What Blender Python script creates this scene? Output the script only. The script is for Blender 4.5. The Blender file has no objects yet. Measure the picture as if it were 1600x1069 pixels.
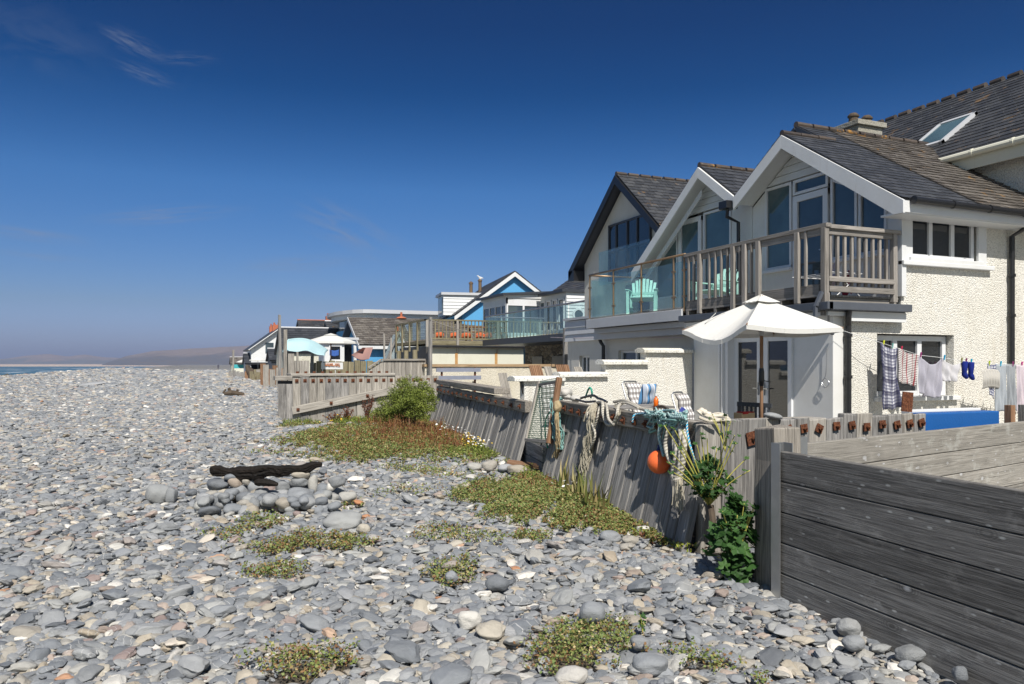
import bpy, bmesh, math, random
import numpy as np
from mathutils import Vector, Matrix, Euler, Quaternion
R = math.radians
rnd = random.Random(7)
rng = np.random.default_rng(11)
sc = bpy.context.scene
col = sc.collection

# ------------------------------------------------------------------ camera
TH = math.atan2(.3846, .9231)
ST, CT = math.sin(TH), math.cos(TH)
EYE = 1.75
cam = bpy.data.cameras.new('camera'); cam_o = bpy.data.objects.new('camera', cam); col.objects.link(cam_o)
cam.lens = 27; cam.sensor_width = 36; cam.shift_y = 0.0216; cam.clip_start = .05; cam.clip_end = 30000
cam_o.location = (0, 0, EYE); cam_o.rotation_euler = (R(90), 0, -TH)
sc.camera = cam_o

# ------------------------------------------------------------------ sun, sky, exposure
SUN_AZ, SUN_EL = R(11), R(50)
to_sun = Vector((-math.sin(SUN_AZ)*math.cos(SUN_EL), -math.cos(SUN_AZ)*math.cos(SUN_EL), math.sin(SUN_EL)))
sl = bpy.data.lights.new('sun', 'SUN'); sl.energy = 4.6; sl.angle = R(.53); sl.color = (1, .955, .885)
so = bpy.data.objects.new('sun', sl); col.objects.link(so)
so.rotation_euler = to_sun.to_track_quat('Z', 'Y').to_euler(); so.location = (0, -5, 30)
w = bpy.data.worlds.new('World'); sc.world = w; w.use_nodes = True
nt = w.node_tree; N = nt.nodes; L = nt.links; N.clear()
out = N.new('ShaderNodeOutputWorld'); bg = N.new('ShaderNodeBackground'); L.new(bg.outputs[0], out.inputs[0])
sky = N.new('ShaderNodeTexSky'); sky.sky_type = 'NISHITA'; sky.sun_disc = False
sky.sun_elevation = SUN_EL; sky.sun_rotation = math.pi + SUN_AZ
sky.altitude = 0; sky.air_density = 1.0; sky.dust_density = .6; sky.ozone_density = 3.0
bg.inputs[1].default_value = .085
# polarised-looking deep blue: saturation and contrast of the sky itself
hsv = N.new('ShaderNodeHueSaturation'); hsv.inputs['Hue'].default_value = .503; hsv.inputs['Saturation'].default_value = 1.22
gam = N.new('ShaderNodeGamma'); gam.inputs[1].default_value = 1.25
L.new(sky.outputs[0], gam.inputs[0]); L.new(gam.outputs[0], hsv.inputs['Color'])
# thin cirrus high in the sky
tc = N.new('ShaderNodeTexCoord')
def wisp(px, py, hw, hh, tilt, amt, seed, sx_=1.9):
    """one cirrus streak: a soft ellipse around a direction of the sky, broken up by stretched noise"""
    k = (px-800)/1200; d = Vector((ST+k*CT, CT-k*ST, (569-py)/1200)).normalized(); r = Vector((d.y, -d.x, 0)).normalized(); u = r.cross(d)
    ca, sa_ = math.cos(R(tilt)), math.sin(R(tilt)); e1 = r*ca-u*sa_; e2 = r*sa_+u*ca
    def dot(v, s):
        n = N.new('ShaderNodeVectorMath'); n.operation = 'DOT_PRODUCT'; L.new(tc.outputs['Generated'], n.inputs[0]); n.inputs[1].default_value = v
        m = N.new('ShaderNodeMath'); m.operation = 'MULTIPLY'; L.new(n.outputs['Value'], m.inputs[0]); m.inputs[1].default_value = s; return m.outputs[0]
    a_ = dot(e1, 1200/hw*d.y*1.15); b_ = dot(e2, 1200/hh*d.y*1.15)
    cv = N.new('ShaderNodeCombineXYZ'); L.new(a_, cv.inputs[0]); L.new(b_, cv.inputs[1]); cv.inputs[2].default_value = seed
    ln = N.new('ShaderNodeVectorMath'); ln.operation = 'LENGTH'
    cv2 = N.new('ShaderNodeCombineXYZ'); L.new(a_, cv2.inputs[0]); L.new(b_, cv2.inputs[1]); L.new(cv2.outputs[0], ln.inputs[0])
    mr = N.new('ShaderNodeMapRange'); mr.interpolation_type = 'SMOOTHSTEP'; mr.inputs['From Min'].default_value = 1.0; mr.inputs['From Max'].default_value = .0; L.new(ln.outputs['Value'], mr.inputs['Value'])
    mp_ = N.new('ShaderNodeMapping'); mp_.inputs['Scale'].default_value = (1.0, sx_, 1); mp_.inputs['Rotation'].default_value = (0, 0, .25); L.new(cv.outputs[0], mp_.inputs[0])
    nz = N.new('ShaderNodeTexNoise'); nz.inputs['Scale'].default_value = 1.7; nz.inputs['Detail'].default_value = 4; nz.inputs['Roughness'].default_value = .6; nz.inputs['Distortion'].default_value = .5; L.new(mp_.outputs[0], nz.inputs['Vector'])
    rr = N.new('ShaderNodeMapRange'); rr.inputs['From Min'].default_value = .40; rr.inputs['From Max'].default_value = .75; L.new(nz.outputs[0], rr.inputs['Value'])
    m_ = N.new('ShaderNodeMath'); m_.operation = 'MULTIPLY'; L.new(mr.outputs[0], m_.inputs[0]); L.new(rr.outputs[0], m_.inputs[1])
    m3 = N.new('ShaderNodeMath'); m3.operation = 'MULTIPLY'; L.new(m_.outputs[0], m3.inputs[0]); m3.inputs[1].default_value = amt
    return m3.outputs[0]
cl_ = None
for w_ in ((205, 66, 58, 20, 18, .46, 1.3), (228, 116, 60, 16, 14, .36, 4.1), (290, 92, 60, 14, -8, .28, 7.7), (40, 365, 130, 14, 4, .55, 5.5), (60, 400, 90, 9, 3, .40, 8.2), (265, 335, 150, 20, -9, .55, 3.9), 
        (545, 360, 130, 50, 22, .42, 2.9), (480, 412, 160, 22, -4, .42, 1.1), (60, 60, 120, 60, 5, .14, 6.6, 1.2)):
    o_ = wisp(*w_)
    if cl_ is None: cl_ = o_
    else: m_ = N.new('ShaderNodeMath'); m_.operation = 'ADD'; L.new(cl_, m_.inputs[0]); L.new(o_, m_.inputs[1]); cl_ = m_.outputs[0]
m2 = N.new('ShaderNodeMath'); m2.operation = 'MULTIPLY'; m2.use_clamp = True; L.new(cl_, m2.inputs[0]); m2.inputs[1].default_value = 1.15
# deep polarised sky: darker and bluer with height above the horizon
sxyz = N.new('ShaderNodeSeparateXYZ'); L.new(tc.outputs['Generated'], sxyz.inputs[0])
pr = N.new('ShaderNodeValToRGB'); L.new(sxyz.outputs[2], pr.inputs[0])
SKYR = [(0, (.28, .325, .70)), (.074, (.315, .325, .45)), (.218, (.31, .405, .485)), (.33, (.024, .225, .32)), (.40, (.004, .185, .275)), (.52, (.015, .18, .26)), (.8, (.44, .44, .42))]
while len(pr.color_ramp.elements) < len(SKYR): pr.color_ramp.elements.new(.5)
for e, (p, c) in zip(pr.color_ramp.elements, SKYR): e.position = p; e.color = (*c, 1)
pm = N.new('ShaderNodeMix'); pm.data_type = 'RGBA'; pm.blend_type = 'MULTIPLY'; pm.inputs[0].default_value = 1
# the sky is paler and whiter on the side of the sun (behind the camera)
sr = N.new('ShaderNodeMapRange'); sr.inputs['From Min'].default_value = .35; sr.inputs['From Max'].default_value = -.25; L.new(sxyz.outputs[1], sr.inputs['Value'])
ps_ = N.new('ShaderNodeMix'); ps_.data_type = 'RGBA'; L.new(sr.outputs[0], ps_.inputs[0]); L.new(pr.outputs[0], ps_.inputs['A']); ps_.inputs['B'].default_value = (.70, .56, .40, 1)
L.new(hsv.outputs[0], pm.inputs['A']); L.new(ps_.outputs['Result'], pm.inputs['B'])
mx = N.new('ShaderNodeMix'); mx.data_type = 'RGBA'; L.new(m2.outputs[0], mx.inputs['Factor'])
L.new(pm.outputs['Result'], mx.inputs['A']); mx.inputs['B'].default_value = (2.3, 2.6, 3.3, 1)
L.new(mx.outputs['Result'], bg.inputs[0])
sc.view_settings.view_transform = 'Standard'; sc.view_settings.look = 'None'
sc.view_settings.gamma = 1; sc.view_settings.exposure = 0.38
sc.render.engine = 'CYCLES'
sc.cycles.max_bounces = 5; sc.cycles.transparent_max_bounces = 12; sc.cycles.diffuse_bounces = 2; sc.cycles.glossy_bounces = 3
sc.cycles.volume_bounces = 0
try: sc.cycles.use_denoising = True
except Exception: pass

def at(px, py=None, X=None, Y=None, Z=None, f=None):
    """point of the world on a known plane X=, Y=, Z= (or at depth f) seen at photo pixel px, py"""
    k = (px-800)/1200
    if f is None:
        if X is not None: f = X/(ST+k*CT)
        elif Y is not None: f = Y/(CT-k*ST)
        else: f = (EYE-Z)*1200/(py-569)
    return Vector((f*(ST+k*CT), f*(CT-k*ST), EYE+f*(569-(py if py is not None else 569))/1200))
def YX(px, X): return at(px, X=X).y
def XY(px, Y): return at(px, Y=Y).x
def smooth(a, b, x): t = np.clip((x-a)/(b-a), 0, 1); return t*t*(3-2*t)

# ------------------------------------------------------------------ object helpers
def tag(o, label=None, cat=None, group=None, kind=None):
    if label: o['label'] = label
    if cat: o['category'] = cat
    if group: o['group'] = group
    if kind: o['kind'] = kind
    return o
def thing(name, loc, label, cat, group=None, rz=0):
    o = bpy.data.objects.new(name, None); col.objects.link(o)
    o.location = loc; o.rotation_euler = (0, 0, rz); o.empty_display_size = .2
    return tag(o, label, cat, group)
def wloc(o):
    v = Vector((0, 0, 0))
    while o is not None: v += o.location; o = o.parent
    return v
def copy_tree(o, parent=None):
    c = o.copy(); col.objects.link(c); c.parent = parent
    for ch in list(o.children): copy_tree(ch, c)
    return c
class MB:
    def __init__(s): s.v = []; s.f = []; s.g = []; s.t = []; s.m = []; s.mi = 0
    def add(s, verts, faces, gc=None, tint=None):
        b = len(s.v); t = rnd.random() if tint is None else tint
        s.v += [tuple(p) for p in verts]; s.t += [t]*len(verts)
        s.g += [tuple(p) for p in (gc if gc is not None else verts)]
        for fc in faces: s.f.append(tuple(b+i for i in fc)); s.m.append(s.mi)
        return s
    def box(s, c, d, rot=None, grain=None, tint=None):
        hx, hy, hz = d[0]/2, d[1]/2, d[2]/2
        P = [(x, y, z) for x in (-hx, hx) for y in (-hy, hy) for z in (-hz, hz)]
        if grain is None: grain = max(range(3), key=lambda i: d[i])
        o = (rnd.uniform(0, 40), rnd.uniform(0, 40), rnd.uniform(0, 40))
        G = [(p[grain]+o[0], p[(grain+1) % 3]+o[1], p[(grain+2) % 3]+o[2]) for p in P]
        if rot is not None:
            m = rot if isinstance(rot, Matrix) else Matrix.Rotation(rot, 3, 'Z')
            P = [m @ Vector(p) for p in P]
        P = [(p[0]+c[0], p[1]+c[1], p[2]+c[2]) for p in P]
        return s.add(P, [(0,1,3,2),(4,6,7,5),(0,4,5,1),(2,3,7,6),(0,2,6,4),(1,5,7,3)], G, tint)
    def bb(s, x0, x1, y0, y1, z0, z1, **k):
        return s.box(((x0+x1)/2, (y0+y1)/2, (z0+z1)/2), (abs(x1-x0), abs(y1-y0), abs(z1-z0)), **k)
    def bar(s, a, b, w_, h_, up=(0, 0, 1), tint=None, taper=1):
        a = Vector(a); b = Vector(b); x = (b-a); l = x.length
        if l < 1e-6: return s
        x.normalize(); u = Vector(up)
        if abs(x.dot(u)) > .995: u = Vector((0, 1, 0))
        y = u.cross(x).normalized(); z = x.cross(y)
        o = (rnd.uniform(0, 40), rnd.uniform(0, 40), rnd.uniform(0, 40)); P = []; G = []
        for e, q in ((a, 0), (b, l)):
            t = 1 if q == 0 else taper
            for sy in (-1, 1):
                for sz in (-1, 1):
                    P.append(e + y*(sy*w_/2*t) + z*(sz*h_/2*t)); G.append((q+o[0], sy*w_/2+o[1], sz*h_/2+o[2]))
        return s.add(P, [(0,1,3,2),(4,6,7,5),(0,4,5,1),(2,3,7,6),(0,2,6,4),(1,5,7,3)], G, tint)
    def tube(s, pts, r, n=8, cap=True, tint=None):
        pts = [Vector(p) for p in pts]; rs = r if isinstance(r, (list, tuple)) else [r]*len(pts)
        V = []; G = []; F = []; d = 0; o = rnd.uniform(0, 40); prev = None
        for i, p in enumerate(pts):
            t = (pts[min(i+1, len(pts)-1)]-pts[max(i-1, 0)])
            if t.length < 1e-9: t = Vector((0, 0, 1))
            t.normalize()
            if prev is None:
                u = Vector((0, 0, 1)) if abs(t.z) < .9 else Vector((1, 0, 0)); y = t.cross(u).normalized()
            else:
                y = prev - t*prev.dot(t); y = y.normalized() if y.length > 1e-6 else t.orthogonal().normalized()
            prev = y; z = t.cross(y)
            if i: d += (p-pts[i-1]).length
            for k in range(n):
                a = 2*math.pi*k/n; V.append(p + y*(math.cos(a)*rs[i]) + z*(math.sin(a)*rs[i])); G.append((d+o, math.cos(a)*rs[i], math.sin(a)*rs[i]))
        for i in range(len(pts)-1):
            for k in range(n): F.append((i*n+k, i*n+(k+1) % n, (i+1)*n+(k+1) % n, (i+1)*n+k))
        if cap: F.append(tuple(range(n-1, -1, -1))); F.append(tuple(range((len(pts)-1)*n, len(pts)*n)))
        return s.add(V, F, G, tint)
    def prism(s, poly, axis, a0, a1, tint=None):
        """poly: 2-D points; axis 0: (y,z) along x, 1: (x,z) along y, 2: (x,y) along z"""
        n = len(poly)
        def q(p, a): return ((a, p[0], p[1]) if axis == 0 else (p[0], a, p[1]) if axis == 1 else (p[0], p[1], a))
        V = [q(p, a0) for p in poly] + [q(p, a1) for p in poly]
        F = [tuple(range(n)), tuple(range(2*n-1, n-1, -1))] + [(i, n+i, n+(i+1) % n, (i+1) % n) for i in range(n)]
        return s.add(V, F, None, tint)
    def lathe(s, prof, c=(0, 0, 0), n=24, tint=None, rot=None):
        V = []; F = []; m = len(prof)
        for i in range(n):
            a = 2*math.pi*i/n
            for r_, z in prof:
                p = Vector((r_*math.cos(a), r_*math.sin(a), z))
                if rot is not None: p = rot @ p
                V.append((p[0]+c[0], p[1]+c[1], p[2]+c[2]))
        for i in range(n):
            for j in range(m-1): F.append((i*m+j, ((i+1) % n)*m+j, ((i+1) % n)*m+j+1, i*m+j+1))
        return s.add(V, F, None, tint)
    def build(s, name, mat, parent=None, bevel=0, smooth_=False, local=False, solid=0, sub=0, autos=False):
        me = bpy.data.meshes.new(name)
        off = Vector((0, 0, 0)) if (parent is None or local) else wloc(parent)
        me.from_pydata([(p[0]-off.x, p[1]-off.y, p[2]-off.z) for p in s.v], [], s.f)
        bm = bmesh.new(); bm.from_mesh(me); bmesh.ops.recalc_face_normals(bm, faces=bm.faces); bm.to_mesh(me); bm.free()
        a = me.attributes.new('gc', 'FLOAT_VECTOR', 'POINT'); a.data.foreach_set('vector', np.array(s.g, 'f').ravel())
        a = me.attributes.new('tint', 'FLOAT', 'POINT'); a.data.foreach_set('value', np.array(s.t, 'f'))
        for m in (mat if isinstance(mat, (list, tuple)) else [mat]): me.materials.append(m)
        if isinstance(mat, (list, tuple)): me.polygons.foreach_set('material_index', s.m)
        if smooth_: me.polygons.foreach_set('use_smooth', [True]*len(me.polygons))
        o = bpy.data.objects.new(name, me); col.objects.link(o)
        if parent is not None: o.parent = parent
        if bevel:
            b = o.modifiers.new('bevel', 'BEVEL'); b.width = bevel; b.segments = 2; b.limit_method = 'ANGLE'; b.angle_limit = R(40)
        if solid: m_ = o.modifiers.new('solid', 'SOLIDIFY'); m_.thickness = solid
        if sub: m_ = o.modifiers.new('sub', 'SUBSURF'); m_.levels = sub; m_.render_levels = sub
        return o
def npmesh(name, V, F, tint, mat, parent=None, smooth_=False):
    """fast mesh: V (n,3), F (m,k) ints, tint per vertex"""
    me = bpy.data.meshes.new(name); n, k = F.shape
    me.vertices.add(len(V)); me.vertices.foreach_set('co', np.ascontiguousarray(V, 'f').ravel())
    me.loops.add(n*k); me.loops.foreach_set('vertex_index', np.ascontiguousarray(F, 'i').ravel())
    me.polygons.add(n); me.polygons.foreach_set('loop_start', np.arange(0, n*k, k, dtype='i'))
    me.update(calc_edges=True)
    a = me.attributes.new('tint', 'FLOAT', 'POINT'); a.data.foreach_set('value', np.ascontiguousarray(tint, 'f'))
    me.materials.append(mat)
    if smooth_: me.polygons.foreach_set('use_smooth', [True]*n)
    o = bpy.data.objects.new(name, me); col.objects.link(o)
    if parent is not None:
        o.parent = parent; w0 = wloc(parent)
        if w0.length > 0: me.transform(Matrix.Translation(-w0))
    return o

# ------------------------------------------------------------------ materials
class G:
    def __init__(s, name):
        s.m = bpy.data.materials.new(name); s.m.use_nodes = True; s.n = s.m.node_tree.nodes; s.l = s.m.node_tree.links
        s.b = s.n['Principled BSDF']; s.o = s.n['Material Output']
    def new(s, t, **k):
        x = s.n.new('ShaderNode'+t)
        for a, v in k.items(): setattr(x, a, v)
        return x
    def set(s, x, **k):
        for a, v in k.items(): x.inputs[a.replace('_', ' ')].default_value = v
        return x
    def link(s, a, b): s.l.new(a, b)
    def coords(s, kind='gc', scale=(1, 1, 1), rot=(0, 0, 0)):
        if kind == 'gc': c = s.new('Attribute', attribute_name='gc').outputs['Vector']
        elif kind == 'world': c = s.new('NewGeometry').outputs['Position']
        else: c = s.new('TexCoord').outputs['Object']
        m = s.new('Mapping'); m.inputs['Scale'].default_value = scale; m.inputs['Rotation'].default_value = rot; s.link(c, m.inputs[0]); return m.outputs[0]
    def noise(s, vec, scale, detail=4, rough=.55, dist=0):
        n = s.new('TexNoise'); s.set(n, Scale=scale, Detail=detail, Roughness=rough, Distortion=dist); s.link(vec, n.inputs['Vector']); return n.outputs[0]
    def vor(s, vec, scale, feature='F1', out='Distance', rand=1):
        n = s.new('TexVoronoi', feature=feature); s.set(n, Scale=scale, Randomness=rand); s.link(vec, n.inputs['Vector']); return n.outputs[out]
    def ramp(s, fac, stops, interp='LINEAR'):
        r = s.new('ValToRGB'); cr = r.color_ramp; cr.interpolation = interp
        while len(cr.elements) < len(stops): cr.elements.new(.5)
        for e, (p, c) in zip(cr.elements, stops):
            e.position = p; e.color = (c, c, c, 1) if not isinstance(c, (tuple, list)) else (*c[:3], 1)
        s.link(fac, r.inputs[0]); return r.outputs[0]
    def math(s, op, a, b=None, clamp=False):
        m = s.new('Math', operation=op, use_clamp=clamp)
        for i, v in enumerate((a, b)):
            if v is None: continue
            if isinstance(v, (int, float)): m.inputs[i].default_value = v
            else: s.link(v, m.inputs[i])
        return m.outputs[0]
    def mix(s, fac, a, b, blend='MIX'):
        m = s.new('Mix', data_type='RGBA', blend_type=blend)
        for k, v in (('Factor', fac), ('A', a), ('B', b)):
            sock = m.inputs[0] if k == 'Factor' else m.inputs[k] if False else [i for i in m.inputs if i.name == k and i.type == 'RGBA'][0]
            if isinstance(v, (int, float)) and k == 'Factor': sock.default_value = v
            elif isinstance(v, (tuple, list)): sock.default_value = (*v[:3], 1)
            else: s.link(v, sock)
        return [o for o in m.outputs if o.type == 'RGBA'][0]
    def tint(s): return s.new('Attribute', attribute_name='tint').outputs['Fac']
    def vary(s, colr, amt=.25):
        """brightness varied from piece to piece"""
        t = s.math('ADD', s.math('MULTIPLY', s.tint(), amt), 1-amt/2)
        c = s.new('CombineColor'); [s.link(t, c.inputs[i]) for i in range(3)]
        return s.mix(1, colr, c.outputs[0], 'MULTIPLY')
    def bump(s, h, strength=.5, dist=.01, normal=None):
        b = s.new('Bump'); s.set(b, Strength=strength, Distance=dist); s.link(h, b.inputs['Height'])
        if normal is not None: s.link(normal, b.inputs['Normal'])
        return b.outputs[0]
    def done(s, colr=None, rough=.6, normal=None, spec=None, metal=None):
        if colr is not None:
            if isinstance(colr, (tuple, list)): s.b.inputs['Base Color'].default_value = (*colr[:3], 1)
            else: s.link(colr, s.b.inputs['Base Color'])
        if isinstance(rough, (int, float)): s.b.inputs['Roughness'].default_value = rough
        else: s.link(rough, s.b.inputs['Roughness'])
        if normal is not None: s.link(normal, s.b.inputs['Normal'])
        if spec is not None: s.b.inputs['Specular IOR Level'].default_value = spec
        if metal is not None: s.b.inputs['Metallic'].default_value = metal
        return s.m

def m_plain(name, c, rough=.5, c2=None, scale=6, bump=0, bscale=80, vary=.1, metal=None, spec=None, coords='obj', dist=.004):
    g = G(name); v = g.coords(coords); n = g.noise(v, scale, 5, .6)
    c2 = c2 or tuple(x*.78 for x in c)
    k = g.ramp(n, [(.3, c), (.75, c2)]); k = g.vary(k, vary)
    nm = g.bump(g.noise(v, bscale, 3), bump, dist) if bump else None
    return g.done(k, rough, nm, spec, metal)
def m_wood(name, dark, light, bump=.5, cross=26, knots=False, vary=.35, rough=.8, along=1.1):
    g = G(name); v = g.coords('gc', (along, cross, cross)); v0 = g.coords('gc')
    w_ = g.noise(g.coords('gc', (.5, 3, 3)), 1.5, 3)
    f = g.noise(v, 1, 8, .62, 1.4)
    fine = g.noise(g.coords('gc', (along*4, cross*4, cross*4)), 1, 4, .7)
    mixf = g.math('ADD', g.math('MULTIPLY', f, .7), g.math('MULTIPLY', fine, .3))
    k = g.ramp(mixf, [(.33, tuple(x*.35 for x in dark)), (.43, dark), (.6, light), (.75, tuple(min(1, x*1.2) for x in light))])
    k = g.mix(g.ramp(w_, [(.35, 0.0), (.7, .45)]), k, tuple(x*.62 for x in light))
    h = mixf
    if knots:
        kv = g.coords('gc', (3.6, .01, 6.2)); vd = g.math('ADD', g.vor(kv, 1.0), g.math('MULTIPLY', g.math('SUBTRACT', g.noise(g.coords('gc'), 9, 3), .5), .07))
        ring = g.math('SINE', g.math('MULTIPLY', vd, 95))
        inkn = g.ramp(vd, [(.0, 1.0), (.42, .0)])
        core = g.ramp(vd, [(.06, 1.0), (.13, 0.0)])
        # only some cells carry a knot
        cellc = g.new('TexVoronoi', feature='F1'); g.set(cellc, Scale=1.0); g.link(kv, cellc.inputs['Vector'])
        sel = g.new('SeparateColor'); g.link(cellc.outputs['Color'], sel.inputs[0])
        on = g.math('GREATER_THAN', sel.outputs[0], .52)
        k = g.mix(g.math('MULTIPLY', g.math('MULTIPLY', inkn, on), g.math('MULTIPLY', g.math('ADD', ring, 1), .42)), k, tuple(x*.4 for x in dark))
        k = g.mix(g.math('MULTIPLY', g.math('MULTIPLY', core, on), .75), k, tuple(min(.48, x*2.1) for x in light))
        fv = g.vor(g.coords('gc', (6, .01, 17)), 1.0); k = g.mix(g.ramp(fv, [(.07, .8), (.15, 0)]), k, tuple(min(.5, x*1.9) for x in light))
        sc_ = g.ramp(g.noise(g.coords('gc', (2.2, 3, 3)), 1.6, 6, .7), [(.56, 0), (.70, .5)]); k = g.mix(sc_, k, tuple(min(.5, x*1.5) for x in light))
    k = g.vary(k, vary)
    return g.done(k, rough, g.bump(h, bump, .012), .25)
M = {}
M['wood_grey'] = m_wood('weathered_wood', (.13, .125, .12), (.36, .345, .325), .8, 24)
M['wood_pale'] = m_wood('pale_weathered_wood', (.22, .20, .175), (.46, .43, .38), .6, 30)
M['wood_fore'] = m_wood('shaded_larch_boards', (.10, .094, .088), (.28, .268, .25), .7, 50, knots=True, vary=.5, along=1.3)  # shaded copy of the larch, with shade put into its colour
M['wood_fore_lit'] = m_wood('sunlit_larch_boards', (.21, .195, .17), (.37, .345, .305), .5, 58, knots=True, vary=.4, along=1.3)  # lit copy of the same larch; sunlight is put into its colour
M['wood_post'] = m_wood('old_oak_post', (.14, .125, .105), (.38, .345, .30), 1.0, 34)
M['wood_brown'] = m_wood('brown_wood', (.16, .085, .045), (.34, .20, .12), .4, 20)
M['wood_rail'] = m_wood('grey_deck_wood', (.19, .175, .155), (.37, .34, .31), .5, 30)
M['wood_mossy'] = m_wood('mossy_deck_wood', (.15, .13, .075), (.33, .29, .19), .5, 26)
M['charred'] = m_wood('charred_wood', (.004, .004, .004), (.022, .016, .012), 1.0, 20, vary=0)

def m_dash(name, c, bscale=42, st=1.0, dirt=.5, dist=.014):
    g = G(name); v = g.coords('world'); d = g.vor(v, bscale); n = g.noise(v, bscale*1.6, 4, .75)
    big = g.noise(v, 1.3, 5, .65)
    k = g.mix(g.ramp(big, [(.4, 0), (.75, dirt)]), c, (c[0]*.80, c[1]*.76, c[2]*.66))
    st_ = g.noise(g.coords('world', (5, 5, .55)), 1.4, 5, .6); k = g.mix(g.ramp(st_, [(.52, 0), (.75, .38)]), k, (c[0]*.72, c[1]*.66, c[2]*.55))
    pit = g.ramp(n, [(.37, .38), (.47, 1.0)]); k = g.mix(1, k, pit, 'MULTIPLY')
    h = g.math('ADD', g.math('MULTIPLY', d, -1.0), n)
    return g.done(k, .85, g.bump(h, st, dist), .2)
M['dash'] = m_dash('pebbledash', (.82, .80, .735), 44, 1.0, .4)
M['dash_old'] = m_dash('rough_cream_render', (.68, .64, .54), 30, .8, .7)
M['dash_far'] = m_dash('cream_render', (.66, .64, .54), 12, .3, .5)
def m_paint(name, c, stain=.35, rough=.45, st=.15):
    g = G(name); v = g.coords('world'); n = g.noise(v, 1.6, 6, .7); n2 = g.noise(g.coords('world', (6, 6, .8)), 1.5, 5, .6)
    k = g.mix(g.ramp(n, [(.45, 0), (.8, stain)]), c, tuple(x*y for x, y in zip(c, (.72, .68, .6))))
    k = g.mix(g.ramp(n2, [(.6, 0), (.78, stain*.6)]), k, (c[0]*.6, c[1]*.5, c[2]*.4))
    k = g.vary(k, .05)
    return g.done(k, rough, g.bump(g.noise(v, 40, 4), st, .004))
M['white'] = m_paint('white_paint', (.68, .69, .69))
M['upvc'] = m_paint('white_window_frame', (.70, .71, .72), .2, .3)
M['panel'] = m_paint('white_smooth_render', (.68, .68, .66), .4, .5)
M['grey_render'] = m_paint('grey_render', (.60, .585, .54), .45, .8, .5)
M['greypaint'] = m_paint('grey_painted_boards', (.50, .51, .53), .3, .5)
M['blue_wall'] = m_paint('sky_blue_wall', (.085, .33, .60), .12, .6)
M['blue_low'] = m_paint('royal_blue_wall', (.010, .10, .34), .3, .55, .8)
M['cream'] = m_paint('cream_paint', (.66, .65, .54), .3, .7)
M['black'] = m_plain('black_plastic', (.015, .015, .017), .35)
M['charcoal'] = m_plain('charcoal_metal', (.045, .05, .06), .4)
M['gutter'] = m_plain('grey_gutter', (.09, .10, .12), .35)
M['steel'] = m_plain('galvanised_steel', (.42, .43, .44), .35, metal=.8)
M['bronze'] = m_plain('bronze_post', (.30, .20, .12), .35, metal=.6)
def m_rust():
    g = G('rusty_iron'); v = g.coords('world'); n = g.noise(v, 45, 5, .7)
    k = g.ramp(n, [(.3, (.035, .014, .010)), (.5, (.12, .045, .024)), (.72, (.27, .11, .05))])
    return g.done(k, .9, g.bump(n, .8, .01), .2)
M['rust'] = m_rust()
def m_slate(name, stops, lichen=.0, bump=.5, moss=(.42, .22, .04)):
    g = G(name); v = g.coords('world'); t = g.tint(); n = g.noise(v, 9, 5, .65)
    f = g.math('ADD', g.math('MULTIPLY', t, .5), g.math('ADD', g.math('MULTIPLY', n, .35), .07))
    k = g.ramp(f, stops)
    if lichen:
        ln = g.noise(v, 2.2, 6, .75)
        k = g.mix(g.math('MULTIPLY', g.ramp(ln, [(.60, 0), (.66, 1)]), lichen), k, moss)
        sp = g.noise(v, 14, 3, .6); k = g.mix(g.ramp(sp, [(.70, 0), (.73, .6)]), k, (.5, .5, .46))
    return g.done(k, g.ramp(n, [(.3, .38), (.7, .6)]), g.bump(g.noise(v, 30, 5, .7), bump, .008), .5)
M['slate'] = m_slate('blue_grey_slate', [(.1, (.028, .03, .034)), (.5, (.045, .048, .055)), (.9, (.075, .078, .086))])
M['slate_lichen'] = m_slate('lichened_slate', [(.1, (.03, .031, .034)), (.5, (.048, .050, .054)), (.9, (.085, .086, .088))], .35)
M['tile_brown'] = m_slate('old_brown_tile', [(.1, (.06, .05, .042)), (.5, (.11, .097, .083)), (.9, (.19, .17, .148))], .8, .7)
M['tile_moss'] = m_slate('mossy_brown_tile', [(.1, (.07, .06, .055)), (.5, (.13, .115, .10)), (.9, (.22, .20, .175))], .3, .7, (.3, .24, .1))
M['ridge'] = m_slate('ridge_tile', [(.1, (.04, .032, .028)), (.9, (.10, .078, .062))], .8)
M['terracotta'] = m_plain('terracotta', (.50, .15, .07), .8, (.32, .10, .05), 6)
M['red_tile'] = m_plain('red_ridge', (.42, .13, .07), .8)

def m_glass(name, tint=(.75, .88, .87), dirt=.06):
    g = G(name); tr = g.new('BsdfTransparent'); tr.inputs[0].default_value = (*tint, 1)
    gl = g.new('BsdfGlossy'); gl.inputs['Roughness'].default_value = .02; gl.inputs['Color'].default_value = (1, 1, 1, 1)
    fr = g.new('Fresnel'); g.link(g.math('ADD', g.math('MULTIPLY', g.new('NewGeometry').outputs['Backfacing'], -.8333), 1.5), fr.inputs[0])
    m1 = g.new('MixShader'); g.link(fr.outputs[0], m1.inputs[0]); g.link(tr.outputs[0], m1.inputs[1]); g.link(gl.outputs[0], m1.inputs[2])
    df = g.new('BsdfDiffuse'); df.inputs[0].default_value = (.5, .58, .58, 1); m2_ = g.new('MixShader')
    n = g.noise(g.coords('world', (3, 3, 1)), 1.2, 5); g.link(g.ramp(n, [(.35, dirt*.4), (.75, dirt*1.8)]), m2_.inputs[0])
    g.link(m1.outputs[0], m2_.inputs[1]); g.link(df.outputs[0], m2_.inputs[2]); g.link(m2_.outputs[0], g.o.inputs[0]); return g.m
M['glass'] = m_glass('balustrade_glass', (.80, .905, .90), dirt=.05)
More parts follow.
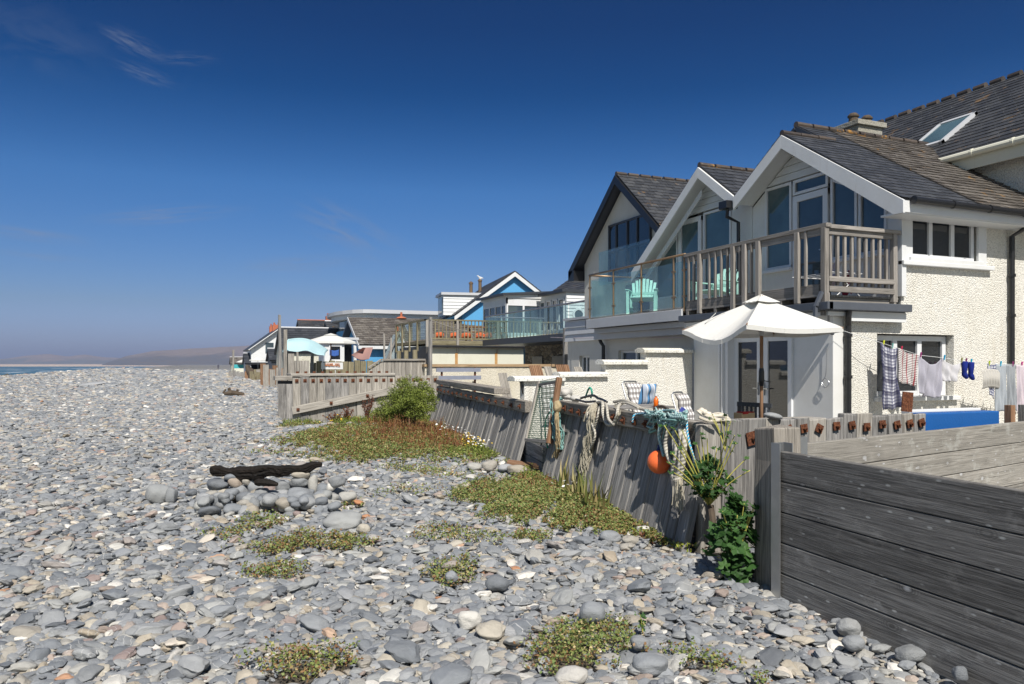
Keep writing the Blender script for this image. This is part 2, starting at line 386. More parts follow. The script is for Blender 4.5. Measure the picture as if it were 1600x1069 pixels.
def m_pane(name, c=(.03, .045, .055)):
    g = G(name); v = g.coords('world'); n = g.noise(v, .9, 3)
    k = g.ramp(n, [(.35, c), (.7, tuple(x*1.9 for x in c))])
    return g.done(k, .04, g.bump(g.noise(v, 1.1, 2), .05, .02), .9)
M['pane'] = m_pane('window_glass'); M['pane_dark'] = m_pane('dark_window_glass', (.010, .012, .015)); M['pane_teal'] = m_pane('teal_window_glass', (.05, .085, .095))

def m_cloth(name, c, c2=None, vary=0, trans=.0, rough=.9):
    g = G(name); v = g.coords('obj'); n = g.noise(v, 30, 4)
    k = g.mix(n, c, c2 or tuple(x*.88 for x in c)); 
    m_ = g.done(k, rough, g.bump(g.noise(v, 160, 2), .25, .002), .2)
    if trans:
        tl = g.new('BsdfTranslucent'); g.link(k, tl.inputs[0]); ms = g.new('MixShader'); ms.inputs[0].default_value = trans
        g.link(g.b.outputs[0], ms.inputs[1]); g.link(tl.outputs[0], ms.inputs[2]); g.link(ms.outputs[0], g.o.inputs[0])
    return m_
def m_pattern(name, ubands, vbands, base, cols, trans=.15):
    """ubands/vbands: (period, duty) woven bands using gc.x / gc.y"""
    g = G(name); sep = g.new('SeparateXYZ'); g.link(g.coords('gc'), sep.inputs[0]); k = None
    def band(o, per, duty): return g.math('LESS_THAN', g.math('FRACT', g.math('DIVIDE', o, per)), duty)
    parts = []
    for per, duty, ph, colr in ubands: parts.append((band(g.math('ADD', sep.outputs[0], ph+50), per, duty), colr))
    for per, duty, ph, colr in vbands: parts.append((band(g.math('ADD', sep.outputs[1], ph+50), per, duty), colr))
    k = base
    for i, (b, colr) in enumerate(parts): k = g.mix(g.math('MULTIPLY', b, cols), k if not isinstance(k, tuple) else k, colr)
    m_ = g.done(k, .9, g.bump(g.noise(g.coords('gc'), 200, 2), .2, .002), .2)
    if trans:
        tl = g.new('BsdfTranslucent'); g.link(k, tl.inputs[0]); ms = g.new('MixShader'); ms.inputs[0].default_value = trans
        g.link(g.b.outputs[0], ms.inputs[1]); g.link(tl.outputs[0], ms.inputs[2]); g.link(ms.outputs[0], g.o.inputs[0])
    return m_
M['canvas'] = m_cloth('cream_canvas', (.80, .79, .75), trans=.22)
def m_leaf(name, stops, trans=.3, rough=.55):
    g = G(name); t = g.tint(); n = g.noise(g.coords('world'), 3, 3)
    f = g.math('ADD', g.math('MULTIPLY', t, .8), g.math('MULTIPLY', g.math('SUBTRACT', n, .5), .5), True)
    k = g.ramp(f, stops); g.done(k, rough, None, .3)
    tl = g.new('BsdfTranslucent'); g.link(k, tl.inputs[0]); ms = g.new('MixShader'); ms.inputs[0].default_value = trans
    g.link(g.b.outputs[0], ms.inputs[1]); g.link(tl.outputs[0], ms.inputs[2]); g.link(ms.outputs[0], g.o.inputs[0]); return g.m
M['leaf_bush'] = m_leaf('bush_leaf', [(0, (.07, .10, .018)), (.4, (.17, .22, .04)), (.8, (.33, .38, .08)), (1, (.48, .48, .12))])
M['leaf_mallow'] = m_leaf('mallow_leaf', [(0, (.018, .050, .012)), (.6, (.045, .115, .026)), (1, (.11, .21, .055))])
M['leaf_mat'] = m_leaf('mat_leaf', [(0, (.17, .085, .04)), (.12, (.30, .18, .08)), (.22, (.19, .23, .06)), (.56, (.15, .215, .07)), (.68, (.29, .31, .10)), (.78, (.48, .38, .19)), (.88, (.58, .47, .26)), (.95, (.66, .56, .38)), (.965, (.85, .80, .76)), (1, (.85, .82, .78))], .15)
M['leaf_red'] = m_leaf('reddish_weed', [(0, (0.102, 0.042, 0.021)), (.35, (0.232, 0.091, 0.042)), (.6, (0.304, 0.154, 0.063)), (.8, (0.203, 0.210, 0.056)), (1, (0.435, 0.308, 0.126))], .15)
M['leaf_grass'] = m_leaf('dry_grass', [(0, (.10, .14, .03)), (.5, (.20, .19, .06)), (.8, (.42, .33, .15)), (1, (.36, .15, .05))], .2)
M['leaf_yellow'] = m_leaf('yellow_green_leaf', [(0, (.10, .14, .02)), (.5, (.30, .33, .04)), (1, (.50, .48, .06))], .2)
M['flower_white'] = m_plain('daisy_white', (.85, .85, .82), .7); M['flower_yellow'] = m_plain('daisy_yellow', (.75, .5, .03), .7)
M['stem_yellow'] = m_plain('yellow_stem', (.50, .45, .10), .6, (.36, .36, .08), 5)
M['bark'] = m_plain('bark', (.10, .075, .05), .9, (.05, .035, .025), 12, .6, 60)
# ------------------------------------------------------------------ the beach itself
def gh(x, y):
    x = np.asarray(x, float); y = np.asarray(y, float)
    z = .42*smooth(-3.5, -15, x)
    z = z + np.minimum(0, (x+17.5))*.2
    z = np.maximum(z, -4.9)
    z = z + .03*np.sin(x*.9+1.3)*np.sin(y*.55+.4) + .02*np.sin(x*2.1+y*1.3)
    z = z + .22*np.exp(-((x-3.4)**2/3+(y-17.5)**2/14))
    return z
def gz(x, y): return float(gh(x, y))
# patches of low plants: photo ellipses brought down to the beach (px, py, rx px, ry px, density)
PATCH = []
for (px, py, rx, ry, d) in [(880, 772, 125, 42, 1), (985, 805, 85, 34, 1), (930, 790, 110, 42, 1), (1040, 810, 40, 30, .8), (870, 745, 60, 22, 1), (800, 800, 60, 22, .45), (1000, 775, 60, 30, 1), (760, 775, 60, 22, .5),
        (640, 700, 190, 22, .8), (530, 690, 70, 12, .6), (720, 690, 100, 24, 1), (780, 705, 60, 18, 1), (560, 715, 60, 12, .5), (660, 680, 50, 16, 1),
        (455, 848, 75, 14, 1), (545, 852, 50, 9, .6), (360, 830, 45, 9, .45), (425, 892, 44, 14, .9), (705, 893, 48, 20, .95), (690, 842, 55, 14, .4), (755, 850, 45, 10, .3),
        (485, 1045, 85, 26, 1), (890, 1020, 95, 45, 1), (945, 985, 55, 22, .7), (1100, 1027, 52, 26, .95), (1055, 842, 60, 22, .7), (825, 847, 38, 9, .6),
        (520, 790, 45, 12, .45), (400, 812, 40, 8, .35), (640, 770, 60, 9, .25), (700, 745, 70, 10, .2), (1130, 860, 40, 22, .7), (470, 668, 30, 5, .6), (420, 820, 40, 8, .3),
        (1195, 1062, 20, 8, .8), (640, 735, 60, 7, .3), (600, 655, 70, 9, .7), (730, 660, 60, 12, .9)]:
    c = at(px, py, Z=0); r = at(px+rx, py, Z=0); b = at(px, py+ry, Z=0)
    sx = (r-c); sy = (c-b); PATCH.append((c.x, c.y, max(.08, sx.length), max(.08, sy.length), math.atan2(sx.y, sx.x), d))
def wob(x, y): return (np.sin(x*3.1+y*1.7)+np.sin(x*7.3-y*5.1+1)+np.sin(x*13.7+y*11.3+2)+np.sin(-x*23+y*19.7))*.25
def patch_density(x, y):
    x = np.asarray(x, float); y = np.asarray(y, float); D = np.zeros_like(x)
    for (cx, cy, a, b, th, d) in PATCH:
        u = ((x-cx)*math.cos(th)+(y-cy)*math.sin(th))/a; v = (-(x-cx)*math.sin(th)+(y-cy)*math.cos(th))/b
        q = 1-np.sqrt(u*u+v*v)+.58*wob(x*1.3+cx, y*1.3)
        D = np.maximum(D, d*smooth(-.12, .40, q))
    return D
_fc = at(425, 780, Z=.0)
def fire_ring(x, y):
    dx, dy = x-_fc.x, y-_fc.y; u = dx*CT-dy*ST; v = dx*ST+dy*CT; return (u/.72)**2+(v/.42)**2
# groyne line: which side of the timber walls a point lies
GR = [(3.6, -1.5), (4.02, 4.45), (4.35, 5.0), (4.27, 6.05), (4.92, 10.66), (5.07, 12.3), (6.42, 21.8), (7.2, 23.6)]
def inland(x, y):
    gx = np.interp(y, [p[1] for p in GR], [p[0] for p in GR]); gx = np.where(np.asarray(y) > 23.8, 2.6, gx); gx = np.where(np.asarray(y) > 27, 5.6, gx); gx = np.where(np.asarray(y) > 44, 7.5, gx); return np.asarray(x) > gx+.05

xs = np.concatenate([[-9000, -3000, -900, -300, -120, -70], np.arange(-50, -12, 1.5), np.arange(-12, 9, .16), np.arange(9, 40, 3), [60, 150, 600, 3000, 9000]])
ys = np.concatenate([[-400, -60, -20], np.arange(-6, 2, .6), np.arange(2, 26, .16), np.arange(26, 60, 1.2), np.arange(60, 200, 8), [260, 400, 700, 1200, 2200, 4000, 9000]])
XX, YY = np.meshgrid(xs, ys); ZZ = gh(XX, YY)
DD = patch_density(XX, YY)
DD = np.maximum(DD, smooth(60, 62, XX)*.7+smooth(200, 400, YY)*.3)
nx, ny = len(xs), len(ys)
V = np.stack([XX.ravel(), YY.ravel(), ZZ.ravel()-.035], 1)
i = np.arange(nx-1)[None, :]+np.arange(ny-1)[:, None]*nx; i = i.ravel()
F = np.stack([i, i+1, i+1+nx, i+nx], 1)
def m_ground():
    g = G('shingle_bed'); v = g.coords('world'); wv = g.coords('world', (1, 1, .3))
    # two sizes of stone seen from afar
    def stones(scale):
        t = g.new('TexVoronoi', feature='F1'); g.set(t, Scale=scale, Randomness=1.0); g.link(wv, t.inputs['Vector'])
        s = g.new('SeparateColor'); g.link(t.outputs['Color'], s.inputs[0]); return t.outputs['Distance'], s.outputs[0]
    d1, c1 = stones(7); d2, c2 = stones(17)
    k1 = g.ramp(c1, PEB); k2 = g.ramp(c2, PEB)
    k = g.mix(.4, k1, k2)
    k = g.mix(g.ramp(d1, [(.35, 0), (.75, .55)]), k, (.10, .10, .10))
    soil = g.ramp(g.noise(v, 30, 5, .7), [(.35, (.05, .04, .028)), (.7, (.14, .115, .075))])
    k = g.mix(g.tint(), k, soil)
    h = g.math('ADD', g.math('MULTIPLY', d1, -1), g.math('MULTIPLY', d2, -.4))
    return g.done(k, .8, g.bump(h, .9, .07), .3)
PEB = [(0, (.10, .105, .115)), (.22, (.17, .18, .195)), (.45, (.235, .245, .26)), (.66, (.30, .31, .32)), (.78, (.36, .36, .345)), (.86, (.40, .36, .29)), (.92, (.33, .25, .18)), (.955, (.55, .54, .51)), (1, (.66, .64, .60))]
go = npmesh('beach_ground', V, F, DD.ravel(), m_ground(), smooth_=True); go['kind'] = 'structure'

def m_pebble(name='pebble_stone', rand='obj'):
    g = G(name); oi = g.new('ObjectInfo'); r = oi.outputs['Random'] if rand == 'obj' else g.tint()
    k = g.ramp(r, [(0, (.12, .13, .145)), (.10, (.175, .19, .21)), (.28, (.24, .255, .275)), (.45, (.205, .215, .225)), (.5, (.30, .31, .325)), (.64, (.26, .27, .275)), (.70, (.37, .375, .365)), (.79, (.30, .27, .225)), (.84, (.44, .41, .35)), (.875, (.36, .31, .24)), (.90, (.23, .18, .175)), (.92, (.42, .35, .30)), (.935, (.27, .25, .24)), (.962, (.50, .49, .46)), (.988, (.66, .64, .60)), (.996, (.50, .44, .36)), (1, (.42, .20, .10))])
    off = g.new('VectorMath', operation='ADD'); g.link(g.new('TexCoord').outputs['Object'] if rand == 'obj' else g.coords('obj', (6, 6, 9)), off.inputs[0])
    cr = g.new('CombineXYZ'); m_ = g.math('MULTIPLY', r, 431.0); [g.link(m_, cr.inputs[q]) for q in range(3)]; g.link(cr.outputs[0], off.inputs[1])
    mp_ = g.new('Mapping'); g.set(mp_, Scale=(1, 1, 2)) if False else None
    n = g.noise(off.outputs[0], 1.6, 6, .7); n2 = g.noise(off.outputs[0], 11, 4, .7)
    k = g.mix(g.ramp(n, [(.3, .0), (.75, .55)]), k, g.mix(1, k, (.66, .65, .63), 'MULTIPLY'))
    k = g.mix(g.ramp(n2, [(.66, 0), (.76, .45)]), k, (.62, .61, .58)); k = g.mix(1, k, (1.13, 1.12, 1.10), 'MULTIPLY')
    # pale quartz veins on some stones
    wv = g.new('TexWave', wave_type='BANDS'); g.set(wv, Scale=.9, Distortion=6.0, Detail=2.0); g.link(off.outputs[0], wv.inputs['Vector'])
    vein = g.math('MULTIPLY', g.ramp(wv.outputs[1], [(.985, 0), (.998, .55 if rand == 'obj' else .0)]), g.math('GREATER_THAN', g.math('FRACT', g.math('MULTIPLY', r, 37.7)), .86))
    k = g.mix(vein, k, (.7, .69, .66))
    return g.done(k, .62, g.bump(n2, .35 if rand == 'obj' else .7, .05 if rand == 'obj' else .012), .35)
M['pebble'] = m_pebble(); M['stone'] = m_pebble('beach_stone', 'tint')

def pebble_nodes():
    t = bpy.data.node_groups.new('pebble_scatter', 'GeometryNodeTree')
    t.interface.new_socket('Geometry', in_out='INPUT', socket_type='NodeSocketGeometry'); t.interface.new_socket('Geometry', in_out='OUTPUT', socket_type='NodeSocketGeometry')
    n = t.nodes; l = t.links; gi = n.new('NodeGroupInput'); go_ = n.new('NodeGroupOutput')
    g2i = n.new('GeometryNodeGeometryToInstance')
    for q in range(14):
        ico = n.new('GeometryNodeMeshIcoSphere'); ico.inputs['Radius'].default_value = .5; ico.inputs['Subdivisions'].default_value = 4
        pos = n.new('GeometryNodeInputPosition')
        add = n.new('ShaderNodeVectorMath'); add.operation = 'ADD'; add.inputs[1].default_value = (q*7.3, q*3.1, q*1.7); l.new(pos.outputs[0], add.inputs[0])
        nz = n.new('ShaderNodeTexNoise'); nz.inputs['Scale'].default_value = 1.5; nz.inputs['Detail'].default_value = 1.2; l.new(add.outputs[0], nz.inputs['Vector'])
        sub = n.new('ShaderNodeVectorMath'); sub.operation = 'SUBTRACT'; l.new(nz.outputs['Color'], sub.inputs[0]); sub.inputs[1].default_value = (.5, .5, .5)
        scl = n.new('ShaderNodeVectorMath'); scl.operation = 'SCALE'; l.new(sub.outputs[0], scl.inputs[0]); scl.inputs['Scale'].default_value = .62
        sp = n.new('GeometryNodeSetPosition'); l.new(ico.outputs[0], sp.inputs['Geometry']); l.new(scl.outputs[0], sp.inputs['Offset'])
        ss = n.new('GeometryNodeSetShadeSmooth'); l.new(sp.outputs[0], ss.inputs[0])
        sm = n.new('GeometryNodeSetMaterial'); sm.inputs['Material'].default_value = M['pebble']; l.new(ss.outputs[0], sm.inputs[0]); l.new(sm.outputs[0], g2i.inputs[0])
    iop = n.new('GeometryNodeInstanceOnPoints'); l.new(gi.outputs[0], iop.inputs['Points']); l.new(g2i.outputs[0], iop.inputs['Instance'])
    iop.inputs['Pick Instance'].default_value = True
    rv = n.new('FunctionNodeRandomValue'); rv.data_type = 'INT'
    for s in rv.inputs:
        if s.enabled and s.name == 'Min' : s.default_value = 0
        if s.enabled and s.name == 'Max': s.default_value = 13
    l.new([o for o in rv.outputs if o.enabled][0], iop.inputs['Instance Index'])
    a1 = n.new('GeometryNodeInputNamedAttribute'); a1.data_type = 'FLOAT_VECTOR'; a1.inputs[0].default_value = 'scl'
    a2 = n.new('GeometryNodeInputNamedAttribute'); a2.data_type = 'FLOAT_VECTOR'; a2.inputs[0].default_value = 'rot'
    er = n.new('FunctionNodeEulerToRotation'); l.new(a2.outputs[0], er.inputs[0]); l.new(er.outputs[0], iop.inputs['Rotation'])
    l.new(a1.outputs[0], iop.inputs['Scale']); l.new(iop.outputs[0], go_.inputs[0])
    return t
def scatter(name, P, S, Rr, tree):
    me = bpy.data.meshes.new(name); me.vertices.add(len(P)); me.vertices.foreach_set('co', P.astype('f').ravel())
    for nm, a in (('scl', S), ('rot', Rr)):
        at_ = me.attributes.new(nm, 'FLOAT_VECTOR', 'POINT'); at_.data.foreach_set('vector', a.astype('f').ravel())
    o = bpy.data.objects.new(name, me); col.objects.link(o); m_ = o.modifiers.new('scatter', 'NODES'); m_.node_group = tree; return o
def jitter_cone(sp_fn, f0, f1, k0=-.84, k1=.84):
    P = []; f = f0
    while f < f1:
        s = sp_fn(f); n = int((k1-k0)*f/s)
        k = k0+(np.arange(n)+rng.uniform(-.45, .45, n)+.5)*s/f; ff = f+rng.uniform(-.45, .45, n)*s
        P.append(np.stack([ff*(ST+k*CT), ff*(CT-k*ST), np.full(n, s)], 1)); f += s
    return np.concatenate(P)
PT = []
for (fn, f0, f1, smin, smax, lift) in ((lambda f: max(.043, .0048*f), 1.6, 175, .95, 1.7, 0), (lambda f: .076, 1.6, 17, .85, 1.65, .018), (lambda f: .15, 1.6, 16, .6, 1.0, .038), (lambda f: .42, 2, 22, .28, .5, .045), (lambda f: .042, 1.8, 7.5, .5, 1.0, .034)):
    Q = jitter_cone(fn, f0, f1)
    d = patch_density(Q[:, 0], Q[:, 1]); keep = (~inland(Q[:, 0], Q[:, 1])) & (fire_ring(Q[:, 0], Q[:, 1]) > 1) & (rng.random(len(Q)) > d*.97) & (Q[:, 0] > -24)
    if lift > .03: keep &= rng.random(len(Q)) < (.7 if lift != .034 else .55)
    Q = Q[keep]; n = len(Q)
    L_ = Q[:, 2]*rng.uniform(smin, smax, n)
    S = np.stack([L_*rng.uniform(.95, 1.25, n), L_*rng.uniform(.6, .95, n), L_*rng.uniform(.27, .50, n)], 1)
    ro = np.stack([rng.normal(0, .20, n), rng.normal(0, .20, n), rng.uniform(0, 6.28, n)], 1)
    z = gh(Q[:, 0], Q[:, 1])-.035 + S[:, 2]*.38 + lift*rng.uniform(.3, 1.1, n)
    PT.append((np.stack([Q[:, 0], Q[:, 1], z], 1), S, ro))
tree = pebble_nodes()
shingle = scatter('shingle', np.concatenate([p[0] for p in PT]), np.concatenate([p[1] for p in PT]), np.concatenate([p[2] for p in PT]), tree)
shingle['kind'] = 'stuff'; print('pebbles', len(shingle.data.vertices))
tag(shingle, 'grey beach pebbles and cobbles covering the whole shore', 'shingle')

# ------------------------------------------------------------------ sea, sand, hills, haze
def m_sea():
    g = G('sea_water'); v = g.coords('world', (.12, .02, 1)); n = g.noise(v, 1.2, 6, .6)
    foam = g.noise(g.coords('world', (.045, .006, 1)), 1.6, 7, .65)
    sx = g.new('SeparateXYZ'); g.link(g.coords('world'), sx.inputs[0])
    near = g.ramp(g.math('DIVIDE', sx.outputs[0], -300.0), [(.08, 1), (.5, .55), (1, .0)])
    fm = g.math('MULTIPLY', g.ramp(foam, [(.56, 0), (.61, 1)]), near)
    k = g.mix(fm, g.ramp(n, [(.3, (.025, .085, .115)), (.7, (.05, .13, .16))]), (.75, .78, .8))
    return g.done(k, .35, g.bump(n, .6, .8), .4)
MS = m_sea()
def sheet(name, x0, x1, y0, y1, z, mat):
    o = npmesh(name, np.array([(x0, y0, z), (x1, y0, z), (x1, y1, z), (x0, y1, z)]), np.array([[0, 1, 2, 3]]), np.zeros(4), mat); o['kind'] = 'structure'; return o
sheet('sea', -9000, 60, -500, 9500, -4.0, MS)
def m_sand():
    g = G('wet_sand'); n = g.noise(g.coords('world', (.02, .004, 1)), 1, 4); return g.done(g.ramp(n, [(.3, (.50, .38, .28)), (.7, (.62, .50, .38))]), .7)
sand = npmesh('sand_flat', np.array([(-900, 1900, -4.6), (2600, 1400, -4.6), (2600, 5200, 2), (-2600, 5200, 2)]), np.array([[0, 1, 2, 3]]), np.zeros(4), m_sand()); sand['kind'] = 'structure'
bpy.data.objects['sea'].location.z = 0
def m_hill(name, up, lo, z0, z1):
    g = G(name); v = g.coords('world', (.004, .004, .012)); n = g.noise(v, 1.5, 8, .65); sx = g.new('SeparateXYZ'); g.link(g.coords('world'), sx.inputs[0])
    h = g.math('DIVIDE', g.math('SUBTRACT', sx.outputs[2], z0), z1-z0); f = g.math('ADD', h, g.math('MULTIPLY', g.math('SUBTRACT', n, .5), 1.5))
    k = g.ramp(f, [(.3, lo), (.55, up)]); k = g.mix(g.ramp(g.noise(v, 7, 5), [(.45, 0), (.65, .5)]), k, (.13, .09, .05))
    return g.done(k, .9)
def hill(name, prof, f0, f1, fc, mat, seed):
    pxs = np.arange(prof[0][0], prof[-1][0]+1, 6.0); r_ = np.random.default_rng(seed)
    yy = np.interp(pxs, [p[0] for p in prof], [p[1] for p in prof]); H = (569-yy)*fc/1200+EYE
    fs = np.concatenate([np.linspace(f0, fc, 16), np.linspace(fc, f1, 6)[1:]])
    V = []; ph = r_.uniform(0, 6, 8)
    for f in fs:
        t = (f-f0)/(fc-f0) if f <= fc else 1-(f-fc)/(f1-fc)
        sh = math.sin(min(1, t)*math.pi/2)**1.1
        k = (pxs-800)/1200; gully = (np.sin(pxs*.13+ph[0]+t*3)+np.sin(pxs*.29+ph[1]-t*4)*.6+np.sin(pxs*.61+ph[2])*.4)*.06*(1-t)*4*t*fc/1200*14
        z = H*sh+gully*.5-4.5*(1-sh); V.append(np.stack([f*(ST+k*CT), f*(CT-k*ST), z], 1))
    V = np.concatenate(V); n = len(pxs); m = len(fs)
    i = (np.arange(n-1)[None, :]+np.arange(m-1)[:, None]*n).ravel(); F = np.stack([i, i+1, i+1+n, i+n], 1)
    o = npmesh(name, V, F, np.zeros(len(V)), mat, smooth_=True); o['kind'] = 'structure'; return o
hill('hills', [(-420, 563), (-200, 561), (5, 561), (40, 556), (75, 553), (105, 557), (132, 554), (160, 558), (215, 561), (320, 563), (520, 560)], 4600, 8200, 5600, m_hill('far_hill_moor', (.26, .19, .15), (.12, .13, .12), 0, 75), 3)
hill('headland', [(158, 570), (175, 564), (200, 556), (238, 549), (300, 545), (400, 540), (470, 537), (700, 536), (1100, 540), (1500, 552)], 2600, 6000, 3700, m_hill('headland_moor', (.21, .165, .145), (.085, .085, .09), 5, 80), 5)
hz = MB(); hz.bb(-9300, 5500, -520, 9600, -6.5, 118)
gH = G('haze_air'); gH.n.remove(gH.b); pv = gH.new('VolumePrincipled'); pv.inputs['Color'].default_value = (.58, .68, .95, 1); pv.inputs['Density'].default_value = 1.9e-4; pv.inputs['Anisotropy'].default_value = .2
gH.link(pv.outputs[0], gH.o.inputs['Volume'])
ho = hz.build('haze', gH.m); ho['kind'] = 'stuff'
# rocks at the waterline
def rock_mb(mb, c, sx, sy, sz, rz=None, tint=None, rough=.22, sub=2, sq=1):
    bm = bmesh.new(); bmesh.ops.create_icosphere(bm, subdivisions=sub, radius=1)
    o = [rnd.uniform(0, 50) for _ in range(3)]; from mathutils import noise as mn
    rz = rnd.uniform(0, 6.28) if rz is None else rz; rm = Euler((rnd.gauss(0, .12), rnd.gauss(0, .12), rz)).to_matrix(); Vv = []
    for v in bm.verts:
        p = v.co.copy(); q = mn.noise(Vector((p.x*1.1+o[0], p.y*1.1+o[1], p.z*1.1+o[2]))); q2 = mn.noise(Vector((p.x*2.7+o[1], p.y*2.7+o[2], p.z*2.7+o[0])))
        p *= 1+rough*q*1.6+rough*.35*q2
        if sq != 1: p = Vector([math.copysign(abs(a)**sq, a) for a in p])
        p = rm @ Vector((p.x*sx, p.y*sy, p.z*sz)); Vv.append((p.x+c[0], p.y+c[1], p.z+c[2]))
    Fc = [tuple(v.index for v in f.verts) for f in bm.faces]; bm.free(); return mb.add(Vv, Fc, None, tint)
rk = MB()
for (pa, pb, f_, n_) in ((-60, 75, 215, 70), (185, 262, 205, 45), (240, 300, 330, 40)):
    for _ in range(n_):
        p = at(rnd.uniform(pa, pb), f=f_+rnd.uniform(-14, 14)); s = rnd.uniform(1, 3.2); rock_mb(rk, (p.x, p.y, -4+.3*s), s, s*.8, s*rnd.uniform(.35, .7), sub=2, rough=.35)
ro_ = rk.build('waterline_rocks', m_plain('dark_rock', (.10, .085, .06), .9, (.05, .05, .035), .5, .5, 2)); tag(ro_, 'low dark seaweed covered rocks at the waterline', 'rocks', kind='stuff')
# ------------------------------------------------------------------ house building kit
def ab(mb, ax, c0, c1, a0, a1, z0, z1, **k):
    if ax == 'X': mb.bb(c0, c1, a0, a1, z0, z1, **k)
    else: mb.bb(a0, a1, c0, c1, z0, z1, **k)
def wall(mb, ax, c, a0, a1, z0, z1, ops=(), t=.22, inw=1):
    cuts = sorted(set([a0, a1]+[v for o in ops for v in o[:2]]))
    cuts = [v for v in cuts if a0 <= v <= a1]
    for p, q in zip(cuts, cuts[1:]):
        if q-p < 1e-4: continue
        m = (p+q)/2; hs = sorted([(o[2], o[3]) for o in ops if o[0] < m < o[1]]); z = z0
        for lo, hi in hs:
            if lo > z: ab(mb, ax, c, c+inw*t, p, q, z, lo, tint=.5)
            z = hi
        if z < z1: ab(mb, ax, c, c+inw*t, p, q, z, z1, tint=.5)
def window(par, ax, c, a0, a1, z0, z1, splits=(), fm='upvc', gm='pane', fw=.055, rec=.07, inw=1, sill=None, name='window', top=None, cas=True, hbars=()):
    """a framed window; top=(z at a0, z at a1) gives it a raking head"""
    fr = MB(); d0, d1 = c+inw*rec, c+inw*(rec+.07); zt = top or (z1, z1)
    def zt_(a): return zt[0]+(zt[1]-zt[0])*(a-a0)/(a1-a0)
    ab(fr, ax, d0, d1, a0, a1, z0, z0+fw, tint=.5)
    if top: 
        def P_(cc, a, z): return (cc, a, z) if ax == 'X' else (a, cc, z)
        for (s, e) in ((a0, a1),):
            V = [P_(cc, a, z) for cc in (d0, d1) for a, z in ((s, zt_(s)), (e, zt_(e)), (e, zt_(e)-fw), (s, zt_(s)-fw))]
            fr.add(V, [(0, 1, 2, 3), (7, 6, 5, 4), (0, 4, 5, 1), (1, 5, 6, 2), (2, 6, 7, 3), (3, 7, 4, 0)], None, .5)
    else: ab(fr, ax, d0, d1, a0, a1, z1-fw, z1, tint=.5)
    ed = [a0]+list(splits)+[a1]
    for i, a in enumerate(ed):
        lo = a if i == 0 else a-fw if i == len(ed)-1 else a-fw*.6; hi = lo+(fw if i in (0, len(ed)-1) else fw*1.2)
        ab(fr, ax, d0-inw*.004, d1-inw*.004, lo, hi, z0+.002, min(zt_(lo), zt_(hi))-.002, tint=.5)
    for z in hbars: ab(fr, ax, d0+inw*.004, d1, a0+.01, a1-.01, z-fw*.5, z+fw*.5, tint=.5)
    w_ = fr.build(name, M[fm], par, bevel=.004)
    g = MB()
    def P_(cc, a, z): return (cc, a, z) if ax == 'X' else (a, cc, z)
    e0, e1 = d0+inw*.035, d0+inw*.05
    V = [P_(cc, a, z) for cc in (e0, e1) for a, z in ((a0+.01, z0+.01), (a1-.01, z0+.01), (a1-.01, zt_(a1)-.01), (a0+.01, zt_(a0)-.01))]
    g.add(V, [(0, 1, 2, 3), (7, 6, 5, 4), (0, 4, 5, 1), (1, 5, 6, 2), (2, 6, 7, 3), (3, 7, 4, 0)]); g.build('pane', M[gm], w_)
    if sill:
        s = MB(); ab(s, ax, c-inw*.09, c+inw*.12, a0-.09, a1+.09, z0-.07, z0-.002); s.build('sill', M[sill], w_, bevel=.008)
    return w_
def slope(mb, e0, e1, r0, r1, cw=.25, ch=.19, th=.012, gap=.006, irr=.012):
    e0, e1, r0, r1 = map(Vector, (e0, e1, r0, r1)); H = ((r0-e0).length+(r1-e1).length)/2; rows = max(2, round(H/ch))
    nrm = (e1-e0).cross(r0-e0).normalized();
    if nrm.z < 0: nrm = -nrm
    def P(u, v): return e0.lerp(e1, u).lerp(r0.lerp(r1, u), v)
    for j in range(rows):
        v0, v1 = j/rows, min(1, (j+1.5)/rows); Wd = (P(1, v0)-P(0, v0)).length; n = max(1, round(Wd/cw)); off = .5*(j % 2)
        for i in range(-1, n+1):
            u0, u1 = max(0, (i+off)/n), min(1, (i+1+off)/n)
            if u1-u0 < .15/n: continue
            g = gap/Wd; up = th*2+rnd.uniform(0, irr*.5); dv = rnd.uniform(-irr, irr)/H
            a, b, c, d = P(u0+g, v0+dv)+nrm*up, P(u1-g, v0+dv)+nrm*up, P(u1-g, v1)+nrm*th*.6, P(u0+g, v1)+nrm*th*.6
            dn = nrm*th; V = [a, b, c, d, a-dn, b-dn, c-dn, d-dn]
            mb.add(V, [(0, 1, 2, 3), (0, 4, 5, 1), (1, 5, 6, 2), (3, 7, 4, 0)], None, rnd.random())
def slab(mb, quad, th):
    q = [Vector(p) for p in quad]; n = (q[1]-q[0]).cross(q[3]-q[0]).normalized()
    if n.z < 0: n = -n
    V = q+[p-n*th for p in q]; mb.add(V, [(0, 1, 2, 3), (7, 6, 5, 4), (0, 4, 5, 1), (1, 5, 6, 2), (2, 6, 7, 3), (3, 7, 4, 0)], None, .5)
def ridge(mb, a, b, r=.065, seg=.42):
    a, b = Vector(a), Vector(b); n = max(1, round((b-a).length/seg))
    for i in range(n):
        p, q = a.lerp(b, i/n), a.lerp(b, (i+1)/n-.01); rr = r*rnd.uniform(.94, 1.08); mb.tube([p, q], [rr*1.08, rr], 8)
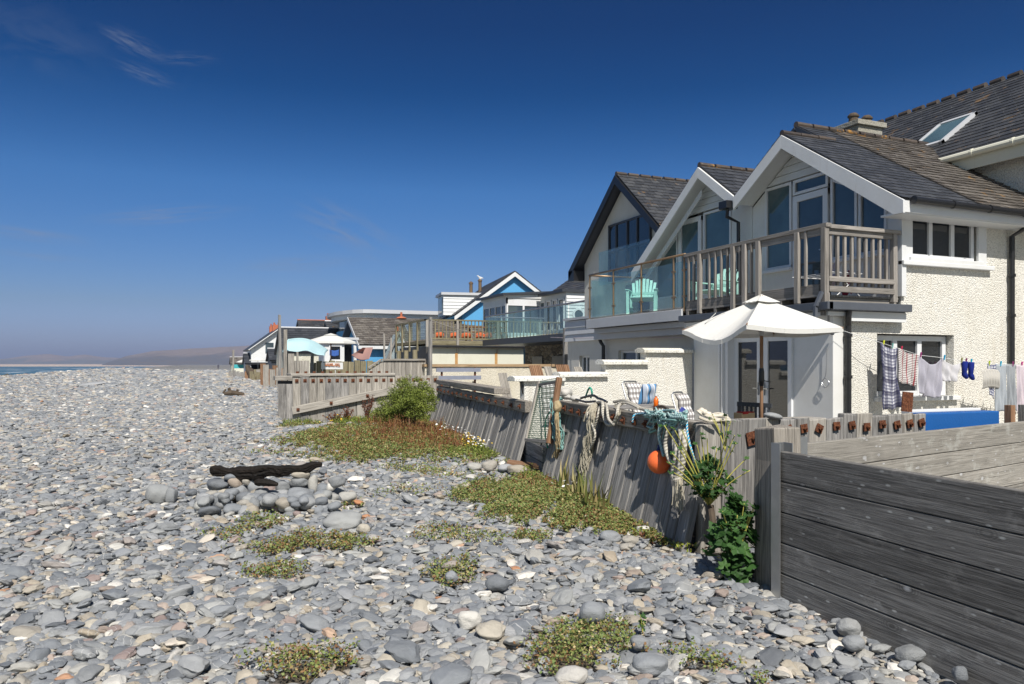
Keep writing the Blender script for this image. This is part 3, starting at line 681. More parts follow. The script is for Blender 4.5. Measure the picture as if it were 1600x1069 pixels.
def gable_roof(par, x0, x1, yc, zr, yl, zl, yr, zr_, slate='slate', cw=.25, ch=.19, ridge_m='ridge', name='roof', und='charcoal', th=.012, rd=True, pitch_ax='X'):
    """ridge along x (pitch_ax X) or along y; yl/yr eave positions on either side"""
    def P(a, b, z): return (a, b, z) if pitch_ax == 'X' else (b, a, z)
    u = MB(); slab(u, [P(x0, yl, zl), P(x1, yl, zl), P(x1, yc, zr), P(x0, yc, zr)], .11); slab(u, [P(x0, yr, zr_), P(x1, yr, zr_), P(x1, yc, zr), P(x0, yc, zr)], .11)
    ro = u.build(name, M[und], par); s = MB()
    slope(s, P(x0-.03, yl, zl), P(x1, yl, zl), P(x0-.03, yc, zr), P(x1, yc, zr), cw, ch, th); slope(s, P(x0-.03, yr, zr_), P(x1, yr, zr_), P(x0-.03, yc, zr), P(x1, yc, zr), cw, ch, th)
    s.build('slates', M[slate], ro)
    if rd: r_ = MB(); ridge(r_, P(x0-.03, yc, zr+.01), P(x1, yc, zr+.01)); r_.build('ridge_tiles', M[ridge_m], ro, smooth_=False)
    return ro
def pipe(par, pts, r=.034, mat='black', name='drainpipe', br=()):
    m = MB(); m.tube(pts, r, 10)
    for (x, y, z) in br: m.tube([(x, y, z-.025), (x, y, z+.025)], r*1.35, 10); 
    return m.build(name, M[mat], par, smooth_=False)
def gutter(par, a, b, r=.055, mat='black'):
    m = MB(); a, b = Vector(a), Vector(b); m.tube([a, b], r, 10); n = max(2, int((b-a).length/.8))
    for i in range(n+1): p = a.lerp(b, i/n); d = (b-a).normalized()*.02; m.tube([p-d, p+d], r*1.18, 10)
    return m.build('gutter', M[mat], par)
def boards_h(mb, ax, c0, c1, poly_fn, z0, z1, h=.15, g=.008):
    """horizontal cladding boards; poly_fn(z) -> (a0, a1)"""
    z = z0
    while z < z1-.03:
        zt = min(z+h, z1); a0, a1 = poly_fn(z); b0, b1 = poly_fn(zt)
        if a1-a0 > .05:
            def P_(cc, a, zz): return (cc, a, zz) if ax == 'X' else (a, cc, zz)
            ci = c0-(c1-c0)*.5
            if b1 < b0: b0 = b1 = (b0+b1)/2
            V = [P_(ci, a0, z+g), P_(ci, a1, z+g), P_(c0, b1, zt), P_(c0, b0, zt), P_(c1, a0, z+g), P_(c1, a1, z+g), P_(c1, b1, zt), P_(c1, b0, zt)]
            mb.add(V, [(0, 1, 2, 3), (7, 6, 5, 4), (0, 4, 5, 1), (1, 5, 6, 2), (2, 6, 7, 3), (3, 7, 4, 0)])
        z = zt

# ================================================================== house with the washing wall
B = thing('seaside_house', (10.65, 9.1, .1), 'white pebbledashed house with a timber balcony, nearest house on the right', 'house')
w1 = MB()
wall(w1, 'Y', 9.1, 9.42, 15.5, .0, 2.55, [(10.12, 11.87, 1.2, 2.24)])
wall(w1, 'Y', 9.1, 10.65, 15.5, 2.55, 4.42, [(10.80, 12.46, 3.5, 4.30)])
w1.bb(10.9, 15.4, 9.6, 12.6, 0, 4.4)
w1.prism([(9.12, 4.40), (12.66, 4.40), (12.66, 5.0), (11.34, 5.86), (9.12, 4.44)], 0, 10.95, 15.4)
w1.build('wall', M['dash'], B)
w2 = MB()      # smooth painted seaward front of the ground floor
wall(w2, 'X', 9.2, 9.1, 12.7, 0, 2.5, [(10.0, 11.65, .30, 2.33)], t=.215); w2.bb(9.416, 9.618, 12.55, 12.7, 0, 2.5)
w2.build('front_wall', M['panel'], B, bevel=.01)
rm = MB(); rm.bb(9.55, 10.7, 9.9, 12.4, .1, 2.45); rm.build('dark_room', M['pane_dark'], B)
for (y0, y1, sgn) in ((10.86, 11.60, 0), (10.05, 10.80, 1)):
    fr = MB(); st = .11
    ab(fr, 'X', 9.30, 9.36, y0, y0+st, .34, 2.27); ab(fr, 'X', 9.30, 9.36, y1-st, y1, .34, 2.27); ab(fr, 'X', 9.302, 9.358, y0+st, y1-st, .34, .52); ab(fr, 'X', 9.302, 9.358, y0+st, y1-st, 2.15, 2.27)
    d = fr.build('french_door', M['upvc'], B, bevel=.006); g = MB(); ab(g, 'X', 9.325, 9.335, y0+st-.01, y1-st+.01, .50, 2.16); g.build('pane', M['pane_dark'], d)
    h = MB(); yy = y0+.05 if sgn == 0 else y1-.05; h.bar((9.28, yy, 1.2), (9.28, yy, 1.43), .03, .012); h.bar((9.26, yy, 1.32), (9.26, yy-(.11 if sgn else -.11), 1.32), .016, .02); h.build('handle', M['steel'], d)
fr = MB(); ab(fr, 'X', 9.16, 9.34, 9.96, 10.05, .3, 2.35); ab(fr, 'X', 9.16, 9.34, 11.60, 11.69, .3, 2.35); ab(fr, 'X', 9.17, 9.34, 10.05, 11.6, 2.27, 2.35); fr.build('door_frame', M['upvc'], B, bevel=.006)
lf = MB(); lf.bar((9.14, 11.72, .2), (9.14, 11.72, 2.15), .05, .04); lf.bar((9.17, 11.85, .2), (9.17, 11.85, 2.3), .03, .05); lf.build('door_post', M['upvc'], B)
# windows in the sunlit wall
window(B, 'Y', 9.1, 10.86, 12.40, 3.5, 4.24, (11.36, 11.88), gm='pane_dark', sill='white', rec=.03, fw=.07)
window(B, 'Y', 9.1, 10.14, 11.84, 1.22, 2.22, (10.66, 11.22), gm='pane_dark', sill='white', rec=.13, fw=.085)
clad = MB()
for i in range(14):
    x = 10.62+i*.135
    if x < 12.5: clad.bb(x+.004, x+.131, 9.06, 9.098, 3.44, 3.5); 
clad.bb(10.62, 10.86, 9.055, 9.1, 3.43, 4.34); clad.bb(12.42, 12.62, 9.055, 9.1, 3.43, 4.34); clad.bb(10.62, 12.62, 9.05, 9.1, 4.25, 4.35); clad.bb(10.60, 10.70, 9.04, 9.3, 2.85, 4.3)
clad.build('window_cladding', M['white'], B, bevel=.004)
sl_ = MB(); sl_.bb(10.60, 12.75, 9.0, 9.12, 3.36, 3.435); sl_.build('stone_sill', M['white'], B, bevel=.01)
# gable front
sf = lambda y: 5.86-.66*abs(y-11.34)
gf = MB()
ab(gf, 'X', 10.66, 10.80, 9.125, 10.6, 2.8, 3.60); ab(gf, 'X', 10.66, 10.80, 11.55, 12.67, 2.8, 3.60)
gf.prism([(12.30, 2.8), (12.70, 2.8), (12.70, sf(12.70)), (12.30, sf(12.30))], 0, 10.655, 10.85)
gf.prism([(9.13, 2.8), (9.38, 2.8), (9.38, sf(9.38)), (9.13, sf(9.13))], 0, 10.655, 10.85)
gf.prism([(9.3, sf(9.3)-.12), (11.34, sf(11.34)-.20), (11.34, sf(11.34)), (9.3, sf(9.3))], 0, 10.66, 10.8)
gf.build('gable_panels', M['panel'], B, bevel=.006)
bh = MB(); boards_h(bh, 'X', 10.64, 10.68, lambda z: (11.34-(5.86-z)/.66, min(12.6, 11.34+(5.86-z)/.66)), 5.28, 5.86, .145); bh.build('gable_boards', M['white'], B)
window(B, 'X', 10.66, 11.58, 12.32, 3.62, 5.27, gm='pane_teal', rec=-.01, name='gable_window')
window(B, 'X', 10.66, 10.00, 10.60, 3.62, 0, gm='pane', rec=-.01, name='gable_window', top=(sf(10.0)-.14, sf(10.6)-.26))
window(B, 'X', 10.66, 9.38, 9.97, 3.62, 0, gm='pane', rec=-.01, name='gable_window', top=(sf(9.38)-.14, sf(9.97)-.14))
window(B, 'X', 10.66, 10.66, 11.54, 4.98, 5.27, gm='pane', rec=-.01, name='gable_window')
bd = window(B, 'X', 10.66, 10.66, 11.54, 2.86, 4.96, gm='pane', rec=-.015, name='balcony_door', fw=.12)
h = MB(); h.bar((10.62, 10.72, 3.85), (10.62, 10.84, 3.85), .02, .02); h.build('handle', M['steel'], bd)
for (p_, q_) in ((9.38, 10.62), (11.56, 12.34)): gs = MB(); ab(gs, 'X', 10.58, 10.7, p_, q_, 3.56, 3.62); gs.build('gable_sill', M['upvc'], B, bevel=.005)
# roofs: new slates in front, old brown tiles further in
ul = MB(); slab(ul, [(10.22, 8.72, 4.34), (12.1, 8.72, 4.34), (12.1, 11.34, 6.06), (10.22, 11.34, 6.06)], .12); slab(ul, [(10.22, 12.72, 5.155), (12.1, 12.72, 5.155), (12.1, 11.34, 6.06), (10.22, 11.34, 6.06)], .12)
rf = ul.build('roof', M['charcoal'], B)
s = MB(); slope(s, (10.2, 8.70, 4.34), (12.0, 8.70, 4.34), (10.2, 11.34, 6.07), (12.0, 11.34, 6.07), .24, .17, .010, irr=.006); slope(s, (10.2, 12.72, 5.155), (12.0, 12.72, 5.155), (10.2, 11.34, 6.07), (12.0, 11.34, 6.07), .24, .17, .010)
slope(s, (11.2, 11.2, 5.99), (12.0, 11.2, 5.99), (11.2, 12.05, 6.54), (12.0, 12.05, 6.54), .24, .17, .010)
s.build('slates', M['slate'], rf)
ul = MB(); slab(ul, [(12.0, 8.72, 4.33), (15.6, 8.72, 4.33), (15.6, 12.05, 6.52), (12.0, 12.05, 6.52)], .12); slab(ul, [(11.2, 11.3, 6.03), (12.0, 11.3, 6.03), (12.0, 12.05, 6.52), (11.2, 12.05, 6.52)], .10); slab(ul, [(11.2, 14.6, 4.9), (15.6, 14.6, 4.9), (15.6, 12.05, 6.52), (11.2, 12.05, 6.52)], .12)
rf2 = ul.build('rear_roof', M['charcoal'], B)
s = MB(); slope(s, (12.0, 8.69, 4.345), (15.6, 8.69, 4.345), (12.0, 12.05, 6.55), (15.6, 12.05, 6.55), .20, .165, .017, irr=.02); s.build('old_tiles', M['tile_brown'], rf2)
s = MB(); slope(s, (11.2, 14.6, 4.9), (15.6, 14.6, 4.9), (11.2, 12.05, 6.55), (15.6, 12.05, 6.55), .25, .2, .012); s.build('slates', M['slate'], rf2)
r_ = MB(); ridge(r_, (10.2, 11.34, 6.08), (11.5, 11.34, 6.08), .055); r_.build('ridge_tiles', M['ridge'], rf)
r_ = MB(); ridge(r_, (11.2, 12.05, 6.56), (15.4, 12.05, 6.56), .062); r_.build('ridge_tiles', M['ridge'], rf2)
gw = MB(); gw.prism([(11.3, 5.9), (12.05, 6.42), (13.2, 5.7), (12.7, 5.1)], 0, 11.25, 11.4); gw.build('rear_gable_wall', M['greypaint'], B)
bg_ = MB(); 
bg_.bar((11.19, 11.2, 5.93), (11.19, 12.05, 6.46), .03, .12); bg_.bar((11.19, 13.3, 5.68), (11.19, 12.05, 6.46), .03, .12); bg_.build('dark_bargeboard', M['charcoal'], B)
ba = MB()
ba.prism([(11.34, 6.04), (8.66, 4.30), (8.66, 4.10), (8.84, 4.10), (11.34, 5.79)], 0, 10.18, 10.225)
ba.prism([(11.34, 6.04), (12.72, 5.14), (12.72, 4.89), (11.34, 5.79)], 0, 10.18, 10.225)
ba.build('bargeboard', M['white'], B, bevel=.004)
so_ = MB(); slab(so_, [(10.225, 8.72, 4.20), (10.66, 8.72, 4.20), (10.66, 11.34, 5.92), (10.225, 11.34, 5.92)], .02); slab(so_, [(10.225, 12.7, 5.02), (10.66, 12.7, 5.02), (10.66, 11.34, 5.92), (10.225, 11.34, 5.92)], .02)
so_.bb(10.2, 15.5, 8.70, 9.1, 4.10, 4.13); so_.build('soffit', M['white'], B)
fa = MB(); fa.bb(10.21, 15.5, 8.675, 8.70, 4.12, 4.30); fa.build('fascia', M['white'], B)
gutter(B, (10.35, 8.60, 4.30), (15.5, 8.60, 4.27))
pipe(B, [(13.23, 8.62, 4.25), (13.23, 8.72, 4.12), (13.23, 9.03, 3.98), (13.23, 9.03, 0)], .045, br=[(13.23, 9.03, z) for z in (3.3, 2.6, 1.7, .9)])
pipe(B, [(9.36, 8.93, 2.62), (9.36, 8.95, 2.5), (9.44, 9.03, 2.35), (9.44, 9.03, .1)], .045, br=[(9.44, 9.03, z) for z in (2.2, 1.55, .8)])
# flat roof edge and balcony
fl = MB(); fl.bb(9.0, 10.6, 9.0, 12.7, 2.50, 2.56); fl.bb(9.42, 10.6, 8.96, 9.0, 2.42, 2.57); fl.bb(9.0, 10.66, 12.68, 12.72, 2.4, 2.6); fl.build('flat_roof_fascia', M['white'], B)
gu = MB(); gu.bb(8.88, 10.62, 8.86, 8.97, 2.58, 2.70); gu.bb(8.85, 8.97, 8.86, 12.72, 2.58, 2.70); gu.bb(8.97, 10.6, 8.97, 12.7, 2.565, 2.60); gu.build('box_gutter', M['gutter'], B, bevel=.01)
dk = MB()
for i in range(12): dk.bb(9.0+i*.138, 9.13+i*.138, 9.12, 12.68, 2.80, 2.83)
for i in range(5): dk.bb(9.0, 10.6, 9.15+i*.86, 9.22+i*.86, 2.62, 2.795)
dk.build('balcony_deck', M['wood_rail'], B)
rl = MB(); XR = 9.03
rl.bb(XR-.05, XR+.06, 9.02, 12.72, 3.86, 3.925); rl.bb(XR-.02, XR+.03, 9.1, 12.70, 3.76, 3.86)
rl.bb(XR-.04, 10.58, 9.04, 9.15, 3.85, 3.912); rl.bb(XR+.02, 10.55, 9.08, 9.12, 3.76, 3.85)
rl.bb(XR+.05, 10.45, 9.05, 9.10, 3.03, 3.11); rl.bb(XR+.05, 10.45, 9.05, 9.10, 2.87, 2.96); rl.bb(XR-.02, XR+.03, 9.2, 12.7, 2.80, 3.00)
rail = rl.build('balcony_rail', M['wood_rail'], B, bevel=.006)
for px, w_ in ((1078, .05), (1086, .05), (1096, .09), (1110, .045), (1119.5, .045), (1129, .045), (1138.5, .045), (1148.5, .09), (1158, .045), (1166.5, .09), (1176, .045), (1188, .09), (1249, .09), (1261, .045)):
    y = YX(px, XR); b = MB(); b.bb(XR-.045-(.03 if w_ > .06 else 0), XR-.005, y-w_/2, y+w_/2, 2.72 if w_ > .06 else 2.98, 3.86); b.build('baluster' if w_ < .06 else 'rail_post', M['wood_rail'], rail, bevel=.004)
b = MB(); b.bb(XR-.06, XR+.03, 9.04, 9.13, 2.5, 3.86); b.bb(XR-.0, XR+.02, 9.02, 9.05, 2.4, 2.85); b.build('rail_post', M['wood_rail'], rail, bevel=.004)
for i in range(10):
    x = XR+.13+i*.148; b = MB(); wd = .075 if i == 9 else .045; b.bb(x-wd/2, x+wd/2, 9.10, 9.145, 2.98 if i < 9 else 2.8, 3.86); b.build('baluster', M['wood_rail'], rail, bevel=.004)
b = MB(); b.bb(10.44, 10.53, 9.06, 9.14, 2.75, 3.85); b.build('rail_post', M['wood_rail'], rail, bevel=.004)
br = MB(); 
for y in (9.06,): br.bar((8.93, y, 2.86), (8.80, y+.0, 2.62), .05, .05); br.bar((8.80, y, 2.64), (8.80, y, 2.42), .05, .05); br.bar((8.80, y, 2.44), (9.16, y, 2.22), .05, .05)
br.build('rail_bracket', M['gutter'], B)
dh = MB(); dh.box((10.2, 12.9, 5.02), (.28, .26, .16)); dh.tube([(10.2, 12.9, 4.98), (10.2, 12.95, 4.8), (10.5, 12.95, 4.7), (10.5, 12.93, 2.9)], .04, 8); dh.build('hopper_and_pipe', M['black'], B, bevel=.01)
ch = thing('chimney_stack', (13.6, 13.5, 6.0), 'rendered chimney stack with two dark pots behind the brown tiled ridge', 'chimney')
c0 = at(1344, X=13.6); c_ = MB(); yy = c0.y; zt = EYE+ (569-199)*((13.6)/(ST+(544/1200)*CT))/1200
c_.bb(13.25, 13.95, yy-.28, yy+.28, 5.2, zt-.06); c_.bb(13.18, 14.02, yy-.34, yy+.34, zt-.06, zt+.05); c_.build('stack', m_dash('grey_chimney', (.36, .35, .31), 20, .5, .8), ch, bevel=.01)
for dx in (-.2, .2): c_ = MB(); c_.lathe([(.02, .0), (.12, 0), (.10, .03), (.095, .15), (.12, .16), (.12, .19), (.07, .24), (.0, .25)], (13.6+dx, yy, zt+.04), 14); c_.build('chimney_pot', M['bark'], ch)

# ================================================================== tall slate roofed house behind
Gh = thing('slate_roofed_house', (14.2, 9, .1), 'tall house with a long dark slate roof and roof window behind the brown tiles', 'house')
m = MB(); m.bb(14.3, 20.7, 3.0, 15.8, 0, 5.8); m.prism([(14.3, 5.8), (20.7, 5.8), (17.5, 8.15)], 1, 3.05, 15.75); m.build('wall', M['dash'], Gh)
u = MB(); slab(u, [(14.0, 2.8, 5.86), (14.0, 15.95, 5.86), (17.5, 15.95, 8.36), (17.5, 2.8, 8.36)], .12); slab(u, [(21.0, 2.8, 5.86), (21.0, 15.95, 5.86), (17.5, 15.95, 8.36), (17.5, 2.8, 8.36)], .12); ru = u.build('roof', M['charcoal'], Gh)
s = MB(); slope(s, (13.98, 7.0, 5.87), (13.98, 15.97, 5.87), (17.5, 7.0, 8.38), (17.5, 15.97, 8.38), .27, .2, .013); s.build('slates', M['slate_lichen'], ru)
r_ = MB(); ridge(r_, (17.5, 2.8, 8.40), (17.5, 15.97, 8.40), .075); r_.build('ridge_tiles', M['ridge'], ru)
gutter(Gh, (13.93, 3.0, 5.84), (13.93, 11.9, 5.84), .065, 'cream'); fa = MB(); fa.bb(14.0, 14.04, 3, 15.8, 5.55, 5.82); fa.build('fascia', M['cream'], Gh)
rw = MB(); a = Vector((14.9, 11.3, 5.86+.9*.714)); nn = Vector((-.714, 0, 1)).normalized()
def sp(x, y, o=0): p = Vector((x, y, 5.86+(x-14)*.714)); return p+nn*o
for (xa, xb, ya, yb) in ((14.75, 15.85, 11.55, 11.63), (14.75, 15.85, 12.37, 12.45), (14.75, 14.83, 11.55, 12.45), (15.77, 15.85, 11.55, 12.45)):
    slab(rw, [sp(xa, ya, .11), sp(xb, ya, .11), sp(xb, yb, .11), sp(xa, yb, .11)], .1)
rwo = rw.build('roof_window', M['greypaint'], Gh); g = MB(); slab(g, [sp(14.8, 11.6, .09), sp(15.8, 11.6, .09), sp(15.8, 12.4, .09), sp(14.8, 12.4, .09)], .02); g.build('pane', M['pane_teal'], rwo)

# ================================================================== house with the glass balcony
Ch = thing('glass_balcony_house', (10.65, 13, .1), 'white gabled house with a glass balustrade balcony and a pale green chair', 'house')
zc = lambda y: 5.92-.725*abs(y-13.95)
m = MB(); wall(m, 'X', 9.62, 12.72, 17.0, 0, 2.62, [(YX(1014, 9.62), YX(966, 9.62), 1.2, 2.08)], t=.2); m.bb(10.9, 15.2, 12.75, 16.5, 0, 4.2); m.prism([(12.75, 4.2), (16.45, 4.15), (13.95, 5.9), (12.75, 5.05)], 0, 10.9, 15.2); m.bb(9.821, 10.7, 16.8, 17.0, 0, 2.6)
m.build('wall', M['grey_render'], Ch)
window(Ch, 'X', 9.62, YX(1014, 9.62), YX(966, 9.62), 1.2, 2.08, (YX(990, 9.62),), gm='pane', rec=.08)
m = MB(); m.prism([(12.72, 2.85), (13.37, 2.85), (13.37, zc(13.37)), (12.72, zc(12.72))], 0, 10.66, 10.84); ab(m, 'X', 10.66, 10.8, 13.37, 14.36, 2.85, 3.3); m.build('front_panels', M['panel'], Ch, bevel=.005); m = MB(); ab(m, 'X', 10.66, 10.8, 15.32, 16.45, 2.85, 3.35)
m.prism([(16.28, 2.85), (16.55, 2.85), (16.55, zc(16.55)), (16.28, zc(16.28))], 0, 10.655, 10.84); m.build('front_panels', M['panel'], Ch, bevel=.005)
bh = MB(); boards_h(bh, 'X', 10.64, 10.68, lambda z: (13.95-(5.92-z)/.725, 13.95+(5.92-z)/.725), 5.18, 5.9, .14); bh.build('gable_boards', M['white'], Ch)
window(Ch, 'X', 10.66, 13.38, 14.34, 3.3, 5.16, gm='pane_teal', rec=-.01, name='gable_window', fw=.05)
window(Ch, 'X', 10.66, 15.34, 16.28, 3.35, 0, gm='pane_teal', rec=-.01, name='gable_window', top=(zc(15.34)-.06, zc(16.28)-.06), fw=.05)
bd = window(Ch, 'X', 10.66, 14.40, 15.28, 2.90, 5.12, gm='pane_teal', rec=-.03, name='balcony_door', fw=.11, hbars=())
h = MB(); h.bar((10.60, 14.45, 3.95), (10.60, 14.57, 3.95), .02, .02); h.build('handle', M['steel'], bd)
gable_roof(Ch, 10.28, 15.3, 13.95, 6.10, 12.70, 5.18, 16.66, 4.14, 'slate')
ba = MB(); ba.prism([(13.95, 6.06), (12.72, 5.16), (12.72, 4.92), (13.95, 5.82)], 0, 10.21, 10.265); ba.prism([(13.95, 6.06), (16.72, 4.06), (16.72, 3.80), (13.95, 5.82)], 0, 10.21, 10.265)
ba.prism([(14.1, 5.62), (16.6, 3.80), (16.6, 3.66), (14.1, 5.48)], 0, 10.42, 10.45); ba.build('bargeboard', M['white'], Ch, bevel=.004)
so_ = MB(); slab(so_, [(10.265, 16.62, 4.04), (10.66, 16.62, 4.04), (10.66, 13.95, 5.97), (10.265, 13.95, 5.97)], .02); slab(so_, [(10.265, 12.72, 5.08), (10.66, 12.72, 5.08), (10.66, 13.95, 5.97), (10.265, 13.95, 5.97)], .02); so_.build('soffit', M['white'], Ch)
m = MB(); m.bb(8.98, 10.66, 12.76, 16.72, 2.80, 2.87); m.build('balcony_floor', M['wood_grey'], Ch)
m = MB(); m.bb(8.95, 8.99, 12.76, 16.78, 2.62, 2.84); m.bb(8.95, 10.6, 16.74, 16.78, 2.62, 2.84); m.bb(9.15, 9.62, 12.74, 16.70, 2.50, 2.62); m.bb(9.3, 9.62, 12.72, 17.0, 2.36, 2.5); m.build('balcony_fascia', M['greypaint'], Ch, bevel=.006)
hr = MB(); hr.tube([(9.02, 12.72, 3.93), (9.02, 16.70, 3.93)], .024, 8); hr.tube([(9.02, 16.70, 3.93), (10.5, 16.70, 3.93)], .022, 8); 
hro = hr.build('glass_balustrade', M['bronze'], Ch, smooth_=True)
ys_ = [YX(p, 9.02) for p in (921.5, 958.6, 1002, 1052.6)]
for y in ys_+[12.76]:
    p = MB(); p.tube([(9.02, y, 2.80), (9.02, y, 3.92)], .021, 8); [p.box((9.02, y-.03, z), (.03, .06, .04)) for z in (3.1, 3.62)]; [p.box((9.02, y+.03, z), (.03, .06, .04)) for z in (3.1, 3.62)]; p.build('post', M['bronze'], hro)
for a, b in zip([12.76]+ys_[::-1], ys_[::-1]):
    p = MB(); p.bb(9.015, 9.025, a+.05, b-.05, 2.90, 3.80); p.build('glass_panel', M['glass'], hro)
p = MB(); p.bb(9.1, 10.4, 16.695, 16.705, 2.9, 3.80); p.build('glass_panel', M['glass'], hro)
pipe(Ch, [(9.45, 17.0, 2.42), (9.45, 16.9, 2.3), (9.5, 16.86, 2.2), (9.5, 16.86, .1)], .045)

# ================================================================== grey rendered house with black bargeboards
Dh = thing('grey_rendered_house', (12, 19.95, .1), 'grey rendered house with black bargeboards and a wide black window', 'house')
zd = lambda y: 7.2-.83*abs(y-19.95)
m = MB(); m.prism([(17.35, 0), (22.55, 0), (22.55, zd(22.55)), (19.95, 7.2), (17.35, zd(17.35))], 0, 12.0, 18.6)
mo = m.build('wall', M['grey_render'], Dh)
gable_roof(Dh, 11.7, 18.8, 19.95, 7.42, 22.95, 4.92, 16.95, 4.92, 'slate_lichen', .27, .2)
ba = MB(); ba.prism([(19.95, 7.38), (17.0, 4.92), (17.0, 4.70), (19.95, 7.12)], 0, 11.62, 11.69); ba.prism([(19.95, 7.38), (23.0, 4.84), (23.0, 4.56), (19.95, 7.12)], 0, 11.62, 11.69); ba.prism([(23.0, 4.84), (22.6, 4.84), (22.6, 4.5), (23.0, 4.5)], 0, 11.62, 12.1); ba.build('bargeboard', M['black'], Dh)
window(Dh, 'X', 12.0, 18.5, 20.86, 4.3, 6.05, (19.2, 19.75, 20.4), fm='charcoal', gm='pane_dark', rec=-.08, name='wide_window', hbars=(5.2,))
p = MB(); p.bb(11.78, 11.79, 18.3, 21.2, 4.2, 5.25); p.build('glass_panel', M['glass'], Dh)
m = MB(); wall(m, 'X', 10.72, 17.1, 21.25, 0, 2.45, [(YX(921, 10.72), YX(905, 10.72), 1.15, 2.0)], t=.2); m.bb(10.921, 11.99, 21.05, 21.25, 0, 2.4); m.build('lower_wall', M['grey_render'], Dh)
window(Dh, 'X', 10.72, YX(921, 10.72), YX(905, 10.72), 1.15, 2.0, (YX(912, 10.72),), gm='pane', rec=.1)
m = MB(); boards_h(m, 'X', 10.66, 10.72, lambda z: (17.1, 21.3), 2.43, 3.08, .21); m.build('cladding', M['greypaint'], Dh); m = MB(); m.bb(10.6, 12.0, 17.1, 21.35, 3.08, 3.15); m.build('flat_roof', M['greypaint'], Dh)
wn = MB(); wn.bb(11.97, 12.0, 17.7, 19.9, 3.3, 4.1); wn.build('dark_window', M['pane_dark'], Dh)
ps = MB(); p_ = at(883.5, Y=22.3); ps.bb(p_.x-.06, p_.x+.06, 22.24, 22.36, 0, 2.92); o = ps.build('timber_post', M['wood_grey']); tag(o, 'thick grey timber post at the corner of the grey rendered house', 'post')

# ================================================================== terrace house with the glass rail (E)
Eh = thing('terrace_house', (14.5, 30, .1), 'white weatherboarded terrace house with a porthole window and bay above dark stonework', 'house')
def m_stone():
    g = G('rubble_stone'); v = g.coords('world', (1, 1, 1.9)); t = g.new('TexVoronoi', feature='F1'); g.set(t, Scale=3.2); g.link(v, t.inputs['Vector']); s = g.new('SeparateColor'); g.link(t.outputs['Color'], s.inputs[0])
    e = g.vor(v, 3.2, 'DISTANCE_TO_EDGE'); k = g.ramp(s.outputs[0], [(0, (.10, .085, .06)), (.5, (.20, .165, .115)), (1, (.32, .28, .21))]); k = g.mix(g.ramp(e, [(.02, 1), (.07, 0)]), k, (.05, .045, .04)); return g.done(k, .9, g.bump(e, .8, .1))
M['rubble'] = m_stone()
m = MB(); m.bb(14.5, 18, 23.2, 33.2, 0, 2.7); so2 = m.build('stone_wall', M['rubble'], Eh)
for px in (841, 873): y = YX(px, 14.5); m = MB(); m.bb(14.44, 14.49, y-.55, y+.55, .1, 2.1); m.build('dark_door', M['charcoal'], Eh)
m = MB(); m.bb(12.4, 18, 23.0, 33.3, 2.60, 2.86); m.build('terrace_slab', M['charcoal'], Eh)
m = MB(); m.tube([(12.5, 23, 3.93), (12.5, 33.2, 3.93)], .035, 8); m.tube([(12.5, 33.2, 3.93), (15.5, 33.2, 3.93)], .03, 8); m.tube([(12.5, 23, 3.93), (14.4, 23, 3.93)], .03, 8); er = m.build('glass_rail', M['steel'], Eh)
for a in range(6): m = MB(); y = 23+a*1.7; m.bb(12.495, 12.505, y+.04, min(33.2, y+1.66), 2.9, 3.9); m.build('glass_panel', M['glass'], er)
m = MB(); m.bb(12.6, 15.4, 33.19, 33.2, 2.9, 3.88); m.build('glass_panel', M['glass'], er)
m = MB(); m.bb(17.6, 24.5, 35.1, 42, .1, 5.45)
m.build('core_wall', M['white'], Eh)
m = MB(); boards_h(m, 'Y', 35.04, 35.1, lambda z: (17.6, 24.5), 2.9, 5.42, .17); m.build('weatherboards', M['white'], Eh)
pw = MB(); cx, cz = XY(904, 35.0), EYE+76*40/1200
rot = Matrix.Rotation(R(90), 3, 'X'); pw.lathe([(.24, -.03), (.24, .05), (.34, .05), (.34, -.03)], (cx, 35.02, cz), 28, rot=rot); pwo = pw.build('porthole_window', M['upvc'], Eh); g = MB(); g.lathe([(.0, 0), (.25, 0), (.25, -.02), (0, -.02)], (cx, 35.0, cz), 28, rot=rot); g.build('pane', M['pane'], pwo)
a0, a1 = YX(884, 17.58), YX(845, 17.58)
for i in range(4): y = a0+.2+i*(a1-a0)/4; window(Eh, 'X', 17.6, y, y+.62, 3.5, 5.15, gm='pane', rec=-.04, fw=.08, name='tall_window')
# bay
m = MB(); m.bb(15.7, 18, 38.3, 42, 2.7, 3.4); m.bb(15.9, 18, 38.5, 42, 2.7, 5.4); m.build('bay_core', M['charcoal'], Eh)
m = MB(); m.bb(15.55, 18, 38.15, 42, 5.32, 5.55); m.bb(15.6, 17.65, 38.2, 38.28, 5.0, 5.32); m.bb(15.6, 15.68, 38.2, 41.8, 5.0, 5.32); m.bb(15.6, 17.65, 38.2, 38.28, 2.7, 3.35); m.bb(15.6, 15.68, 38.2, 41.8, 2.7, 3.35); m.build('bay_wall', M['white'], Eh)
window(Eh, 'Y', 38.2, 15.6, 17.65, 3.35, 5.0, (16.6,), gm='pane', rec=0, fw=.09, name='bay_window')
window(Eh, 'X', 15.6, 38.3, 41.8, 3.35, 5.0, (39.0, 39.9, 40.8), gm='pane', rec=0, fw=.09, name='bay_window')
m = MB(); slab(m, [(15.3, 38.0, 5.56), (15.3, 42.2, 5.56), (18.2, 42.2, 5.75), (18.2, 38.0, 5.75)], .12); m.bb(17.3, 19.6, 34.9, 37.9, 5.42, 5.56); m.build('bay_roof', M['charcoal'], Eh)
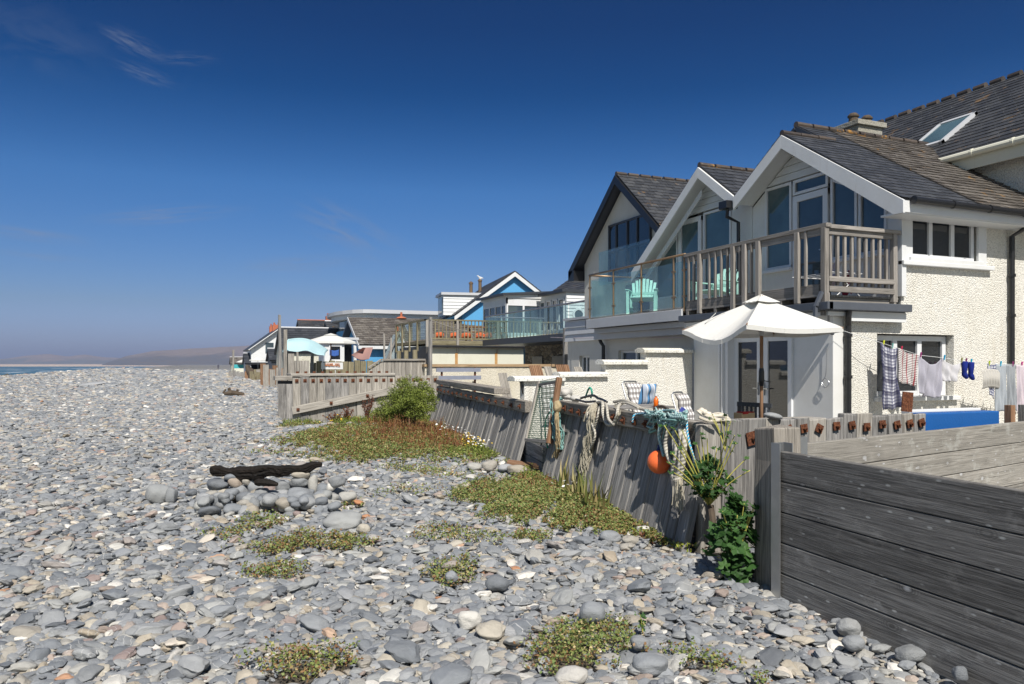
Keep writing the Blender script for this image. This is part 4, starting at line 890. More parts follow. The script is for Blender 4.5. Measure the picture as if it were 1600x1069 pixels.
u = MB(); slab(u, [(19.3, 34.9, 5.50), (19.3, 42.1, 5.50), (24.6, 42.1, 9.1), (24.6, 34.9, 9.1)], .14); slab(u, [(29, 34.9, 5.50), (29, 42.1, 5.50), (24.6, 42.1, 9.1), (24.6, 34.9, 9.1)], .14); ru = u.build('roof', M['charcoal'], Eh)
s = MB(); slope(s, (19.25, 34.9, 5.52), (19.25, 42.1, 5.52), (24.6, 34.9, 9.12), (24.6, 42.1, 9.12), .35, .3, .02); s.build('slates', M['slate_lichen'], ru)
m = MB(); m.bb(24.4, 28.8, 35, 42, 0, 5.5); m.prism([(19.6, 5.45), (28.8, 5.45), (24.6, 8.9)], 1, 35.2, 41.8); m.build('rear_wall', M['dash_far'], Eh)

# ================================================================== timber deck over the cream garage
Dk = thing('raised_deck', (10.4, 35.8, .1), 'cream garage with a timber railed deck on its roof, orange cushions behind the railing', 'deck')
m = MB(); m.bb(10.7, 15.6, 35.92, 41.5, 0, 2.66); m.build('garage_wall', M['cream'], Dk)
m = MB(); m.bb(10.4, 18, 35.8, 41.6, 2.74, 2.9); m.bb(10.5, 18, 35.76, 35.84, 2.58, 2.72); m.build('deck_floor', M['wood_mossy'], Dk); gutter(Dk, (10.6, 35.70, 2.62), (15.8, 35.70, 2.60), .06)
m = MB(); m.bb(10.35, 18, 35.74, 35.86, 3.86, 3.93); m.bb(10.35, 10.47, 35.74, 41.6, 3.86, 3.93); m.bb(10.4, 18, 35.78, 35.83, 2.95, 3.03); rlo = m.build('deck_railing', M['wood_mossy'], Dk)
for i in range(40): x = 10.5+i*.187; m = MB(); m.bb(x-.025, x+.025, 35.76, 35.80, 2.95, 3.86); m.build('baluster', M['wood_mossy'], rlo)
for x in (10.45, 12.0, 14.1, 16.4): m = MB(); m.bb(x-.06, x+.06, 35.68, 35.76, 2.6, 3.88); m.bar((x, 35.7, 2.62), (x+.05, 35.95, 2.3), .08, .08); m.build('rail_post', M['wood_pale'], rlo)
for y in (37.2, 38.7, 40.2, 41.5): m = MB(); m.bb(10.34, 10.42, y-.06, y+.06, 2.4, 3.88); m.build('rail_post', M['wood_mossy'], rlo)
for a, b in ((35.9, 37.1), (37.3, 38.6), (38.8, 40.1), (40.3, 41.4)): m = MB(); m.bb(10.43, 10.44, a, b, 2.95, 3.84); m.build('glass_panel', M['glass'], rlo)
for x in (12.0, 14.1): m = MB(); m.bb(x-.07, x+.07, 35.90, 35.93, 1.0, 2.3); m.build('rust_stain', m_plain('rust_stain', (.42, .20, .06), .9, (.55, .36, .16), 3), Dk)
for y in (36.6, 38.3, 39.8): m = MB(); m.tube([(10.1, y, 0), (10.1, y, 2.45)], .12, 8); m.build('pile', M['wood_mossy'], Dk)
m = MB(); wall(m, 'X', 10.58, 35.95, 41.5, 0, 2.6, [], t=.1); m.build('side_wall', M['charcoal'], Dk)
for px, nm in ((686.5, 0), (710, 1), (728, 2), (750, 3), (762, 4)):
    x = XY(px, 36.6); m = MB(); rock_mb(m, (x, 36.6, 3.18), .24, .1, .16, 0, rough=.12, sub=3, sq=.7); o = m.build('cushion', M['terracotta'] if False else m_cloth('orange_cloth', (.55, .13, .05)), smooth_=True)
    tag(o, ['orange cushion on the deck, nearest the seaward corner', 'orange cushion on the deck below the left end of the table', 'orange cushion on the deck right of the first railing bracket', 'orange cushion on the deck towards the bay window', 'rightmost orange cushion on the deck'][nm], 'cushion', 'orange cushions on the deck')
tb = thing('picnic_table', (13.6, 37.2, 2.9), 'brown picnic table on the raised deck behind the railing', 'table')
for i, (z, w_) in enumerate(((3.62, .7), (3.35, .25))): m = MB(); m.bb(12.9, 15.0, 37.2-w_/2-(i*.5), 37.2+w_/2-(i*.5), z, z+.05); m.build('tabletop' if i == 0 else 'seat', M['wood_brown'], tb)
for x in (13.1, 14.8): m = MB(); m.bar((x, 36.7, 2.9), (x, 37.2, 3.62), .08, .05); m.bar((x, 37.7, 2.9), (x, 37.2, 3.62), .08, .05); m.build('leg', M['wood_brown'], tb)

# ================================================================== sky blue gable house
Fh = thing('blue_gable_house', (19.3, 46.0, .1), 'sky blue gabled house with white bargeboards, a dormer and two flue pipes', 'house', rz=R(-9))
def loc(m_, name, mat, par, **k): return m_.build(name, mat, par, local=True, **k)
m = MB(); m.prism([(-3.4, 0), (3.6, 0), (3.6, 4.9), (0, 7.45), (-3.4, 4.95)], 1, 0, 9); loc(m, 'wall', M['blue_wall'], Fh)
u = MB(); slab(u, [(-3.9, -.25, 4.75), (-3.9, 9.2, 4.75), (0, 9.2, 7.65), (0, -.25, 7.65)], .14); slab(u, [(3.9, -.25, 4.75), (3.9, 9.2, 4.75), (0, 9.2, 7.65), (0, -.25, 7.65)], .14); ru = loc(u, 'roof', M['charcoal'], Fh)
s = MB(); slope(s, (-3.92, -.26, 4.77), (-3.92, 9.2, 4.77), (0, -.26, 7.68), (0, 9.2, 7.68), .35, .3, .02); slope(s, (3.92, -.26, 4.77), (3.92, 9.2, 4.77), (0, -.26, 7.68), (0, 9.2, 7.68), .35, .3, .02); loc(s, 'slates', M['slate'], ru)
ba = MB(); ba.prism([(0, 7.6), (-3.95, 4.68), (-3.95, 4.42), (0, 7.32)], 1, -.33, -.26); ba.prism([(0, 7.6), (3.95, 4.68), (3.95, 4.42), (0, 7.32)], 1, -.33, -.26); loc(ba, 'bargeboard', M['white'], Fh)
dm = MB(); dm.bb(-4.3, -1.6, 2.2, 4.6, 4.9, 6.25); dmo = loc(dm, 'dormer', M['white'], Fh); m = MB(); m.bb(-4.45, -1.2, 2.0, 4.8, 6.25, 6.42); loc(m, 'dormer_roof', M['greypaint'], dmo); m = MB(); m.bb(-4.34, -4.3, 2.5, 4.3, 5.1, 6.1); loc(m, 'pane', M['pane_teal'], dmo)
m = MB(); boards_h(m, 'Y', 2.14, 2.2, lambda z: (-4.3, -1.6), 4.9, 6.22, .22); loc(m, 'dormer_boards', M['white'], dmo)
for x, z in ((-1.9, 7.25), (-1.25, 7.45)): m = MB(); m.lathe([(.0, 0), (.13, 0), (.12, 1.2), (.16, 1.22), (.16, 1.3), (.0, 1.42)], (x, 5.0, z-1.15+.0), 10); loc(m, 'flue_pipe', M['bronze'], Fh)

gx_, gy_, gz_ = Fh.location.x-1.25*math.cos(R(-9))-5*math.sin(R(-9)), Fh.location.y-1.25*math.sin(R(-9))+5*math.cos(R(-9)), 7.45-1.15+1.55
gm_ = bpy.data.meshes.new('gull'); gm_.from_pydata([(gx_, gy_, gz_), (gx_+.12, gy_, gz_+.02), (gx_-.10, gy_, gz_+.08), (gx_-.15, gy_, gz_+.16), (gx_-.24, gy_, gz_+.15), (gx_+.26, gy_, gz_-.02), (gx_-.0, gy_, gz_-.13)], [(0, 1), (0, 2), (2, 3), (3, 4), (1, 5), (0, 6)], []); gm_.materials.append(M['white'])
go2 = bpy.data.objects.new('gull', gm_); col.objects.link(go2); go2.modifiers.new('skin', 'SKIN'); tag(go2, 'white gull perched on the right flue pipe of the blue house', 'gull')
for v, r_ in zip(gm_.skin_vertices[0].data, [.085, .07, .05, .05, .012, .015, .012]): v.radius = (r_, r_)
gm_.skin_vertices[0].data[0].use_root = True; go2.modifiers.new('sub', 'SUBSURF').levels = 1
Jh = thing('flat_roofed_house', (10.5, 56, .1), 'long flat roofed white house with a curved seaward end and deep fascia', 'house')
def rpoly(x0, x1, y0, y1, r): return [(x1, y0), (x1, y1), (x0+r, y1)]+[(x0+r-r*math.sin(a), (y0+y1)/2+(y1-y0)/2*math.cos(a)) for a in np.linspace(.2, 2.9, 9)]+[(x0+r, y0)]
m = MB(); m.prism(rpoly(9.9, 19.8, 55.3, 66.5, 2.0), 2, 5.45, 5.72); m.build('roof', M['greypaint'], Jh); m = MB(); m.prism(rpoly(10.2, 19.6, 55.6, 66, 2.0), 2, 5.1, 5.45); m.build('fascia', M['white'], Jh)
m = MB(); m.prism(rpoly(10.6, 19.3, 56, 65.6, 2.0), 2, 0, 4.3); m.build('wall', M['blue_wall'], Jh); m = MB(); m.prism(rpoly(10.7, 19.2, 56.1, 65.5, 2.0), 2, 4.3, 5.1); m.build('window_band', M['pane_teal'], Jh)
for px in (561, 618, 645, 668): x = XY(px, 56.0); m = MB(); m.bb(x-.12, x+.12, 55.95, 56.1, 4.3, 5.1); m.build('mullion', M['white'], Jh)
m = MB(); m.bb(XY(672, 56), 19.3, 55.9, 56.0, 4.3, 5.1); m.build('white_panel', M['white'], Jh)

# brown tiled blue outbuilding
Kh = thing('brown_roofed_outbuilding', (8.8, 44, .1), 'low blue outbuilding under a steep brown tiled roof', 'outbuilding')
m = MB(); m.prism([(44.1, 0), (50.2, 0), (50.2, 2.7), (47.2, 4.40), (44.1, 2.7)], 0, 9.2, 17); m.build('wall', M['blue_wall'], Kh)
u2 = MB(); slab(u2, [(8.8, 43.8, 2.82), (17.2, 43.8, 2.82), (17.2, 47.2, 4.58), (8.8, 47.2, 4.58)], .12); slab(u2, [(8.8, 50.5, 2.82), (17.2, 50.5, 2.82), (17.2, 47.2, 4.58), (8.8, 47.2, 4.58)], .12); ku = u2.build('roof', M['charcoal'], Kh)
s = MB(); slope(s, (8.78, 43.78, 2.84), (17.2, 43.78, 2.84), (8.78, 47.2, 4.61), (17.2, 47.2, 4.61), .3, .26, .03, irr=.03); s.build('tiles', M['tile_moss'], ku)
m = MB(); m.bb(8.75, 17.2, 43.72, 43.79, 2.62, 2.80); m.build('fascia', M['white'], Kh); m = MB(); m.bar((8.77, 43.75, 2.74), (8.77, 47.2, 4.53), .05, .2); m.build('bargeboard', M['greypaint'], Kh)
f_ = MB(); f_.lathe([(0, 0), (.35, 0), (.2, .1), (.08, .12), (.07, .38), (.0, .4)], (XY(627, 47.2), 47.2, 4.62), 12); o = f_.build('ridge_finial', M['terracotta'], Kh)
Ih = thing('patterned_gable_shed', (10.5, 42.5, .1), 'small pointed shed with a pale scale patterned gable beside the raised deck', 'shed')
m = MB(); px_ = XY(625, 42.0); m.prism([(px_-1.05, 0), (px_+1.05, 0), (px_+.95, 1.2), (px_, 3.45), (px_-.95, 1.2)], 1, 42.3, 43.6); m.build('gable_wall', m_dash('scale_pattern', (.30, .36, .38), 6, .8, .2), Ih)
for s_ in (-1, 1): m = MB(); m.bar((px_, 42.25, 3.6), (px_+s_*1.12, 42.25, .95), .1, .16, up=(0, 1, 0)); m.build('bargeboard', M['greypaint'] if s_ > 0 else M['wood_grey'], Ih)
m = MB(); m.lathe([(0, 0), (.1, 0), (.08, .2), (0, .28)], (px_-.05, 42.3, 3.6), 8); m.build('finial', M['terracotta'], Ih)

# ================================================================== distant row
def far_house(name, x0, x1, y0, y1, ze, zr, label, wm='white', rm='slate', along='X', chim=(), cat='house', dark=(), kindw=None):
    h = thing(name, ((x0+x1)/2, y0, 0), label, cat)
    m = MB()
    if along == 'X':
        yc = (y0+y1)/2; m.prism([(y0, 0), (y1, 0), (y1, ze), (yc, zr-.1), (y0, ze)], 0, x0, x1); m.build('wall', M[wm], h)
        u = MB(); slab(u, [(x0-.2, y0-.2, ze-.1), (x1+.2, y0-.2, ze-.1), (x1+.2, yc, zr), (x0-.2, yc, zr)], .12); slab(u, [(x0-.2, y1+.2, ze-.1), (x1+.2, y1+.2, ze-.1), (x1+.2, yc, zr), (x0-.2, yc, zr)], .12); ro = u.build('roof', M[rm], h)
        s = MB(); slope(s, (x0-.2, y0-.22, ze-.08), (x1+.2, y0-.22, ze-.08), (x0-.2, yc, zr+.03), (x1+.2, yc, zr+.03), .5, .4, .03); s.build('slates', M[rm], ro)
        r_ = MB(); r_.tube([(x0-.2, yc, zr), (x1+.2, yc, zr)], .1, 6); r_.build('ridge_tiles', M['red_tile' if chim else 'greypaint'], ro)
        cc = [(x, yc) for x in chim]
    else:
        xc = (x0+x1)/2; m.prism([(x0, 0), (x1, 0), (x1, ze), (xc, zr-.1), (x0, ze)], 1, y0, y1); m.build('wall', M[wm], h)
        u = MB(); slab(u, [(x0-.3, y0-.3, ze-.15), (x0-.3, y1, ze-.15), (xc, y1, zr), (xc, y0-.3, zr)], .15); slab(u, [(x1+.3, y0-.3, ze-.15), (x1+.3, y1, ze-.15), (xc, y1, zr), (xc, y0-.3, zr)], .15); ro = u.build('roof', M[rm], h)
        b = MB(); b.bar((x0-.3, y0-.35, ze-.25), (xc, y0-.35, zr-.1), .08, .35, up=(0, 1, 0)); b.bar((x1+.3, y0-.35, ze-.25), (xc, y0-.35, zr-.1), .08, .35, up=(0, 1, 0)); b.build('bargeboard', M['white'], h)
        cc = [(xc, y) for y in chim]
    for (x, y) in cc:
        c = MB(); c.bb(x-.45, x+.45, y-.3, y+.3, zr-.6, zr+.45); co = c.build('chimney', M['terracotta'], h)
        p = MB(); [p.lathe([(0, 0), (.12, 0), (.09, .3), (0, .3)], (x+d, y, zr+.45), 8) for d in (-.25, .25)]; p.build('chimney_pots', M['red_tile'], co)
    for (a, z, w_, hh) in dark: d = MB(); d.bb(a-w_/2, a+w_/2, y0-.06, y0+.02, z, z+hh); d.build('window', M['pane'], h)
    return h
far_house('long_slate_cottage', XY(446, 62), 16, 62, 69, 2.75, 4.75, 'long low cottage under a plain dark slate roof behind the pale blue awning', 'dash_far')
far_house('red_ridged_house', XY(476, 76), XY(560, 76), 76, 84, 4.2, 6.2, 'slate roofed house with a red ridge and red brick chimneys, far along the row', 'greypaint', 'slate_lichen', chim=(XY(516, 80), XY(541, 80)))
far_house('dormered_slate_house', XY(523, 66), XY(552, 66), 66, 74, 3.3, 5.6, 'slate roofed house with a flat grey dormer left of the brown roof', 'greypaint', 'slate_lichen')
far_house('white_gabled_house', 6.2, 12.5, 92, 102, 3.6, 6.0, 'white gabled house with brick chimneys, furthest clear house left of the tall pole', 'white', 'slate', along='Y', chim=(96, 100), dark=((8.2, 3.0, .9, 1.2), (9.8, 2.2, .8, 1.5)))
far_house('brown_roofed_cabin', XY(393, 118), XY(425, 118), 118, 124, 2.0, 4.2, 'low brown roofed cabin far along the shore', 'wood_brown' if False else 'cream', 'tile_moss')
far_house('slate_roofed_cabin', XY(385, 92), XY(436, 92), 92, 97, 1.9, 3.0, 'low slate roofed shore cabin beside the white gabled house', 'greypaint', 'slate')
far_house('boarded_beach_hut', XY(362, 132), XY(382, 132), 132, 137, 1.9, 2.9, 'weathered boarded hut with a slanting roof at the far end of the row', 'cream', 'tile_moss')
far_house('small_glazed_cabin', XY(424, 78), XY(438, 78), 78, 82, 2.2, 3.3, 'small dark glazed cabin just left of the tall timber pole', 'charcoal', 'slate')
# ================================================================== timber walls
def slat(name, a, b, z0, z1, th, mat, par, bevel=.005, sub=False):
    m = MB(); m.bar((a[0], a[1], (z0+z1)/2), (b[0], b[1], (z0+z1)/2), th, z1-z0); return m.build(name, mat, par, bevel=bevel)
def frame2(p):  # unit vectors along/out of a wall line
    d = Vector((p[1][0]-p[0][0], p[1][1]-p[0][1], 0)).normalized(); return d, Vector((-d.y, d.x, 0))
A0, A1 = Vector((4.08, 4.52, 0)), Vector((3.70, -.9, 0)); dA = (A1-A0).normalized(); nA = Vector((-dA.y, dA.x, 0))
fb = thing('board_fence', (4.08, 4.52, 0), 'dark weathered fence of five wide horizontal boards in the right foreground', 'fence')
for i in range(5):
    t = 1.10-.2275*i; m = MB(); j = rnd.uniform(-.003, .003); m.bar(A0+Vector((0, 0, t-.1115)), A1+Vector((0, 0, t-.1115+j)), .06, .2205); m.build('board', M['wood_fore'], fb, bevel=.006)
st = MB(); st.bar((4.085, 4.53, -.3), (4.085, 4.53, 1.16), .085, .012, up=nA); st.bar(A0+nA*-.045+Vector((0, 0, -.3)), A0+nA*-.045+Vector((0, 0, 1.16)), .075, .008, up=nA)
def vpost(name, c, w_, d_, z0, z1, ang, mat, par=None, bevel=.006, lean=(0, 0), jit=.0):
    m = MB(); n = 7; rm = Matrix.Rotation(ang, 3, 'Z'); V = []; G_ = []; o = [rnd.uniform(0, 30) for _ in range(3)]
    for i in range(n):
        z = z0+(z1-z0)*i/(n-1); jx, jy = rnd.uniform(-jit, jit), rnd.uniform(-jit, jit)
        for (sx, sy) in ((-1, -1), (1, -1), (1, 1), (-1, 1)):
            zz = z+(rnd.uniform(-jit*2, jit*2) if i == n-1 else 0); p = rm @ Vector((sx*w_/2+jx+rnd.uniform(-jit, jit)*.5, sy*d_/2+jy, 0)); u = (z-z0)/(z1-z0)
            V.append((c[0]+p.x+lean[0]*u, c[1]+p.y+lean[1]*u, zz)); G_.append((z+o[0], sx*w_/2+o[1], sy*d_/2+o[2]))
    F = [(0, 3, 2, 1), tuple((n-1)*4+k for k in range(4))]
    for i in range(n-1):
        for k in range(4): F.append((i*4+k, i*4+(k+1) % 4, i*4+4+(k+1) % 4, i*4+4+k))
    m.add(V, F, G_); return m.build(name, mat, par, bevel=bevel)
angA = math.atan2(dA.y, dA.x)
sp_ = thing('steel_channel_post', (4.09, 4.54, 0), 'galvanised steel channel post at the near end of the dark board fence', 'post')
for off, w_, t_ in ((.055, .10, .008), (-.055, .10, .008)):
    m = MB(); c = A0-dA*.015+nA*off; m.box((c.x, c.y, .42), (w_, t_, 1.48), rot=Matrix.Rotation(angA, 3, 'Z')); m.build('flange', M['steel'], sp_)
m = MB(); c = A0-dA*.065; m.box((c.x, c.y, .42), (.008, .11, 1.476), rot=Matrix.Rotation(angA, 3, 'Z')); m.build('web', M['steel'], sp_)
p0 = vpost('timber_post', (4.27, 4.80), .25, .25, -.3, 1.25, angA, M['wood_post'], bevel=.012, jit=.008); tag(p0, 'big square cracked timber post beside the steel channel, front right', 'post')
# sunlit board fence going inland
fb2 = thing('board_fence', (4.53, 4.83, 0), 'sunlit pale board fence running inland behind the dark boards', 'fence')
for i in range(5):
    t = 1.11-.2275*i; m = MB(); m.bar((4.50, 4.82, t-.1115), (9.6, 5.955, t-.1115), .06, .221); m.build('board', M['wood_fore_lit'], fb2, bevel=.006)
m = MB(); m.bar((4.47, 4.74, -.2), (4.47, 4.74, 1.17), .09, .02); m.build('steel_plate', M['steel'], fb2)
def washer(par, p, n, s=.085, rot=0, head=True, name='bolt'):
    m = MB(); n = Vector(n).normalized(); side = Vector((0, 0, 1)).cross(n).normalized(); up = n.cross(side); c, q = math.cos(rot), math.sin(rot); a = side*c+up*q; b = up*c-side*q
    p = Vector(p); V = [p+a*(x*s/2)+b*(y*s/2)+n*z for z in (0, .012) for x, y in ((-1, -1), (1, -1), (1, 1), (-1, 1))]
    m.add(V, [(3, 2, 1, 0), (4, 5, 6, 7), (0, 1, 5, 4), (1, 2, 6, 5), (2, 3, 7, 6), (3, 0, 4, 7)])
    if head: m.tube([p+n*.012, p+n*.035], .020, 6); m.tube([p+n*.035, p+n*.05], .011, 6)
    return m.build(name, M['rust'], par)
# bolted upright plank wall facing the camera
bp = thing('bolted_plank_wall', (4.6, 6.05, 0), 'wall of upright grey planks each with a rusty square bolt plate', 'wall')
x = 4.42; i = 0
while x < 7.4:
    wd = rnd.uniform(.17, .24) if x > 5.0 else rnd.uniform(.22, .3); yy = 6.05+.022*(x-4.6)
    vpost('plank', (x+wd/2, yy+rnd.uniform(-.012, .012)), wd-.008, .09, -.1, 1.20+rnd.uniform(-.02, .025), .02, M['wood_grey' if i % 3 else 'wood_pale'], bp, bevel=.01, jit=.006)
    if x > 4.95: washer(bp, (x+wd/2, yy-.055, 1.10+rnd.uniform(-.012, .012)), (0, -1, 0), .085, rnd.uniform(-.5, .6))
    x += wd; i += 1
washer(bp, (5.02, 5.99, 1.03), (0, -1, 0), .13, .2)
m = MB(); m.bb(4.5, 6.1, 6.12, 6.40, 1.12, 1.19); m.build('top_board', M['wood_pale'], bp, bevel=.008)
rp = MB(); q = at(1423, X=7.5); rp.box((7.35, 6.2, 1.33), (.16, .012, .22), rot=Matrix.Rotation(.1, 3, 'Y')); rp.tube([(7.35, 6.19, 1.36), (7.35, 6.21, 1.36)], .03, 8); o = rp.build('rusty_plate', M['rust']); tag(o, 'rusty iron plate with a hole standing above the bolted plank wall', 'plate')
bl = thing('blue_wall', (8.3, 6.15, 0), 'short royal blue painted wall below the hanging washing', 'wall')
m = MB(); m.bb(7.52, 8.75, 6.12, 6.32, 0, 1.2); m.build('wall_face', M['blue_low'], bl, bevel=.012); m = MB(); m.bb(7.56, 8.74, 6.34, 6.46, 0, 1.225); m.build('white_back', M['white'], bl, bevel=.01)
m = MB(); m.bb(8.80, 8.88, 6.02, 6.10, 0, 1.27); m.build('post', M['wood_brown'], bl)
f3 = thing('short_board_fence', (9.05, 6.0, 0), 'short grey board fence right of the blue wall at the photo edge', 'fence')
m = MB(); m.bar((9.06, 5.98, 1.15), (10.6, 6.3, 1.15), .05, .17); m.build('board', M['wood_fore'], f3, bevel=.005); m = MB(); m.bar((9.06, 5.98, .97), (10.6, 6.3, .97), .05, .17); m.build('board', M['wood_fore'], f3, bevel=.005)
m = MB(); m.bb(9.04, 9.12, 6.0, 6.1, 0, 1.27); m.build('post', M['wood_pale'], f3); m = MB(); m.bb(9.22, 9.30, 6.04, 6.14, 0, 1.27); m.build('post', M['wood_pale'], f3)

# leaning timber groynes
def groyne(name, a, b, zt, base, label, n_bolt, wd=(.16, .24), cap=(.14, .19), tl=0.0):
    g = thing(name, (a[0], a[1], 0), label, 'timber wall'); a = Vector((*a, 0)); b = Vector((*b, 0)); d = (b-a).normalized(); n = Vector((-d.y, d.x, 0)); L_ = (b-a).length; s = 0; i = 0
    while s < L_:
        w_ = rnd.uniform(*wd); c = a+d*(s+w_/2); m = MB(); th = .075; k = rnd.uniform(-.02, .02)
        nn = 6; V = []; G_ = []; o = [rnd.uniform(0, 30) for _ in range(3)]
        for q in range(nn):
            u = q/(nn-1); z = -.2+(zt-.06+.2)*u; off = n*(base*(1-u)+k)+d*(-.22*(1-u)); w2 = (w_-.012)*(1-.05*rnd.random())
            for sx, sy in ((-1, -1), (1, -1), (1, 1), (-1, 1)):
                p = c+off+d*(sx*w2/2)+n*(sy*th/2); V.append((p.x, p.y, z)); G_.append((z+o[0], sx*w2/2+o[1], sy*th/2+o[2]))
        F = [(0, 3, 2, 1), tuple((nn-1)*4+kk for kk in range(4))]
        for q in range(nn-1):
            for kk in range(4): F.append((q*4+kk, q*4+(kk+1) % 4, q*4+4+(kk+1) % 4, q*4+4+kk))
        m.add(V, F, G_); m.build('plank', M['wood_grey'], g, bevel=.01); s += w_; i += 1
    # cap beam on the seaward side, worn and uneven
    seg = max(1, round(L_/3.2))
    for q in range(seg):
        p, r_ = a+d*(L_*q/seg+.01), a+d*(L_*(q+1)/seg-.01); m = MB(); NN = 9; V = []; G_ = []; oo = rnd.uniform(0, 30); F = []
        for e in range(NN):
            c = p.lerp(r_, e/(NN-1)); J = lambda: rnd.uniform(-.010, .010)
            for (sy, sz) in ((0, 0), (1, 0), (1, 1), (0, 1)):
                pp = c+n*(.02+sy*cap[0]+J()); V.append((pp.x, pp.y, zt-cap[1]+sz*cap[1]+J()*.8)); G_.append(((c-p).length+oo, sy*.15+oo, sz*.2))
        F += [(0, 1, 2, 3), tuple((NN-1)*4+kk for kk in range(4))]
        for e in range(NN-1):
            for kk in range(4): F.append((e*4+kk, e*4+(kk+1) % 4, e*4+4+(kk+1) % 4, e*4+4+kk))
        m.add(V, F, G_); m.build('cap_beam', M['wood_post'], g, bevel=.012)
    for i in range(n_bolt):
        c = a+d*(L_*(i+.5)/n_bolt)+n*(cap[0]+.028); washer(g, (c.x, c.y, zt-cap[1]*.55+rnd.uniform(-.01, .01)), n, .08, rnd.uniform(-.2, .3))
    return g
G1a, G1b = (4.62, 6.10), (5.36, 10.70); G2a, G2b = (5.52, 12.25), (6.86, 21.9)
g1 = groyne('leaning_plank_wall', G1a, G1b, 1.19, .43, 'leaning timber plank wall hung with ropes, nets and the orange buoy', 14)
g2 = groyne('leaning_plank_wall', G2a, G2b, 1.10, .43, 'leaning timber plank wall between the green bush and the netted gate', 16)
a, b = Vector((*G2a, 0)), Vector((*G2b, 0)); d = (b-a).normalized(); n = Vector((-d.y, d.x, 0))
m = MB(); p = a+d*2.3; m.bar((p.x, p.y, 1.2), (b.x, b.y, 1.23), .34, .13); m.build('upper_beam', M['wood_post'], g2, bevel=.015)
vpost('end_post', (6.76, 21.6), .5, .12, -.1, 1.25, 1.2, M['wood_pale'], g2, lean=(.35, 0), jit=.01)
def gp(px, py, off=.0, ga=G1a, gb=G1b):
    """point on the groyne line below photo pixel px at height py, moved seaward by off"""
    a = Vector((*ga, 0)); d = (Vector((*gb, 0))-a).normalized(); n = Vector((-d.y, d.x, 0)); a = a+n*off; k = (px-800)/1200
    ra, rd = a.x*CT-a.y*ST, d.x*CT-d.y*ST; fa, fd = a.x*ST+a.y*CT, d.x*ST+d.y*CT
    t = (k*fa-ra)/(rd-k*fd); c = a+d*t; f = fa+fd*t; return Vector((c.x, c.y, EYE+f*(569-py)/1200))
# gate of netting between the two walls
gt = thing('netted_gate', (5.3, 11.4, 0), 'leaning timber frame gate with green netting and checked cloth showing through', 'gate')
Q = [gp(826, 690, .05), gp(847, 594, -.05), gp(868, 592, -.05), gp(853, 692, .05)]
qa, qb = at(822, 690, f=12.3), at(843, 596, f=12.5); qc, qd = at(858, 693, f=11.6), at(874, 590, f=11.8)
for (s_, e_, w_) in ((qa, qb, .06), (qc, qd, .09)): m = MB(); m.bar(s_, e_, w_, .05, up=(0, 1, 0)); m.build('upright', M['wood_brown'] if w_ > .07 else M['wood_pale'], gt, bevel=.004)
m = MB(); m.bar(qa+Vector((0, 0, .03)), qc+Vector((0, 0, .03)), .05, .05); m.build('bottom_rail', M['wood_grey'], gt); m = MB(); m.bar(qb.lerp(qa, .06), qd.lerp(qc, .06), .04, .04); m.build('top_rail', M['wood_grey'], gt)
m = MB()
for i in range(17): u = i/16; m.tube([qa.lerp(qc, u), qb.lerp(qd, u)], .004, 4)
for i in range(30): u = i/29; m.tube([qa.lerp(qb, u), qc.lerp(qd, u)], .004, 4)
m.build('netting', m_plain('green_net', (.03, .10, .06), .7), gt)
st_ = thing('plank_step', (5.0, 11.2, 0), 'two wide grey planks stacked below the netted gate', 'planks')
s0, s1 = gp(818, 712, .22), gp(855, 726, .22)
for i in range(2): m = MB(); z = .08+i*.24; m.bar((s0.x, s0.y, z), (s1.x-.05, s1.y, z), .07, .23); m.build('plank', M['wood_grey'], st_, bevel=.006)
m = MB(); q = at(822, 728, Z=.1); m.box((q.x, q.y, .12), (.62, .2, .05), rot=Euler((.1, .12, -.5)).to_matrix()); o = m.build('loose_plank', M['wood_brown'], bevel=.005); tag(o, 'short loose brown plank lying by the boulders below the gate', 'plank')
rb = MB(); q = gp(862, 722, .2); rb.bar((q.x, q.y, 0), (q.x+.22, q.y+.1, .75), .05, .03); o = rb.build('rusty_bar', M['rust']); tag(o, 'leaning rusty iron bar at the end of the rope hung wall', 'bar')

# mid fence with the diagonal beam
mf = thing('plank_sea_wall', (2.8, 23.8, 0), 'grey upright plank wall with a long diagonal beam left of the bush', 'wall'); x = 2.78
while x < 7.15:
    vpost('plank', (x+.12, 23.8+rnd.uniform(-.015, .015)), .232, .1, -.1, 1.38, 0, M['wood_pale' if rnd.random() < .6 else 'wood_grey'], mf, bevel=.01, jit=.004); washer(mf, (x+.12, 23.74, 1.25), (0, -1, 0), .10); x += .24
m = MB(); m.bar((2.75, 23.68, .36), (7.0, 23.68, 1.14), .1, .23); m.build('diagonal_beam', M['wood_pale'], mf, bevel=.01)
for t in (.04, .27, .53, .78): washer(mf, (2.75+4.25*t, 23.62, .36+.78*t), (0, -1, 0), .09)
m = MB(); m.bb(2.72, 5.9, 23.7, 24.2, 1.40, 1.47); m.bb(2.72, 5.9, 24.25, 24.8, 1.40, 1.465); m.build('top_beam', M['wood_pale'], mf, bevel=.01)
for i in range(12): m = MB(); m.tube([(2.95+i*.25, 24.0, 1.47), (2.95+i*.25, 24.0, 1.53)], .05, 6); m.build('bolt', M['rust'], mf)
mf2 = thing('plank_sea_wall', (2.2, 26, 0), 'low plank wall end just beyond the diagonal beam wall', 'wall'); xa = XY(434, 26.2)
for i in range(3): vpost('plank', (xa+.13+i*.26, 26.2), .25, .1, -.1, 1.1, 0, M['wood_grey'], mf2, jit=.005)
